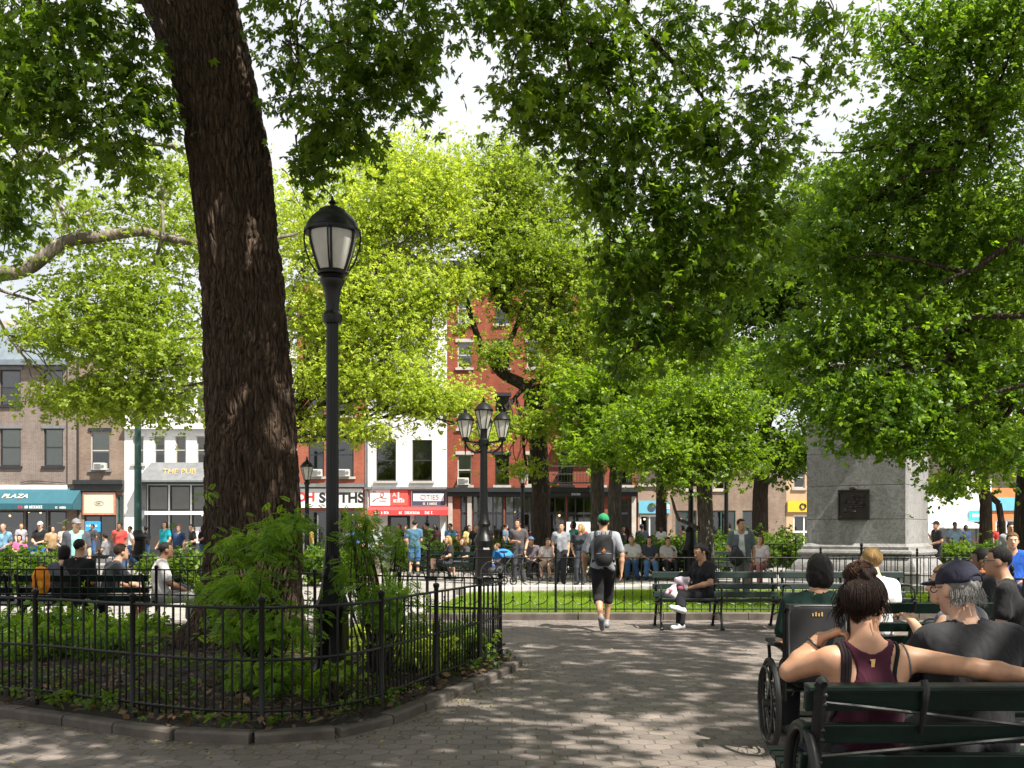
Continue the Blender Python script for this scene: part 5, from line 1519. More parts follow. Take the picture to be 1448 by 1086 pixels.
# the low fence round the bed: set back a hand's width inside the kerb
inset = []
for i in range(len(KL)):
    tq = KL[min(i + 1, len(KL) - 1)] - KL[max(i - 1, 0)]
    tq = tq / np.linalg.norm(tq)
    inset.append(KL[i] + np.array([-tq[1], tq[0]]) * (.15 if i < 150 else .10))
inset = np.array(inset)
LL = resample(inset, .05)
dist = np.concatenate([[0], np.cumsum(np.linalg.norm(np.diff(LL, axis=0), axis=1))])
# corner of the bed: the farthest right point
ic = int(np.argmax(LL[:, 0] + .15 * LL[:, 1]))
front, back = LL[:ic + 1], LL[ic:]
fl = dist[ic]
np_ = int(round(fl / 1.15))
railing('bed_fence', 'low black iron railing curving along the kerb in front of the planted bed', front, [fl * k / np_ for k in range(np_ + 1)], .93, .15, (.13, .50, .88), short=.58, z0=.06, finial=False)
bl_ = dist[-1] - dist[ic]
nb = int(round(bl_ / 1.4))
railing('bed_fence', 'low black iron railing along the back of the planted bed behind the shrubs', back + np.array([0, .0]), [bl_ * k / nb + .001 for k in range(nb + 1)], .93, .13, (.13, .55, .90), z0=.05, finial=False)
railing('lawn_fence', 'black iron railing with taller posts between the path and the sunlit lawn', [(-1.5, 17.0), (14.0, 17.0)], [0.05, 2.25, 4.9, 7.5, 10.1, 12.8, 15.4], 1.15, .145, (.12, 1.0), z0=.03, style='scroll', pr=.008)
# rear lawn fence, behind the monument lawn
railing('park_fence', 'dark railing across the plaza behind the standing couple', [(-2.6, 30.5), (6.5, 31.5)], [.05, 2.3, 4.6, 6.9, 9.1], 1.1, .15, (.12, 1.02), z0=0, pr=.011, finial=True)
railing('park_fence', 'dark railing in front of the granite pedestal', [(6.9, 22.3), (15.2, 20.7)], [.05, 2.1, 4.2, 6.3, 8.4], 1.0, .14, (.12, .5, .95), z0=0, pr=.010)
railing('park_fence', 'dark railing with shrubs behind it, beyond the bench sitters at left', [(-16, 21.5), (-6.4, 21.0)], [.05, 2.4, 4.8, 7.2, 9.55], 1.0, .15, (.12, .5, .95), z0=0, pr=.010)
railing('park_fence', 'railing along the far shrubs right of the lawn', [(7, 33.5), (15, 33.5)], [.05, 2.6, 5.2, 7.9], 1.15, .15, (.12, 1.05), z0=0, pr=.011)
railing('park_fence', 'dark railing behind the pair of men on the right', [(5.6, 11.2), (9.5, 10.6)], [.05, 1.9, 3.9], 1.0, .12, (.12, .5, .95), z0=0, pr=.010)

# ------------------------------------------------------------------ benches
def make_bench(name, label, loc, rz, L=1.95, supports=(0, .5, 1), back_hoops=True, cross=False, sm='bench_wood', group='park benches'):
    """park bench; local +y is the way a sitter faces, x runs along the seat, origin under the middle of the backrest foot"""
    t = thing(name, label, 'bench', loc, rz, group)
    wood = M[sm]
    # seat slats from y = .06 to .5, z about .44 sloping back
    for k in range(5):
        y = .08 + k * .095; z = .405 + k * .012
        b = MB(); b.box((0, y, z), (L, .082, .034), Matrix.Rotation(R(5), 3, 'X')); b.build('seat_slat', wood, t, smooth=0, bevel=.006)
    lean = .16
    for z0, h in ((.50, .085), (.625, .085), (.80, .10)):
        y = .04 - (z0 - .42) * lean / .4 * .75
        b = MB(); b.box((0, y, z0), (L, .034, h), Matrix.Rotation(R(14), 3, 'X')); b.build('back_slat', wood, t, smooth=0, bevel=.006)
    for q in supports:
        x = -L / 2 + .06 + (L - .12) * q
        b = MB()
        # back upright, rear leg, seat bearer, front leg
        b.tube([(x, -.20, 0), (x, -.10, .18), (x, .0, .36), (x, -.02, .44), (x, -.10, .70), (x, -.165, .87)], [.022, .02, .024, .024, .022, .018], 7)
        b.tube([(x, -.01, .375), (x, .22, .372), (x, .50, .425)], .02, 7)
        b.tube([(x, .54, 0), (x, .47, .13), (x, .44, .28), (x, .49, .41)], [.024, .018, .018, .022], 7)
        b.tube([(x, -.12, .16), (x, .1, .22), (x, .3, .24), (x, .455, .2)], .014, 6)
        b.box((x, .55, .012), (.05, .09, .024)); b.box((x, -.21, .012), (.05, .09, .024))
        if back_hoops and q in (0, 1, .5):
            # hooped arm
            b.tube([(x, .49, .41), (x, .53, .50), (x, .50, .60), (x, .38, .655), (x, .2, .655), (x, .02, .64), (x, -.075, .64)], .016, 7)
        b.build('bench_end' if q in (0, 1) else 'support', M['iron_worn'], t, smooth=40)
    if cross:
        b = MB()
        for a, c in (((-L / 2 + .08, -.0, .42), (L / 2 - .1, -.185, .84)), ((-L / 2 + .08, -.185, .84), (L / 2 - .1, -.0, .42))):
            b.tube([a, c], .009, 6)
        b.build('cross_brace', M['chrome_dull'], t)
    return t
M['chrome_dull'] = mat('worn_steel', (.06, .06, .058), .4, .7, .2, 12)

def near_bench():
    """the bench across the lower right corner, seen from behind"""
    L = 2.6
    x0 = 1.21
    t = thing('park_bench', 'big dark green slatted bench seen from behind, the couple sitting on it', 'bench', (x0 + L / 2, 4.22, 0), R(0.0), 'park benches')
    wood = M['bench_wood']
    def slat(name, y, z, h, th=.036, ang=13, bev=.006):
        b = MB(); b.box((0, y, z), (L, th, h), Matrix.Rotation(R(ang), 3, 'X')); b.build(name, wood, t, smooth=0, bevel=bev)
    b = MB(); b.box((0, -.125, .80), (L, .038, .09), Matrix.Rotation(R(13), 3, 'X')); b.box((.0, -.145, .855), (L, .075, .026), Matrix.Rotation(R(4), 3, 'X')); b.build('back_slat', wood, t, smooth=0, bevel=.006)
    slat('back_slat', -.082, .655, .085)
    slat('back_slat', -.045, .52, .085)
    for k in range(6): slat('seat_slat', .03 + k * .085, .42 + .008 * k, .032, .075, 4)
    for q in (0.0, .5, 1.0):
        x = -L / 2 + .055 + (L - .11) * q
        b = MB()
        # flat cast bracket with bolts
        b.tube([(x, -.205, .875), (x, -.185, .885), (x, -.165, .86), (x, -.15, .80), (x, -.105, .62), (x, -.06, .44), (x, -.1, .25), (x, -.22, .0)], [.014, .024, .03, .028, .028, .03, .026, .03], 8)
        b.tube([(x, -.05, .395), (x, .2, .39), (x, .46, .42)], .022, 7)
        b.tube([(x, .5, 0), (x, .43, .15), (x, .42, .3), (x, .46, .42)], [.028, .02, .02, .024], 8)
        for zz in (.79, .83, .64, .68, .50, .54):
            b.ball((x + .006, -.125 - (zz - .62) * .23 - .035, zz), (.011, .008, .011), 8)
        b.build('bench_end' if q != .5 else 'support', M['iron_worn'], t, smooth=45)
        if q == 0.0:
            b = MB()
            pts = []
            for a in np.linspace(R(-60), R(215), 26):
                pts.append((x - .035, -.02 + .20 * math.cos(a), .44 + .235 * math.sin(a)))
            b.tube(pts, [.024] * 26, 8)
            b.tube([(p[0] + .018, p[1] * .9, .44 + (p[2] - .44) * .86) for p in pts[3:-3]], .008, 6)
            b.build('arm_hoop', M['iron_worn'], t, smooth=50)
    b = MB()
    b.tube([(-L / 2 + .07, -.155, .795), (L / 2 - .1, -.07, .50)], .0085, 6)
    b.tube([(-L / 2 + .07, -.085, .555), (L / 2 - .1, -.185, .80)], .0085, 6)
    b.build('cross_brace', M['chrome_dull'], t)
    b = MB()
    for q in (.185,):
        x = -L / 2 + L * q
        b.tube([(x, -.16, .885), (x, -.175, .85), (x, -.165, .79), (x, -.12, .66)], [.014, .018, .014, .01], 7)
    b.build('clamp', M['iron_worn'], t, smooth=45)
near_bench()
# the bench at the lawn edge: two in a row, sitters face the path (towards the viewer)
s = 93.0
bA = make_bench('park_bench', 'dark green bench by the lawn with the woman in black on it', (3.17, 15.45, 0), R(180), 1.95)
bB = copy_tree(bA, (5.16, 15.45, 0), R(180), 'empty stretch of dark green bench beside the woman in black, near the wheelchair')
# benches on the left behind the bed, seen from behind
copy_tree(bA, (-6.3, 14.55, 0), R(0), 'dark bench behind the bed with the two bare-armed people nearest the trunk')
copy_tree(bA, (-8.3, 14.55, 0), R(0), 'dark bench behind the bed with the orange backpack on it')
# bench under the two seated women in the middle
copy_tree(bA, (-2.0, 30.2, 0), R(150), 'bench under the two women behind the four-lantern lamp')
copy_tree(bA, (6.0, 30.6, 0), R(180), 'far bench with three friends sitting before the shrubs')
copy_tree(bA, (9.9, 27.0, 0), R(180), 'bench with the fair-haired sitter behind the man in the grey vest')
copy_tree(bA, (1.55, 31.0, 0), R(180), 'bench with two seated men in front of the elm trunk')
copy_tree(bA, (3.45, 5.85, 0), R(0), 'bench directly in front of the couple, a woman leaning on its back')
copy_tree(bA, (3.6, 9.0, 0), R(0), 'bench with the blond sitter in a white top')
copy_tree(bA, (4.7, 7.75, 0), R(20), 'bench at the right edge with the man in glasses')

# ------------------------------------------------------------------ monument
def granite():
    t = NT('swirled_grey_granite')
    v = t.coords()
    f = t.noise(v, 2.0, 9, .7, 3.4)
    c = t.ramp(f, [(0.30, (.15, .147, .143)), (0.45, (.215, .21, .205)), (0.53, (.32, .312, .304)), (0.59, (.20, .196, .19)), (0.75, (.28, .272, .264))])
    c = t.mix(1.0, c, t.ramp(t.noise(v, 55, 4), [(0.3, (.72, .72, .72)), (0.7, (1.12, 1.11, 1.09))]), 'MULTIPLY')
    st = t.noise(t.coords((1.5, 1.5, .25)), 1.6, 5)
    c = t.mix(1.0, c, t.ramp(st, [(0.35, (.72, .7, .68)), (0.65, (1, 1, 1))]), 'MULTIPLY')
    t.l(c, t.b.inputs['Base Color']); t.b.inputs['Roughness'].default_value = .5
    t.bump(t.noise(v, 30, 5), .15, .006)
    return t.m
M['granite'] = granite()
M['bronze'] = mat('dark_bronze', (.028, .022, .018), .42, .6, .3, 6, .3, 40)

def monument():
    d = 24.0
    s = F / d
    # near edge at px 1251; left face 1143..1251, right face 1251..1320: a square shaft turned
    rz = R(-33)
    w = 1.19
    xe = (1255 - CX) / s
    t = thing('monument_pedestal', 'grey granite monument pedestal with a bronze plaque, rising into the leaves', 'monument', (xe, d + 1.3, 0), R(-35), None)
    def ring(b, prof):
        vs, fs = [], []
        for q, z in prof:
            vs += [(-q, -q, z), (q, -q, z), (q, q, z), (-q, q, z)]
        for i in range(len(prof) - 1):
            for j in range(4):
                fs.append((i * 4 + j, i * 4 + (j + 1) % 4, i * 4 + 4 + (j + 1) % 4, i * 4 + 4 + j))
        k = (len(prof) - 1) * 4
        fs.append((k, k + 1, k + 2, k + 3)); fs.append((3, 2, 1, 0))
        b.add(vs, fs)
    b = MB()
    z = lambda py: EYE + (HY - py) * (d + .6) / F
    ring(b, [(w + .55, 0), (w + .55, .22), (w + .42, .23), (w + .42, .5), (w + .30, .51)])
    b.build('plinth', M['granite'], t, smooth=0, bevel=.012)
    b = MB()
    ring(b, [(w + .30, .50), (w + .29, .62), (w + .25, .70), (w + .17, .78), (w + .12, .84), (w + .12, .88), (w + .17, .90), (w + .19, .95), (w + .17, 1.0), (w + .12, 1.02), (w + .09, 1.03), (w + .09, 1.10), (w + .05, 1.12), (w, 1.18)])
    b.build('base_moulding', M['granite'], t, smooth=35)
    zz = [1.17, 1.77, 2.6, 3.4, 4.25, 5.1]
    for i in range(len(zz) - 1):
        b = MB()
        g = .006
        ring(b, [(w - .012, zz[i] + .001), (w - .012, zz[i] + g), (w, zz[i] + g + .008), (w, zz[i + 1] - g - .008), (w - .012, zz[i + 1] - g), (w - .012, zz[i + 1])])
        b.build('stone_course', M['granite'], t, smooth=0)
    b = MB()
    ring(b, [(w, 5.1), (w + .05, 5.14), (w + .08, 5.2), (w + .2, 5.32), (w + .3, 5.38), (w + .3, 5.5), (w + .1, 5.6), (w - .1, 5.7)])
    b.build('cornice', M['granite'], t, smooth=35)
    pl = MB()
    pl.span((-.36, -w - .05, 1.79), (.34, -w + .002, 2.46))
    p = pl.build('plaque', M['bronze'], t, smooth=0, bevel=.01)
    fr = MB()
    fr.span((-.39, -w - .085, 1.75), (.37, -w - .03, 1.79)); fr.span((-.39, -w - .085, 2.46), (.37, -w - .03, 2.50)); fr.span((-.39, -w - .085, 1.79), (-.36, -w - .03, 2.46)); fr.span((.34, -w - .085, 1.79), (.37, -w - .03, 2.46))
    fr.ball((-.02, -w - .06, 2.52), (.1, .04, .05), 12)
    for sx in (-.33, .31):
        for sz in (1.82, 2.43): fr.ball((sx, -w - .06, sz), (.03, .03, .03), 8)
    fr.build('frame', M['bronze'], p, smooth=40)
    rl = MB(); rr_ = np.random.default_rng(4)
    for k in range(26):
        rl.ball((rr_.uniform(-.26, .24), -w - .05, rr_.uniform(1.9, 2.36)), (rr_.uniform(.03, .09), .022, rr_.uniform(.02, .07)), 9)
    rl.build('relief', M['bronze'], p)
monument()
# ------------------------------------------------------------------ people
def smin(a, b, k):
    h = np.clip(0.5 + 0.5 * (b - a) / k, 0, 1)
    return b + (a - b) * h - k * h * (1 - h)

def d_cone(p, a, b, ra, rb):
    a = np.asarray(a, np.float32); b = np.asarray(b, np.float32)
    pa = p - a; ba = b - a
    h = np.clip((pa @ ba) / max(float(ba @ ba), 1e-9), 0, 1)
    return np.linalg.norm(pa - h[:, None] * ba, axis=1) - (ra + (rb - ra) * h)

def d_ell(p, c, r, Rm=None):
    q = p - np.asarray(c, np.float32)
    if Rm is not None: q = q @ np.asarray(Rm, np.float32)
    r = np.asarray(r, np.float32)
    k0 = np.linalg.norm(q / r, axis=1); k1 = np.linalg.norm(q / (r * r), axis=1)
    return k0 * (k0 - 1) / np.maximum(k1, 1e-6)

def surface(fn, lo, hi, h):
    """naive surface nets of fn over a box"""
    lo = np.asarray(lo, float); hi = np.asarray(hi, float)
    n = np.maximum(np.ceil((hi - lo) / h).astype(int) + 1, 3)
    ax = [lo[i] + h * np.arange(n[i]) for i in range(3)]
    X, Y, Z = np.meshgrid(*ax, indexing='ij')
    pts = np.stack([X.ravel(), Y.ravel(), Z.ravel()], 1).astype(np.float32)
    f = fn(pts).reshape(n)
    s = f < 0
    m = n - 1
    cnt = np.zeros(m, np.int32); acc = np.zeros((*m, 3), np.float32)
    def sl(o): return tuple(slice(o[i], o[i] + m[i]) for i in range(3))
    corners = [(i, j, k) for i in (0, 1) for j in (0, 1) for k in (0, 1)]
    for a in range(3):
        for c in corners:
            if c[a]: continue
            c2 = list(c); c2[a] = 1
            fa, fb = f[sl(c)], f[sl(c2)]
            x = (s[sl(c)] != s[sl(c2)])
            t = np.where(x, fa / np.where(np.abs(fa - fb) < 1e-9, 1e-9, fa - fb), 0)
            v = np.zeros((*m, 3), np.float32)
            for q in range(3): v[..., q] = c[q]
            v[..., a] = t
            acc += np.where(x[..., None], v, 0); cnt += x
    act = cnt > 0
    idx = -np.ones(m, np.int64); idx[act] = np.arange(act.sum())
    g = np.stack(np.meshgrid(*[np.arange(q) for q in m], indexing='ij'), -1)
    V = lo + h * (g[act] + acc[act] / cnt[act][:, None])
    Q = []
    for a in range(3):
        b, c = (a + 1) % 3, (a + 2) % 3
        sh = [slice(None)] * 3; sh2 = [slice(None)] * 3
        sh[a] = slice(0, n[a] - 1); sh2[a] = slice(1, n[a])
        e = s[tuple(sh)] != s[tuple(sh2)]
        # edges strictly inside in b and c
        w = np.argwhere(e)
        ok = (w[:, b] > 0) & (w[:, b] < n[b] - 1) & (w[:, c] > 0) & (w[:, c] < n[c] - 1)
        w = w[ok]
        if not len(w): continue
        def cell(db, dc):
            q = w.copy(); q[:, b] -= db; q[:, c] -= dc
            return idx[q[:, 0], q[:, 1], q[:, 2]]
        quad = np.stack([cell(1, 1), cell(0, 1), cell(0, 0), cell(1, 0)], 1)
        ins = s[w[:, 0], w[:, 1], w[:, 2]]
        quad[~ins] = quad[~ins][:, ::-1]
        Q.append(quad)
    return V, np.concatenate(Q)

def rotz(v, a):
    c, s = math.cos(a), math.sin(a)
    return np.array([v[0] * c - v[1] * s, v[0] * s + v[1] * c, v[2]])

def A(*v): return np.array(v, float)

def pose(kind, **o):
    """joint positions in a frame where the person faces +y, feet at z = 0"""
    J = {}
    if kind in ('stand', 'walk'):
        J.update(pelvis=A(0, 0, .95), chest=A(0, .0, 1.27), neck=A(0, -.01, 1.46), head=A(0, .015, 1.62), shL=A(-.185, -.01, 1.405), shR=A(.185, -.01, 1.405), hipL=A(-.085, 0, .91), hipR=A(.085, 0, .91),
                 knL=A(-.10, .02, .50), knR=A(.10, .02, .50), anL=A(-.11, -.02, .09), anR=A(.11, -.02, .09), elL=A(-.25, -.03, 1.12), elR=A(.25, -.03, 1.12), wrL=A(-.26, .06, .88), wrR=A(.26, .06, .88))
        if kind == 'walk':
            J.update(knL=A(-.09, .15, .51), anL=A(-.09, .20, .10), knR=A(.09, .02, .50), anR=A(.09, -.30, .20), wrL=A(-.26, -.07, .89), elL=A(-.25, -.10, 1.12), elR=A(.25, .03, 1.12), wrR=A(.25, .18, .90))
    else:
        J.update(pelvis=A(0, 0, .52), chest=A(0, -.06, .84), neck=A(0, -.05, 1.03), head=A(0, .0, 1.19), shL=A(-.18, -.05, .975), shR=A(.18, -.05, .975), hipL=A(-.09, .02, .51), hipR=A(.09, .02, .51),
                 knL=A(-.12, .46, .50), knR=A(.12, .46, .50), anL=A(-.13, .44, .09), anR=A(.13, .44, .09), elL=A(-.24, .0, .72), elR=A(.24, .0, .72), wrL=A(-.12, .22, .62), wrR=A(.12, .22, .62))
        if kind == 'cross':
            J.update(knR=A(.03, .46, .60), anR=A(-.22, .52, .30), knL=A(-.08, .46, .50), anL=A(-.06, .48, .09))
    J.update({k: A(*v) for k, v in o.items()})
    return J

def lerp(a, b, t): return np.asarray(a) + (np.asarray(b) - np.asarray(a)) * t

def mesh_part(name, fn, lo, hi, h, m, parent):
    V, Q = surface(fn, lo, hi, h)
    return np_mesh(name, V, Q, m, parent)

LAST = {}
SKIN = {'warm': (.47, .25, .145), 'light': (.56, .33, .22), 'tan': (.44, .24, .145), 'brown': (.22, .115, .065), 'dark': (.09, .048, .03), 'olive': (.42, .25, .16)}
HAIR = {'dbrown_sunlit': (.055, .024, .013), 'black': (.010, .008, .007), 'brown': (.045, .022, .012), 'dbrown': (.022, .012, .008), 'blond': (.36, .22, .085), 'red': (.2, .06, .02), 'grey': (.19, .185, .175), 'lbrown': (.14, .075, .03)}

def person(label, loc, face, J, top=(.02, .02, .022), sleeve=.55, bottom=(.02, .02, .025), leg=1.0, hair='short', hcol='dbrown', sk='light', shoe=(.02, .02, .02), cap=None, capback=False, w=1.0, sc=1.0, h=.02, yaw=0, pitch=0,
           fingers=True, group='people in the square', inner=None, tank=False, curlL=None, curlR=None, hL=None, hR=None, nose=True, hem=None, feet=True, wr=1.0, skirt=False, handL=True, handR=True, bust=False):
    root = thing('person', label, 'person', loc, R(face), group)
    for k in J: J[k] = J[k] * sc
    q = sc
    hd = J['head']
    HR = np.array(Matrix.Rotation(R(yaw), 3, 'Z') @ Matrix.Rotation(R(pitch), 3, 'X'))
    Hp = lambda x, y, z: hd + HR @ (np.array((x, y, z)) * q)
    skin_m = skin(SKIN[sk])
    e = .0 if h < .012 else .004
    cov = .013 if h < .015 else .016            # how far cloth stands off the body
    # ---- body volumes
    tor = []
    for sx in (-1, 1):
        tor.append((J['chest'] + A(sx * .075 * w, 0, .02) * q, lerp(J['pelvis'], J['chest'], .35) + A(sx * .058 * w, .0, 0) * q, .112 * w * q, .10 * w * q))
        tor.append((lerp(J['pelvis'], J['chest'], .35) + A(sx * .058 * w, .0, 0) * q, J['pelvis'] + A(sx * .075 * w, -.01, 0) * q, .10 * w * q, .112 * w * q))
    tor.append((J['shL'] + (J['shR'] - J['shL']) * .09 - A(0, 0, .015) * q, J['shR'] + (J['shL'] - J['shR']) * .09 - A(0, 0, .015) * q, .066 * q * wr, .066 * q * wr))
    for S in ('L', 'R'):
        tor.append((J['neck'] + A(0, -.01, .0) * q, lerp(J['neck'], J['sh' + S], .72), .058 * q, .052 * q))
        tor.append((J['chest'], lerp(J['chest'], J['sh' + S], .85), .09 * q, .07 * q))
    arms = {}
    for S in ('L', 'R'):
        arms[S] = [(J['sh' + S], J['el' + S], .056 * q * wr, .042 * q * wr), (J['el' + S], lerp(J['el' + S], J['wr' + S], .35), .042 * q * wr, .043 * q * wr), (lerp(J['el' + S], J['wr' + S], .35), J['wr' + S], .043 * q * wr, .027 * q)]
    legs = {}
    for S in ('L', 'R'):
        mid = lerp(J['kn' + S], J['an' + S], .33)
        legs[S] = [(J['hip' + S], J['kn' + S], .092 * w * q, .06 * q), (J['kn' + S], mid, .058 * q, .060 * q), (mid, J['an' + S], .060 * q, .038 * q)]
    # hand frames
    hands = {}
    for S, hv in (('L', hL), ('R', hR)):
        d = (J['wr' + S] - J['el' + S]); d /= np.linalg.norm(d)
        if hv is not None: d = A(*hv); d /= np.linalg.norm(d)
        side = np.cross(d, A(0, 0, 1)) if abs(d[2]) < .8 else A(0, 1, 0)
        side = side / np.linalg.norm(side)
        if abs(d[2]) >= .8: side = A(0, 1, 0) - d * d[1]; side /= np.linalg.norm(side)
        pn = np.cross(d, side)
        # palms face the body when hanging, down when reaching
        if abs(d[2]) >= .8: pn = pn if pn[0] * (1 if S == 'L' else -1) > 0 else -pn
        else: pn = pn if pn[2] < 0 else -pn
        hands[S] = (d, side, pn)
    feetv = {}
    for S in ('L', 'R'):
        sh = J['an' + S] - J['kn' + S]; sh /= np.linalg.norm(sh)
        f = A(0, 1, 0) - sh * sh[1] * .98
        if np.linalg.norm(f) < .2: f = A(0, 1, 0)
        f = f / np.linalg.norm(f)
        if J['an' + S][2] < .13 * q: f = A((-.18 if S == 'L' else .18), 1, 0); f /= np.linalg.norm(f)
        heel = J['an' + S] + sh * .045 * q - f * .04 * q
        toe = heel + f * .205 * q
        if J['an' + S][2] < .13 * q: heel[2] = .042 * q; toe[2] = .036 * q
        feetv[S] = (heel, toe)

    def f_body(p):
        d = None
        for c in tor:
            x = d_cone(p, c[0], c[1], c[2] - .012 * q, c[3] - .012 * q)
            d = x if d is None else smin(d, x, .045 * q)
        if bust:
            for sx in (-1, 1): d = smin(d, d_ell(p, J['chest'] + A(sx * .075, .085, .0) * q, A(.06, .06, .06) * q), .03 * q)
        for S in ('L', 'R'):
            for c in arms[S]: d = smin(d, d_cone(p, *c), .022 * q)
            for i, c in enumerate(legs[S]): d = smin(d, d_cone(p, c[0], c[1], c[2] - .008 * q, c[3] - .004 * q), .028 * q)
            dd, side, pn = hands[S]
            wp = J['wr' + S]
            for k in (-1, 1): d = smin(d, d_cone(p, wp + side * k * .012 * q, wp + dd * .085 * q + side * k * .024 * q, .017 * q, .0175 * q), .015 * q)
            he, to = feetv[S]
            d = smin(d, d_cone(p, he, to, .034 * q, .026 * q), .03 * q)
        d = smin(d, d_cone(p, J['neck'] - A(0, 0.005, .02) * q, Hp(0, -.018, -.05), .062 * q, .056 * q), .03 * q)
        # head
        x = d_ell(p, Hp(0, -.012, .03), A(.076, .096, .092) * q, HR)
        x = smin(x, d_ell(p, Hp(0, .022, -.035), A(.060, .072, .085) * q, HR), .03 * q)
        x = smin(x, d_ell(p, Hp(0, .062, -.092), A(.03, .026, .026) * q, HR), .03 * q)
        if nose:
            x = smin(x, d_cone(p, Hp(0, .082, .012), Hp(0, .112, -.03), .010 * q, .015 * q), .012 * q)
            x = smin(x, d_ell(p, Hp(0, .083, .030), A(.05, .014, .012) * q, HR), .02 * q)
            x = np.minimum(x, 9)
            for sx in (-1, 1):
                x = -smin(-x, d_ell(p, Hp(sx * .031, .098, .008), A(.016, .016, .012) * q, HR), .012 * q)
        for sx in (-1, 1): x = smin(x, d_ell(p, Hp(sx * .078, -.008, -.008), A(.011, .023, .034) * q, HR), .012 * q)
        return smin(d, x, .02 * q)
    allj = np.array(list(J.values()) + [feetv[S][i] for S in 'LR' for i in (0, 1)])
    lo = allj.min(0) - .2 * q; hi = allj.max(0) + .2 * q
    LAST['f'] = f_body
    V, Q = surface(f_body, lo, hi, h)
    mi = np.zeros(len(Q), np.int32)
    extra = MB()
    if nose:
        for sx in (-1, 1):
            extra.ball(tuple(Hp(sx * .031, .079, .010)), (.0125 * q,) * 3, 8, 1)
            extra.ball(tuple(Hp(sx * .031, .0885, .010)), (.0058 * q,) * 3, 6, 2)
            extra.tube([tuple(Hp(sx * .016, .094, .028)), tuple(Hp(sx * .034, .092, .034)), tuple(Hp(sx * .05, .078, .029))], [.004 * q, .005 * q, .002 * q], 5, 2)
        extra.tube([tuple(Hp(-.024, .082, -.062)), tuple(Hp(-.008, .0925, -.058)), tuple(Hp(.008, .0925, -.058)), tuple(Hp(.024, .082, -.062))], [.003 * q, .006 * q, .006 * q, .003 * q], 6, 3)
        extra.tube([tuple(Hp(-.022, .081, -.066)), tuple(Hp(0, .092, -.069)), tuple(Hp(.022, .081, -.066))], [.003 * q, .007 * q, .003 * q], 6, 3)
    if fingers:
        for S, curl in (('L', curlL), ('R', curlR)):
            dd, side, pn = hands[S]
            wp = J['wr' + S]
            cu = 22 if curl is None else curl
            for i, ln in enumerate((.9, 1.05, 1.0, .8)):
                b0 = wp + dd * .075 * q + side * (i - 1.5) * .0185 * q
                ang = R(cu * .5 + 3 * i); pt = [b0]; cur = b0
                for k, sl_ in enumerate((.042, .027, .022)):
                    v = dd * math.cos(ang) + pn * math.sin(ang) + side * (i - 1.5) * .05
                    cur = cur + v / np.linalg.norm(v) * sl_ * ln * q
                    pt.append(cur); ang += R(cu * (1.0 if k == 0 else .8))
                extra.tube([tuple(x) for x in pt], [.0092 * q, .0086 * q, .0078 * q, .0055 * q], 6, 0)
            ts = 1 if (side[1] if abs(dd[2]) >= .8 else (side[0] * (1 if S == 'L' else -1))) > 0 else -1
            b0 = wp + dd * .022 * q + side * ts * .022 * q
            v1 = dd * .72 + side * ts * .62 + pn * .3; v2 = dd * .9 + side * ts * .2 + pn * .35
            p1 = b0 + v1 / np.linalg.norm(v1) * .045 * q; p2 = p1 + v2 / np.linalg.norm(v2) * .03 * q; p3 = p2 + v2 / np.linalg.norm(v2) * .022 * q
            extra.tube([tuple(b0), tuple(p1), tuple(p2), tuple(p3)], [.013 * q, .0105 * q, .0095 * q, .006 * q], 6, 0)
    quads = [f for f in extra.f if len(f) == 4]
    keep = [i for i, f in enumerate(extra.f) if len(f) == 4]
    if quads:
        o = len(V)
        V = np.concatenate([V, np.array(extra.v)]); Q = np.concatenate([Q, np.array(quads) + o]); mi = np.concatenate([mi, np.array([extra.m[i] for i in keep])])
        caps_ = [f for f in extra.f if len(f) != 4]
        # close tube ends with quads
        cq, cm = [], []
        for i, f in enumerate(extra.f):
            if len(f) == 4: continue
            for k in range(1, len(f) - 2, 2): cq.append((f[0], f[k], f[k + 1], f[k + 2])); cm.append(extra.m[i])
            if len(f) % 2: cq.append((f[0], f[-2], f[-1], f[-1]))if False else None
        if cq: Q = np.concatenate([Q, np.array(cq) + o]); mi = np.concatenate([mi, np.array(cm)])
    np_mesh('body', V, Q, [skin_m, M['eye_white'], M['eye_dark'], skin((SKIN[sk][0] * .8, SKIN[sk][1] * .5, SKIN[sk][2] * .5))], root, mi=mi)

    ph0 = random.uniform(0, 6)
    # ---- shirt
    hemz = J['pelvis'][2] - (.10 * q if J['knL'][2] < J['pelvis'][2] - .2 * q else .0) if hem is None else hem * q
    def f_shirt(p):
        d = None
        tt = tor if not tank else tor[:4] + tor[7:8] + tor[9:10][:1]
        for c in (tor if not tank else tor[:4]):
            x = d_cone(p, c[0], c[1], c[2] + cov * .4, c[3] + cov * .4)
            d = x if d is None else smin(d, x, .045 * q)
        if bust:
            for sx in (-1, 1): d = smin(d, d_ell(p, J['chest'] + A(sx * .075, .085, .0) * q, A(.072, .072, .068) * q), .03 * q)
        if not tank and sleeve > 0:
            for S in ('L', 'R'):
                if sleeve <= 1:
                    d = smin(d, d_cone(p, J['sh' + S], lerp(J['sh' + S], J['el' + S], sleeve), (.056 * wr + .013) * q, (.056 * wr - .008 * sleeve + .020) * q), .025 * q)
                else:
                    d = smin(d, d_cone(p, J['sh' + S], J['el' + S], (.056 * wr + .014) * q, (.045 * wr + .016) * q), .025 * q)
                    d = smin(d, d_cone(p, J['el' + S], lerp(J['el' + S], J['wr' + S], (sleeve - 1) * .95), (.045 * wr + .014) * q, (.036 + .012) * q), .02 * q)
        if h < .024: d = d + (.0055 if h < .012 else .008) * q * np.sin(19 * p[:, 2] + 13 * np.abs(p[:, 0]) + 2.2 * np.sin(9 * p[:, 0] + 5 * p[:, 2]) + ph0) * np.clip(1.3 - 1.4 * np.abs(np.sin(6 * p[:, 0] + 4 * p[:, 2] + ph0)), 0, 1)
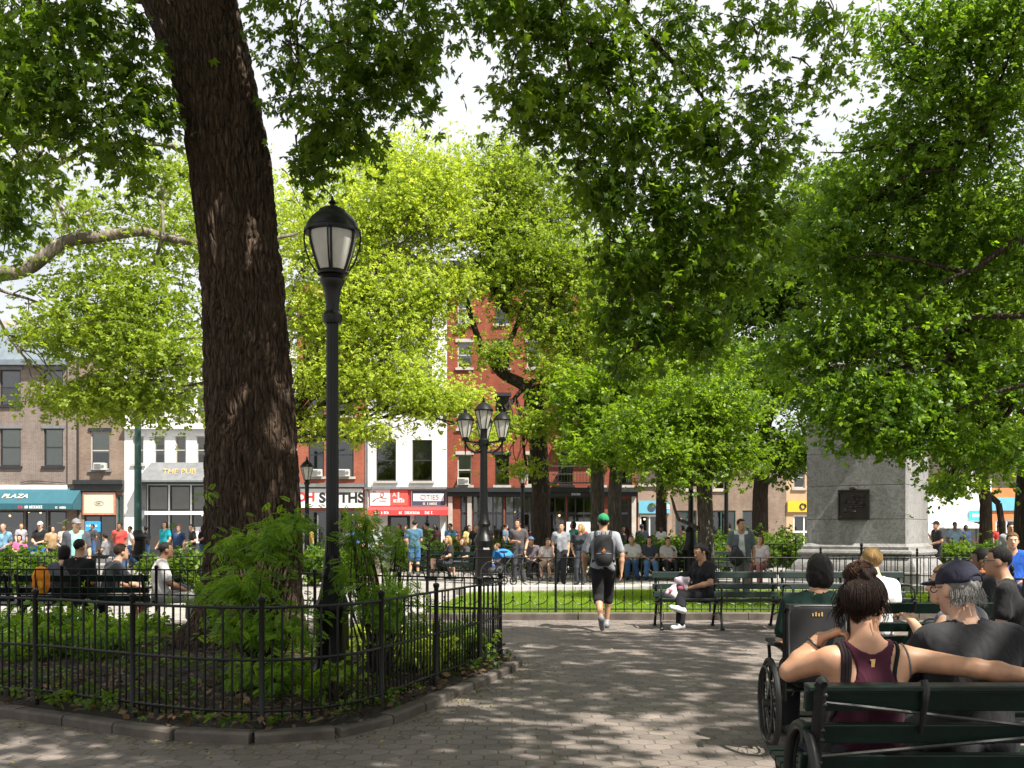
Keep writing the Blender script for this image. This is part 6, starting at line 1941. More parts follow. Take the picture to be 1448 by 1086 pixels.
        d = np.maximum(d, hemz - p[:, 2])
        ncv = d_cone(p, J['neck'] + A(0, -.0, .0) * q, Hp(0, -.018, -.05) + A(0, 0, .05), .076 * q, .07 * q)
        ncv = np.minimum(ncv, d_ell(p, J['neck'] + A(0, .075, -.0) * q, A(.06, .06, .05 + (.04 if inner else 0)) * q))
        d = np.maximum(d, -ncv)
        # open the far end of the sleeves a little
        return d
    if not tank: mesh_part('shirt', f_shirt, lo, hi, h, cloth(top), root)
    if skirt is not False:
        pass
    # ---- trousers or shorts
    def f_trs(p):
        d = None
        for c in tor[1:4:2]:
            x = d_cone(p, lerp(c[0], c[1], .35), c[1], c[2] + cov * .2, c[3] + cov * .3)
            d = x if d is None else smin(d, x, .04 * q)
        for S in ('L', 'R'):
            L_ = legs[S]
            if leg <= .5:
                t = leg / .5
                d = smin(d, d_cone(p, L_[0][0], lerp(L_[0][0], L_[0][1], t), L_[0][2] + cov, (L_[0][2] + (L_[0][3] - L_[0][2]) * t) + cov * 2.2), .03 * q)
            else:
                d = smin(d, d_cone(p, L_[0][0], L_[0][1], L_[0][2] + cov, L_[0][3] + cov * 1.6), .03 * q)
                t = (leg - .5) / .5 * .95
                d = smin(d, d_cone(p, L_[1][0], lerp(J['kn' + S], J['an' + S], t), L_[1][2] + cov * 1.6, (.062 - .010 * t) * q + cov * 1.4), .02 * q)
        return d
    mesh_part('trousers' if leg > .6 else 'shorts', f_trs, lo, hi, h, cloth(bottom), root)
    if feet:
        for S in ('L', 'R'):
            he, to = feetv[S]
            def f_shoe(p):
                d = smin(d_cone(p, he, to, .046 * q, .040 * q), d_cone(p, J['an' + S], he, .044 * q, .045 * q), .02 * q)
                d = smin(d, d_cone(p, J['an' + S], lerp(he, to, .6), .04 * q, .04 * q), .02 * q)
                return d
            a_ = np.minimum(np.minimum(he, to), J['an' + S]) - .09 * q; b_ = np.maximum(np.maximum(he, to), J['an' + S]) + .09 * q
            mesh_part('shoe', f_shoe, a_, b_, min(h, .014), mat('shoe_leather', shoe, .6, 0, .2, 8), root)
    # ---- hair
    hm = hairmat(HAIR[hcol])
    def f_hair(p):
        lp = (p - hd) @ HR / q
        nz = .0045 * np.sin(lp[:, 0] * 95 + 3 * np.sin(lp[:, 2] * 30)) * np.sin(lp[:, 2] * 40 + lp[:, 1] * 60)
        d = d_ell(lp, (0, -.016, .036), (.086, .106, .100))
        if hair in ('bob', 'long'): d = smin(d, d_ell(lp, (0, -.03, -.03), (.092, .085, .10)), .03)
        cut = np.maximum(.032 - lp[:, 1], lp[:, 2] - .072)           # keep behind the hairline or above the forehead
        d = np.maximum(d, np.minimum(cut, 9) * 1.0 if False else np.where((lp[:, 1] > .03) & (lp[:, 2] < .075), np.minimum(lp[:, 1] - .03, .075 - lp[:, 2]), -9))
        zc = -.065 if hair in ('short', 'crop', 'bun', 'pony') else -.11
        side = np.where(np.abs(lp[:, 0]) > .05, -.01 if hair in ('short', 'crop') else zc, zc)
        d = np.maximum(d, side - lp[:, 2])
        if hair == 'crop': d = d + .006
        if hair == 'bun': d = smin(d, d_ell(lp, (0.01, -.085, .095), (.055, .05, .05)), .015)
        if hair == 'pony':
            d = smin(d, d_cone(lp, (0, -.11, .05), (0, -.15, -.04), .028, .034), .02); d = smin(d, d_cone(lp, (0, -.15, -.04), (.01, -.13, -.16), .034, .012), .02)
        if hair == 'long':
            for sx in (-1, 1):
                d = smin(d, d_cone(lp, (sx * .055, -.055, .0), (sx * .07, -.085, -.26), .055, .035), .03)
            d = smin(d, d_cone(lp, (0, -.07, 0), (0, -.105, -.30), .06, .04), .03)
        return (d + nz * (0.5 if hair == 'crop' else 1.0)) * q
    if hair != 'bald':
        hl = hd - A(.2, .25, .42 if hair == 'long' else .24) * q; hh = hd + A(.2, .2, .22) * q
        mesh_part('hair', f_hair, hl, hh, min(h, .014), hm, root)
    if cap is not None:
        def f_cap(p):
            lp = (p - hd) @ HR / q
            d = d_ell(lp, (0, -.014, .042), (.09, .110, .098))
            d = np.maximum(d, .026 - lp[:, 2])
            yb = -1 if capback else 1
            br = d_ell(lp, (0, yb * .125 - (.0 if not capback else .02), .036), (.07, .068, .012))
            d = smin(d, br, .012)
            d = smin(d, d_ell(lp, (0, -.014, .146), (.012, .012, .008)), .006)
            return d * q
        mesh_part('cap', f_cap, hd - A(.24, .26, .1) * q, hd + A(.24, .26, .24) * q, min(h, .012), cloth(cap), root)
    root['J'] = 0
    del root['J']
    return root, J, Hp
M['eye_white'] = mat('eye_white', (.62, .58, .54), .35, 0, .03, 30)
M['eye_dark'] = mat('eye_dark', (.015, .011, .009), .3, 0, .1, 30)

def at_px(px, s, dz=0):
    return ((px - CX) / s, F / s, dz)

def strap_line(name, pts, r, m, parent, sides=6):
    b = MB(); b.tube(pts, r, sides)
    return b.build(name, m, parent)

# ---------------- the couple on the near bench (detailed)
def couple():
    # woman: faces away, head turned to the right, right arm laid along the bench, left hand at her neck
    x = (1224 - CX) / 322
    J = pose('sit', pelvis=(0, .02, .52), chest=(0, -.015, .80), neck=(.0, .01, 1.0), head=(.014, .06, 1.17), shL=(-.172, .0, .935), shR=(.172, .0, .94), elL=(-.305, .12, .865), wrL=(-.175, .10, 1.02),
             elR=(.44, -.07, .905), wrR=(.70, -.11, .872))
    root, J, Hp = person('woman with a loose dark bun and maroon racerback top, arm along the near bench', (x, 4.33, 0), 0, J, hair='bald', hcol='dbrown', sk='warm', tank=True, bottom=(.015, .015, .018), leg=1.0, shoe=(.3, .3, .3), h=.0105,
                         yaw=-42, pitch=-6, curlL=48, curlR=10, hL=(.78, -.2, .32), hR=(.95, .0, -.10), w=.92, wr=1.0, group='people on the near benches')
    skinf = LAST['f']
    tor = []
    w = .92
    for sx in (-1, 1):
        tor.append((J['chest'] + A(sx * .075 * w, 0, .02), lerp(J['pelvis'], J['chest'], .35) + A(sx * .058 * w, 0, 0), .112 * w, .10 * w))
        tor.append((lerp(J['pelvis'], J['chest'], .35) + A(sx * .058 * w, 0, 0), J['pelvis'] + A(sx * .075 * w, -.01, 0), .10 * w, .112 * w))
    tor.append((J['shL'] + (J['shR'] - J['shL']) * .09 - A(0, 0, .015), J['shR'] + (J['shL'] - J['shR']) * .09 - A(0, 0, .015), .066, .066))
    for S in 'LR':
        tor.append((J['neck'] + A(0, -.01, 0), lerp(J['neck'], J['sh' + S], .72), .058, .052)); tor.append((J['chest'], lerp(J['chest'], J['sh' + S], .85), .09, .07))
    def f_tank(off, cutter):
        def f(p):
            d = None
            for c in tor:
                y = d_cone(p, c[0], c[1], c[2] - .012 + off, c[3] - .012 + off)
                d = y if d is None else smin(d, y, .045)
            for S in 'LR':
                d = smin(d, d_cone(p, J['sh' + S], lerp(J['sh' + S], J['el' + S], .4), .0515 + off, .045 + off), .022)
            return np.maximum(d, cutter(p))
        return f
    def racer(p):
        # half width of the cloth by height: narrow between the shoulder blades, wide below the arms
        z = p[:, 2]
        hw = np.interp(z, [.50, .76, .80, .83, .865, .905, .94, .97, 1.0, 1.03], [.4, .4, .14, .108, .082, .072, .078, .09, .104, .112])
        inn = np.interp(z, [.5, .955, .965, .98, 1.0, 1.03], [-1, -1, .0, .045, .074, .10])
        d = np.abs(p[:, 0]) - hw
        d = np.maximum(d, inn - np.abs(p[:, 0]))
        return np.maximum(d * .8, np.maximum(.5 - z, z - 1.05))
    mesh_part('tank_top', f_tank(.012, racer), A(-.4, -.25, .42), A(.4, .3, 1.05), .0085, cloth((.052, .011, .023)), root)
    # black bra straps and a thin grey top strap
    def back(px_, z, off=.002):
        """point on the skin of the back at (x, z), found by marching in from behind"""
        ys = np.linspace(-.3, .1, 200)
        pts = np.stack([np.full(200, px_), ys, np.full(200, z)], 1).astype(np.float32)
        v = skinf(pts)
        k = int(np.argmax(v < 0)) if (v < 0).any() else 150
        return (px_, float(ys[k]) - off, z)
    def topy(px_, y, off=.002):
        zs = np.linspace(1.012, .6, 240)
        pts = np.stack([np.full(240, px_), np.full(240, y), zs], 1).astype(np.float32)
        v = skinf(pts)
        k = int(np.argmax(v < 0)) if (v < 0).any() else 120
        return (px_, y, float(zs[k]) + off)
    def over(fx, z0, r_, n=16):
        # over the shoulder and down the back at x = fx(z)
        p0 = [topy(fx(1.0), y, r_ * .4) for y in (.04, .03, .02, .01, .0)]
        return p0 + [back(fx(z), z, r_ * .4) for z in np.linspace(p0[-1][2] - .006, z0, n)]
    strap_line('bra_strap', over(lambda z: .122 - .32 * (1.0 - max(z, .88)) + .3 * max(0, .86 - z), .74, .009), .009, cloth((.008, .008, .009)), root)
    strap_line('thin_strap', over(lambda z: .150 + .16 * (1.0 - z), .80, .0045), .0045, cloth((.16, .155, .15)), root)
    b = MB()
    pts = [topy(-.108, .03, .004), topy(-.11, .0, .004), topy(-.111, -.02, .004), *[back(-.112 - .12 * (.95 - z_), z_, .006) for z_ in np.linspace(.965, .66, 14)]]
    for k in (-1, 0, 1): b.tube([(p_[0] + k * .014, p_[1], p_[2]) for p_ in pts], .0095, 6)
    b.build('bag_strap', cloth((.02, .012, .014)), root)
    # pendant emblem on the back of the top
    b = MB(); c = back(-.004, .925, .016); b.prism([(c[0] - .012, c[2] + .02), (c[0] - .005, c[2] + .012), (c[0] - .006, c[2] - .022), (c[0], c[2] - .03), (c[0] + .008, c[2] - .012), (c[0] + .012, c[2] + .022)], c[1] - .006, c[1] - .002); b.build('emblem', M['gilt'], root, smooth=0)
    # bracelet
    e, wv = J['elL'], J['wrL']; dv = (wv - e) / np.linalg.norm(wv - e)
    c = lerp(e, wv, .82); u = np.cross(dv, A(0, 0, 1)); u /= np.linalg.norm(u); v = np.cross(dv, u)
    b = MB(); b.tube([tuple(c + (u * math.cos(t) + v * math.sin(t)) * .034) for t in np.linspace(0, 6.28, 16, endpoint=False)], .006, 6, closed=True); b.build('bracelet', M['black_paint'], root)
    # hair: gathered up loosely into a bun, with flyaway strands
    hm = hairmat(HAIR['dbrown']); ha = hairmat(HAIR['dbrown_sunlit'])
    def f_hair(p):
        hd = J['head']; HR = np.array(Matrix.Rotation(R(-42), 3, 'Z') @ Matrix.Rotation(R(-6), 3, 'X'))
        lp = (p - hd) @ HR
        d = d_ell(lp, (0, -.022, .034), (.093, .108, .100))
        d = np.maximum(d, np.where((lp[:, 1] > .045) & (lp[:, 2] < .07), np.minimum(lp[:, 1] - .045, .07 - lp[:, 2]), -9))
        cut = np.where((np.abs(lp[:, 0]) > .06) & (lp[:, 1] > -.035), .0, -.068 + .5 * np.abs(lp[:, 0]))
        d = np.maximum(d, cut - lp[:, 2])
        d = smin(d, d_ell(lp, (-.005, -.045, .142), (.056, .055, .046)), .022)
        d = smin(d, d_ell(lp, (-.045, -.05, .135), (.04, .045, .038)), .012)
        d = smin(d, d_ell(lp, (.03, -.06, .13), (.036, .04, .036)), .02)
        d = smin(d, d_cone(lp, (-.085, -.02, .05), (-.100, -.03, -.03), .036, .02), .025)
        d = np.maximum(d, -d_ell(lp, (.09, .012, -.014), (.034, .036, .042)))
        a = np.arctan2(lp[:, 0], -lp[:, 1] + .0)
        r1 = .0015 * np.sin(a * 44 + 4 * np.sin(lp[:, 2] * 14))
        r2 = .004 * np.sin(lp[:, 0] * 160 + lp[:, 2] * 90) * np.clip((lp[:, 2] - .09) / .03, 0, 1)
        return d + r1 + r2
    mesh_part('hair', f_hair, J['head'] - A(.2, .22, .2), J['head'] + A(.2, .2, .26), .0075, hm, root)
    b = MB(); r_ = np.random.default_rng(8); e_ = np.array((.0945, .1095, .1015)); c0 = np.array((0, -.022, .034))
    top_ = np.array((-.005, -.2, .98)); top_ /= np.linalg.norm(top_)
    for k in range(1500):      # strands drawn up over the skull into the bun
        v = r_.normal(0, 1, 3); v /= np.linalg.norm(v)
        if v[1] > .45 or v[2] < -.92 or (abs(v[0]) > .72 and v[1] > -.1 and v[2] < -.12): continue
        om = math.acos(max(-1, min(1, float(v @ top_))))
        if om < .35: continue
        pts = []; k_ = r_.uniform(.995, 1.045); wob = r_.normal(0, .05)
        for t_ in np.linspace(0, r_.uniform(.45, 1), 8):
            g_ = (math.sin((1 - t_) * om) * v + math.sin(t_ * om) * top_) / math.sin(om)
            g_ = g_ + np.cross(g_, top_) * wob * math.sin(t_ * 3.1)
            pts.append(tuple(Hp(*(c0 + e_ * g_ * k_))))
        b.tube(pts, [.0009, .0017, .0019, .0019, .0018, .0017, .0015, .0008], 4)
    b.build('hair_strands', hm, root); b = MB()
    for k in range(320):      # loops of the bun
        c0 = A(-.008, -.05, .140); u = r_.normal(0, 1, 3); u /= np.linalg.norm(u); v = np.cross(u, r_.normal(0, 1, 3)); v /= np.linalg.norm(v)
        rad = r_.uniform(.042, .064); t0 = r_.uniform(0, 6.28)
        b.tube([tuple(Hp(*(c0 + (u * math.cos(t0 + t) + v * math.sin(t0 + t)) * rad * np.array((1.05, 1, .85))))) for t in np.linspace(0, r_.uniform(.8, 1.8), 6)], [.0022] * 5 + [.0008], 4)
    b.build('bun_strands', ha, root); b = MB()  # sunlit highlights of the dark bun put into this lighter strand colour
    for k in range(80):       # loose strands down the left side, the nape and by the right ear
        sx = (-1, -1, -1, 1)[k % 4]; z0 = r_.uniform(-.03, .06)
        p0 = A(sx * .09 + r_.normal(0, .01) if sx else r_.uniform(-.06, .06), -.035 + r_.normal(0, .02) if sx else -.1, z0 if sx else -.05)
        L_ = r_.uniform(.06, .13) if sx < 0 else r_.uniform(.04, .11)
        b.tube([tuple(Hp(*p0)), tuple(Hp(*(p0 + A(sx * .018 + r_.normal(0, .006), -.006, -L_ * .5)))), tuple(Hp(*(p0 + A(sx * .008 + r_.normal(0, .014), r_.normal(0, .012) + .012, -L_))))], [.0024, .002, .0006], 4)
    b.build('loose_strands', hm, root); b = MB()
    for k in range(170):      # short fine hair at the nape
        x_ = r_.normal(0, .03); p0 = A(x_, -.1 + .6 * x_ * x_, -.05 + r_.uniform(-.012, .012) + .4 * abs(x_))
        b.tube([tuple(Hp(*p0)), tuple(Hp(*(p0 + A(-x_ * .15, .012, -.016)))), tuple(Hp(*(p0 + A(-x_ * .25 + r_.normal(0, .004), .026, -r_.uniform(.022, .04)))))], [.0013, .001, .0003], 3)
    b.build('nape_hair', hm, root)
    # ear-ring
    b = MB(); c = Hp(.087, -.004, -.046); b.ball(tuple(c), .006, 8); b.build('earring', M['chrome'], root)

    # man: broad back, charcoal tee, navy cap over grey hair
    x = (1362 - CX) / 300
    J = pose('sit', pelvis=(0, .02, .53), chest=(0, .005, .86), neck=(-.005, .06, 1.045), head=(-.025, .10, 1.222), shL=(-.19, .02, .985), shR=(.195, .02, .995), elL=(-.285, .17, .76), wrL=(-.10, .38, .66), elR=(.325, .10, .73), wrR=(.14, .36, .64))
    root, J, Hp = person('broad-backed man in a charcoal tee, navy cap over grey hair, on the near bench', (x, 4.58, 0), 0, J, top=(.024, .0235, .026), sleeve=.62, bottom=(.02, .021, .024), hair='bald', hcol='grey', sk='light', cap=(.022, .022, .038), h=.0105, w=1.12, wr=1.08, yaw=24, pitch=-6, group='people on the near benches')
    hm = hairmat(HAIR['grey'])
    def f_h(p):
        HR = np.array(Matrix.Rotation(R(24), 3, 'Z') @ Matrix.Rotation(R(-6), 3, 'X'))
        lp = (p - J['head']) @ HR
        d = d_ell(lp, (0, -.022, .02), (.079, .099, .092))
        d = np.maximum(d, lp[:, 1] - .02); d = np.maximum(d, lp[:, 2] - .05)
        d = np.maximum(d, np.where(np.abs(lp[:, 0]) > .06, -.03, -.07) - lp[:, 2])
        d = np.maximum(d, -d_ell(lp, (.085, .01, -.012), (.03, .034, .042)))
        d = np.maximum(d, -d_ell(lp, (-.085, .01, -.012), (.03, .034, .042)))
        return d + .003 * np.sin(lp[:, 0] * 150 + 4 * np.sin(lp[:, 2] * 40)) + .003 * np.sin(lp[:, 0] * 70)
    mesh_part('hair', f_h, J['head'] - A(.2, .2, .2), J['head'] + A(.2, .2, .15), .008, hm, root)
    b = MB()
    for k in range(300):
        a = r_.uniform(-1.5, 1.5); p0 = A(math.sin(a) * .083, -.022 - math.cos(a) * .102, r_.uniform(-.045, .0))
        b.tube([tuple(Hp(*p0)), tuple(Hp(*(p0 + A(math.sin(a) * .01, -.008, -.03)))), tuple(Hp(*(p0 + A(math.sin(a) * .014 + r_.normal(0, .008), -.004 + r_.normal(0, .006), -r_.uniform(.03, .055)))))], [.0015, .0014, .0005], 4)
    b.build('hair_strands', hm, root)
    gl = MB()
    for sx in (-1, 1): gl.tube([tuple(Hp(sx * .034 + .021 * math.cos(a), .104, .006 + .016 * math.sin(a))) for a in np.linspace(0, 6.28, 14, endpoint=False)], .0022, 5, closed=True); gl.tube([tuple(Hp(sx * .055, .1, .012)), tuple(Hp(sx * .08, .0, .014))], .0022, 5)
    gl.build('glasses', M['black_paint'], root)
    # embroidered patch and strap opening of the cap
    b = MB(); c = Hp(.05, -.108, .075); b.ball(tuple(c), (.016, .006, .009), 8); b.ball(tuple(c + A(.0, 0, .010)), (.006, .006, .008), 6); b.build('emblem', mat('copper_thread', (.45, .16, .06), .6), root)
    b = MB(); b.tube([tuple(Hp(.042 * math.cos(t), -.126 + .012 * abs(math.cos(t)), .032 + .034 * math.sin(t))) for t in np.linspace(0, math.pi, 12)], .005, 6); b.build('cap_seam', cloth((.012, .012, .02)), root)
couple()
# ------------------------------------------------------------- named figures
def bench_sit(x, ypos, face, dz=0):
    return (x, ypos, dz)

# man in the green cap walking away down the path, with his backpack
s = 93.0
gx = (853 - CX) / s
J = pose('walk', elL=(-.285, .0, 1.13), wrL=(-.28, .14, .89), elR=(.275, -.06, 1.13), wrR=(.27, -.08, .88), anR=(.06, .26, .10), knR=(.085, .22, .52), anL=(-.04, -.36, .19), knL=(-.08, .0, .50))
root, J, Hp = person('man in a green cap walking away in a grey tee, dark shorts and black backpack', (gx, 15.05, 0), -4, J, top=(.27, .28, .31), sleeve=.75, bottom=(.014, .014, .016), leg=.62, hair='short', hcol='black', sk='tan', cap=(.02, .21, .085), shoe=(.19, .19, .2), h=.0115, w=1.06, sc=1.0, fingers=True, yaw=4)
bp = thing('backpack', 'black backpack worn by the man in the green cap', 'backpack', (gx, 15.05, 0), R(-4))
def f_bp(p):
    d = d_ell(p, (0, -.215, 1.2), (.165, .11, .27))
    d = np.maximum(d, np.abs(p[:, 0]) - .15); d = np.maximum(d, np.abs(p[:, 2] - 1.2) - .235)
    d = smin(d, d_ell(p, (0, -.275, 1.1), (.13, .07, .13)), .02)
    return np.maximum(d, p[:, 1] + .125)
mesh_part('pack_body', f_bp, A(-.25, -.45, .85), A(.25, 0, 1.55), .012, M['nylon'], bp)
b = MB()
for sx in (-1, 1):
    b.tube([(sx * .10, -.14, 1.40), (sx * .11, -.07, 1.475), (sx * .125, .03, 1.475), (sx * .13, .11, 1.38), (sx * .135, .13, 1.25), (sx * .15, .06, 1.1), (sx * .15, -.1, 1.03)], .024, 7)
b.build('shoulder_strap', M['nylon'], bp)
b = MB(); b.tube([(-.11, -.315, 1.15), (0, -.345, 1.165), (.11, -.315, 1.15)], .006, 5); b.tube([(-.03, -.13, 1.43), (-.03, -.15, 1.48), (.03, -.15, 1.48), (.03, -.13, 1.43)], .009, 5); b.build('zip', M['grey_trim'], bp)
b = MB(); b.prism([(-.03, 1.18), (.0, 1.24), (.035, 1.19)], -.352, -.325); b.build('emblem', mat('orange_tag', (.5, .16, .03), .6), bp, smooth=0)

# woman in black on the bench, legs crossed
J = pose('cross', pelvis=(0, .06, .50), chest=(0, .02, .82), neck=(0, .04, 1.0), head=(0, .09, 1.165), shL=(-.175, .02, .95), shR=(.175, .02, .95), elL=(-.26, .10, .70), wrL=(-.04, .32, .62), elR=(.25, .12, .70), wrR=(.06, .34, .64), knL=(-.08, .50, .50), anL=(-.07, .52, .09), knR=(.02, .48, .615), anR=(-.18, .60, .34))
person('woman in black sitting cross-legged on the lawn-side bench, looking down left', (2.98, 15.32, 0), 180 - 62, J, top=(.016, .016, .018), sleeve=.6, bottom=(.012, .012, .014), hair='pony', hcol='black', sk='tan', shoe=(.55, .55, .56), h=.0125, w=1.05, pitch=-14, yaw=4, bust=True)
# soft bundle beside her
t = thing('plush_bag', 'pale pink and lilac bundle on the bench beside the woman in black', 'bag', (2.50, 15.12, .47), 0)
def f_bun(p):
    d = None
    for c, r_ in (((0, 0, .10), .11), ((.10, .02, .16), .09), ((-.09, .0, .07), .08), ((.05, 0, .25), .08), ((.16, .0, .27), .06), ((-.03, -.1, .05), .07)):
        x = d_ell(p, c, (r_, r_ * .9, r_)); d = x if d is None else smin(d, x, .03)
    return d + .01 * np.sin(p[:, 0] * 50) * np.sin(p[:, 2] * 44 + p[:, 1] * 30)
mesh_part('bundle', f_bun, A(-.3, -.3, -.1), A(.4, .3, .45), .014, cloth((.55, .46, .52)), t)
b = MB(); b.ball((.06, -.09, .15), (.05, .03, .04), 10); b.ball((.15, -.05, .08), (.04, .03, .05), 10); b.ball((-.08, -.08, .1), (.03, .02, .03), 8); b.build('trim', cloth((.38, .10, .13)), t)

# man in the grey vest
s = 66.0
mx_ = (1048 - CX) / s
J = pose('stand', elR=(.27, .02, 1.12), wrR=(.17, .24, 1.03), elL=(-.26, -.02, 1.12), wrL=(-.27, .06, .88))
root, J, Hp = person('man in a grey vest over a white tee holding a round black bag', (mx_, F / s, 0), 172, J, top=(.62, .61, .6), sleeve=.0, bottom=(.16, .16, .165), hair='short', hcol='black', sk='tan', h=.015, yaw=30, w=1.0, shoe=(.05, .05, .05))
def f_vest(p):
    d = None
    for sx in (-1, 1):
        for a, c, ra, rb_ in ((J['chest'] + A(sx * .075, 0, .02), J['pelvis'] + A(sx * .07, 0, -.06), .138, .142), (J['chest'], J['shL' if sx < 0 else 'shR'], .10, .085), (J['shL' if sx < 0 else 'shR'], lerp(J['shL' if sx < 0 else 'shR'], J['elL' if sx < 0 else 'elR'], .6), .08, .075)):
            x = d_cone(p, a, c, ra, rb_); d = x if d is None else smin(d, x, .04)
    d = np.maximum(d, .80 - p[:, 2]); d = np.maximum(d, -d_cone(p, J['neck'], J['head'], .085, .1))
    return np.maximum(d, np.where(p[:, 1] > .0, (.055 + np.clip(1.3 - p[:, 2], 0, 1) * .10) - np.abs(p[:, 0]), -9))
mesh_part('vest', f_vest, A(-.6, -.4, .7), A(.6, .4, 1.6), .016, cloth((.11, .13, .145)), root)
t = thing('bag', 'round soft black bag held at the waist by the man in the grey vest', 'bag', (mx_, F / s, 0), R(172))
mesh_part('pouch', lambda p: d_ell(p, (.12, .27, .93), (.16, .12, .19)) + .008 * np.sin(p[:, 0] * 40) * np.sin(p[:, 2] * 35), A(-.15, .05, .65), A(.4, .5, 1.25), .014, M['nylon'], t)
strap_line('handle', [(.05, .24, 1.08), (.1, .26, 1.17), (.18, .26, 1.17), (.22, .24, 1.08)], .014, M['nylon'], t)

# wheelchair user seen from behind
wx = (1146 - CX) / 205
wy = F / 205
J = pose('sit', pelvis=(0, .02, .56), chest=(0, .02, .87), neck=(0, .03, 1.05), head=(.02, .06, 1.205), shL=(-.175, .02, .99), shR=(.175, .02, .99))
root, J, Hp = person('person with dark hair in a dark green top seated in the wheelchair', (wx + .05, wy, 0), -8, J, top=(.005, .02, .015), sleeve=.7, bottom=(.015, .015, .017), hair='bob', hcol='black', sk='tan', h=.0115, cap=None, pitch=-4, group='people on the near benches')
b = MB(); c = (.07, -.125, .93)
for k in range(5): b.span((c[0] - .05 + k * .022, -.138, .935 + (k % 2) * .008), (c[0] - .04 + k * .022, -.128, .975))
b.span((c[0] - .055, -.137, .978), (c[0] + .055, -.127, .986)); b.build('emblem', M['gilt'], root, smooth=0)
t = thing('wheelchair', 'black wheelchair with a dark back panel and spoked wheels beside the near bench', 'wheelchair', (wx, wy, 0), R(-4))
def f_panel(p):
    q = np.abs(p - np.array((0, -.17, .80), np.float32)) - np.array((.175, .012, .185), np.float32)
    return np.linalg.norm(np.maximum(q, 0), axis=1) + np.minimum(q.max(1), 0) - .02
mesh_part('back_panel', f_panel, A(-.3, -.3, .5), A(.3, 0, 1.1), .012, mat('black_vinyl', (.02, .02, .021), .55, 0, .25, 4, .25, 80), t)
b = MB(); b.tube([(-.185, -.198, .62), (-.187, -.198, .94), (-.165, -.198, .985), (-.1, -.198, .995), (.1, -.198, .995), (.165, -.198, .985), (.187, -.198, .94), (.185, -.198, .62)], .006, 6); b.build('piping', mat('grey_piping', (.12, .12, .12), .6), t)
b = MB()
for k in range(4): b.span((-.035 + k * .02, -.206, .925), (-.025 + k * .02, -.2, .945 + (k % 2) * .008))
b.build('emblem', M['gilt'], t, smooth=0)
fr = MB()
for sx in (-1, 1):
    fr.tube([(sx * .21, -.17, .35), (sx * .215, -.19, .6), (sx * .215, -.20, .95), (sx * .215, -.30, 1.0)], .014, 8)
    fr.tube([(sx * .21, -.17, .36), (sx * .21, .3, .40), (sx * .2, .45, .25), (sx * .18, .55, .1)], .014, 8)
    fr.tube([(sx * .21, -.12, .7), (sx * .23, .1, .7), (sx * .23, .28, .68), (sx * .21, .3, .42)], .012, 8)
    fr.tube([(sx * .21, -.17, .5), (sx * .21, .3, .5)], .012, 8)
fr.tube([(-.21, -.18, .42), (.21, .25, .38)], .011, 7); fr.tube([(.21, -.18, .42), (-.21, .25, .38)], .011, 7)
fr.tube([(-.21, -.2, .62), (.21, -.2, .62)], .011, 7)
fr.build('frame', M['iron'], t)
for sx in (-1, 1):
    b = MB(); b.tube([(sx * .215, -.30, 1.0), (sx * .215, -.42, 1.0)], .02, 8); b.build('push_handle', M['rubber'], t)
    b = MB(); b.span((sx * .23 - .03, -.05, .705), (sx * .23 + .03, .27, .73)); b.build('armrest', M['nylon'], t, smooth=0, bevel=.008)
    wl = MB(); cx_ = sx * .285; wc = (cx_, -.06, .315)
    wl.tube([(cx_, wc[1] + .295 * math.cos(a), .315 + .295 * math.sin(a)) for a in np.linspace(0, 2 * math.pi, 40, endpoint=False)], .02, 8, closed=True)
    wo = wl.build('wheel', M['rubber'], t)
    rim = MB(); rim.tube([(cx_, wc[1] + .27 * math.cos(a), .315 + .27 * math.sin(a)) for a in np.linspace(0, 2 * math.pi, 40, endpoint=False)], .010, 6, closed=True)
    rim.tube([(cx_ + sx * .035, wc[1] + .25 * math.cos(a), .315 + .25 * math.sin(a)) for a in np.linspace(0, 2 * math.pi, 40, endpoint=False)], .008, 6, closed=True)
    rim.tube([(cx_ - .05, wc[1], .315), (cx_ + .05, wc[1], .315)], .028, 10)
    for k in range(14):
        a = 2 * math.pi * k / 14
        rim.tube([(cx_ + (.02 if k % 2 else -.02), wc[1] + .02 * math.cos(a + .5), .315 + .02 * math.sin(a + .5)), (cx_, wc[1] + .268 * math.cos(a), .315 + .268 * math.sin(a))], .0028, 4)
    rim.build('rim', M['chrome_dull'], wo)
    b = MB(); b.tube([(sx * .17, .5 + .085 * math.cos(a), .10 + .085 * math.sin(a)) for a in np.linspace(0, 2 * math.pi, 20, endpoint=False)], .016, 7, closed=True); b.tube([(sx * .17 - .02, .5, .1), (sx * .17 + .02, .5, .1)], .03, 8); b.build('caster', M['rubber'], t)
b = MB(); b.span((-.2, -.14, .47), (.2, .3, .52)); b.build('seat', M['nylon'], t, smooth=0, bevel=.015)
b = MB(); b.span((-.17, .48, .12), (-.01, .66, .135)); b.span((.01, .48, .12), (.17, .66, .135)); b.build('footrest', M['iron'], t, smooth=0)

# blond sitter in white
s = 152.0
J = pose('sit', head=(0, .03, 1.21))
person('short-haired blond person in a white top sitting beyond the wheelchair', ((1240 - CX) / s, F / s + .12, 0), 12, J, top=(.62, .61, .60), sleeve=.5, bottom=(.05, .06, .09), hair='short', hcol='blond', sk='light', h=.013, yaw=22, group='people on the near benches')
# woman leaning on the back of the next bench, half hidden by the man
s = 245.0
J = pose('sit', elL=(-.30, -.02, .80), wrL=(-.10, .20, .95), head=(0, .04, 1.185), elR=(.24, .05, .72))
person('bare-armed woman with long fair hair, half hidden behind the man in charcoal', ((1347 - CX) / 231, 6.06, -.02), 40, J, top=(.1, .1, .11), sleeve=.0, bottom=(.05, .06, .09), hair='long', hcol='lbrown', sk='light', h=.0125, w=.95, yaw=20, group='people on the near benches')
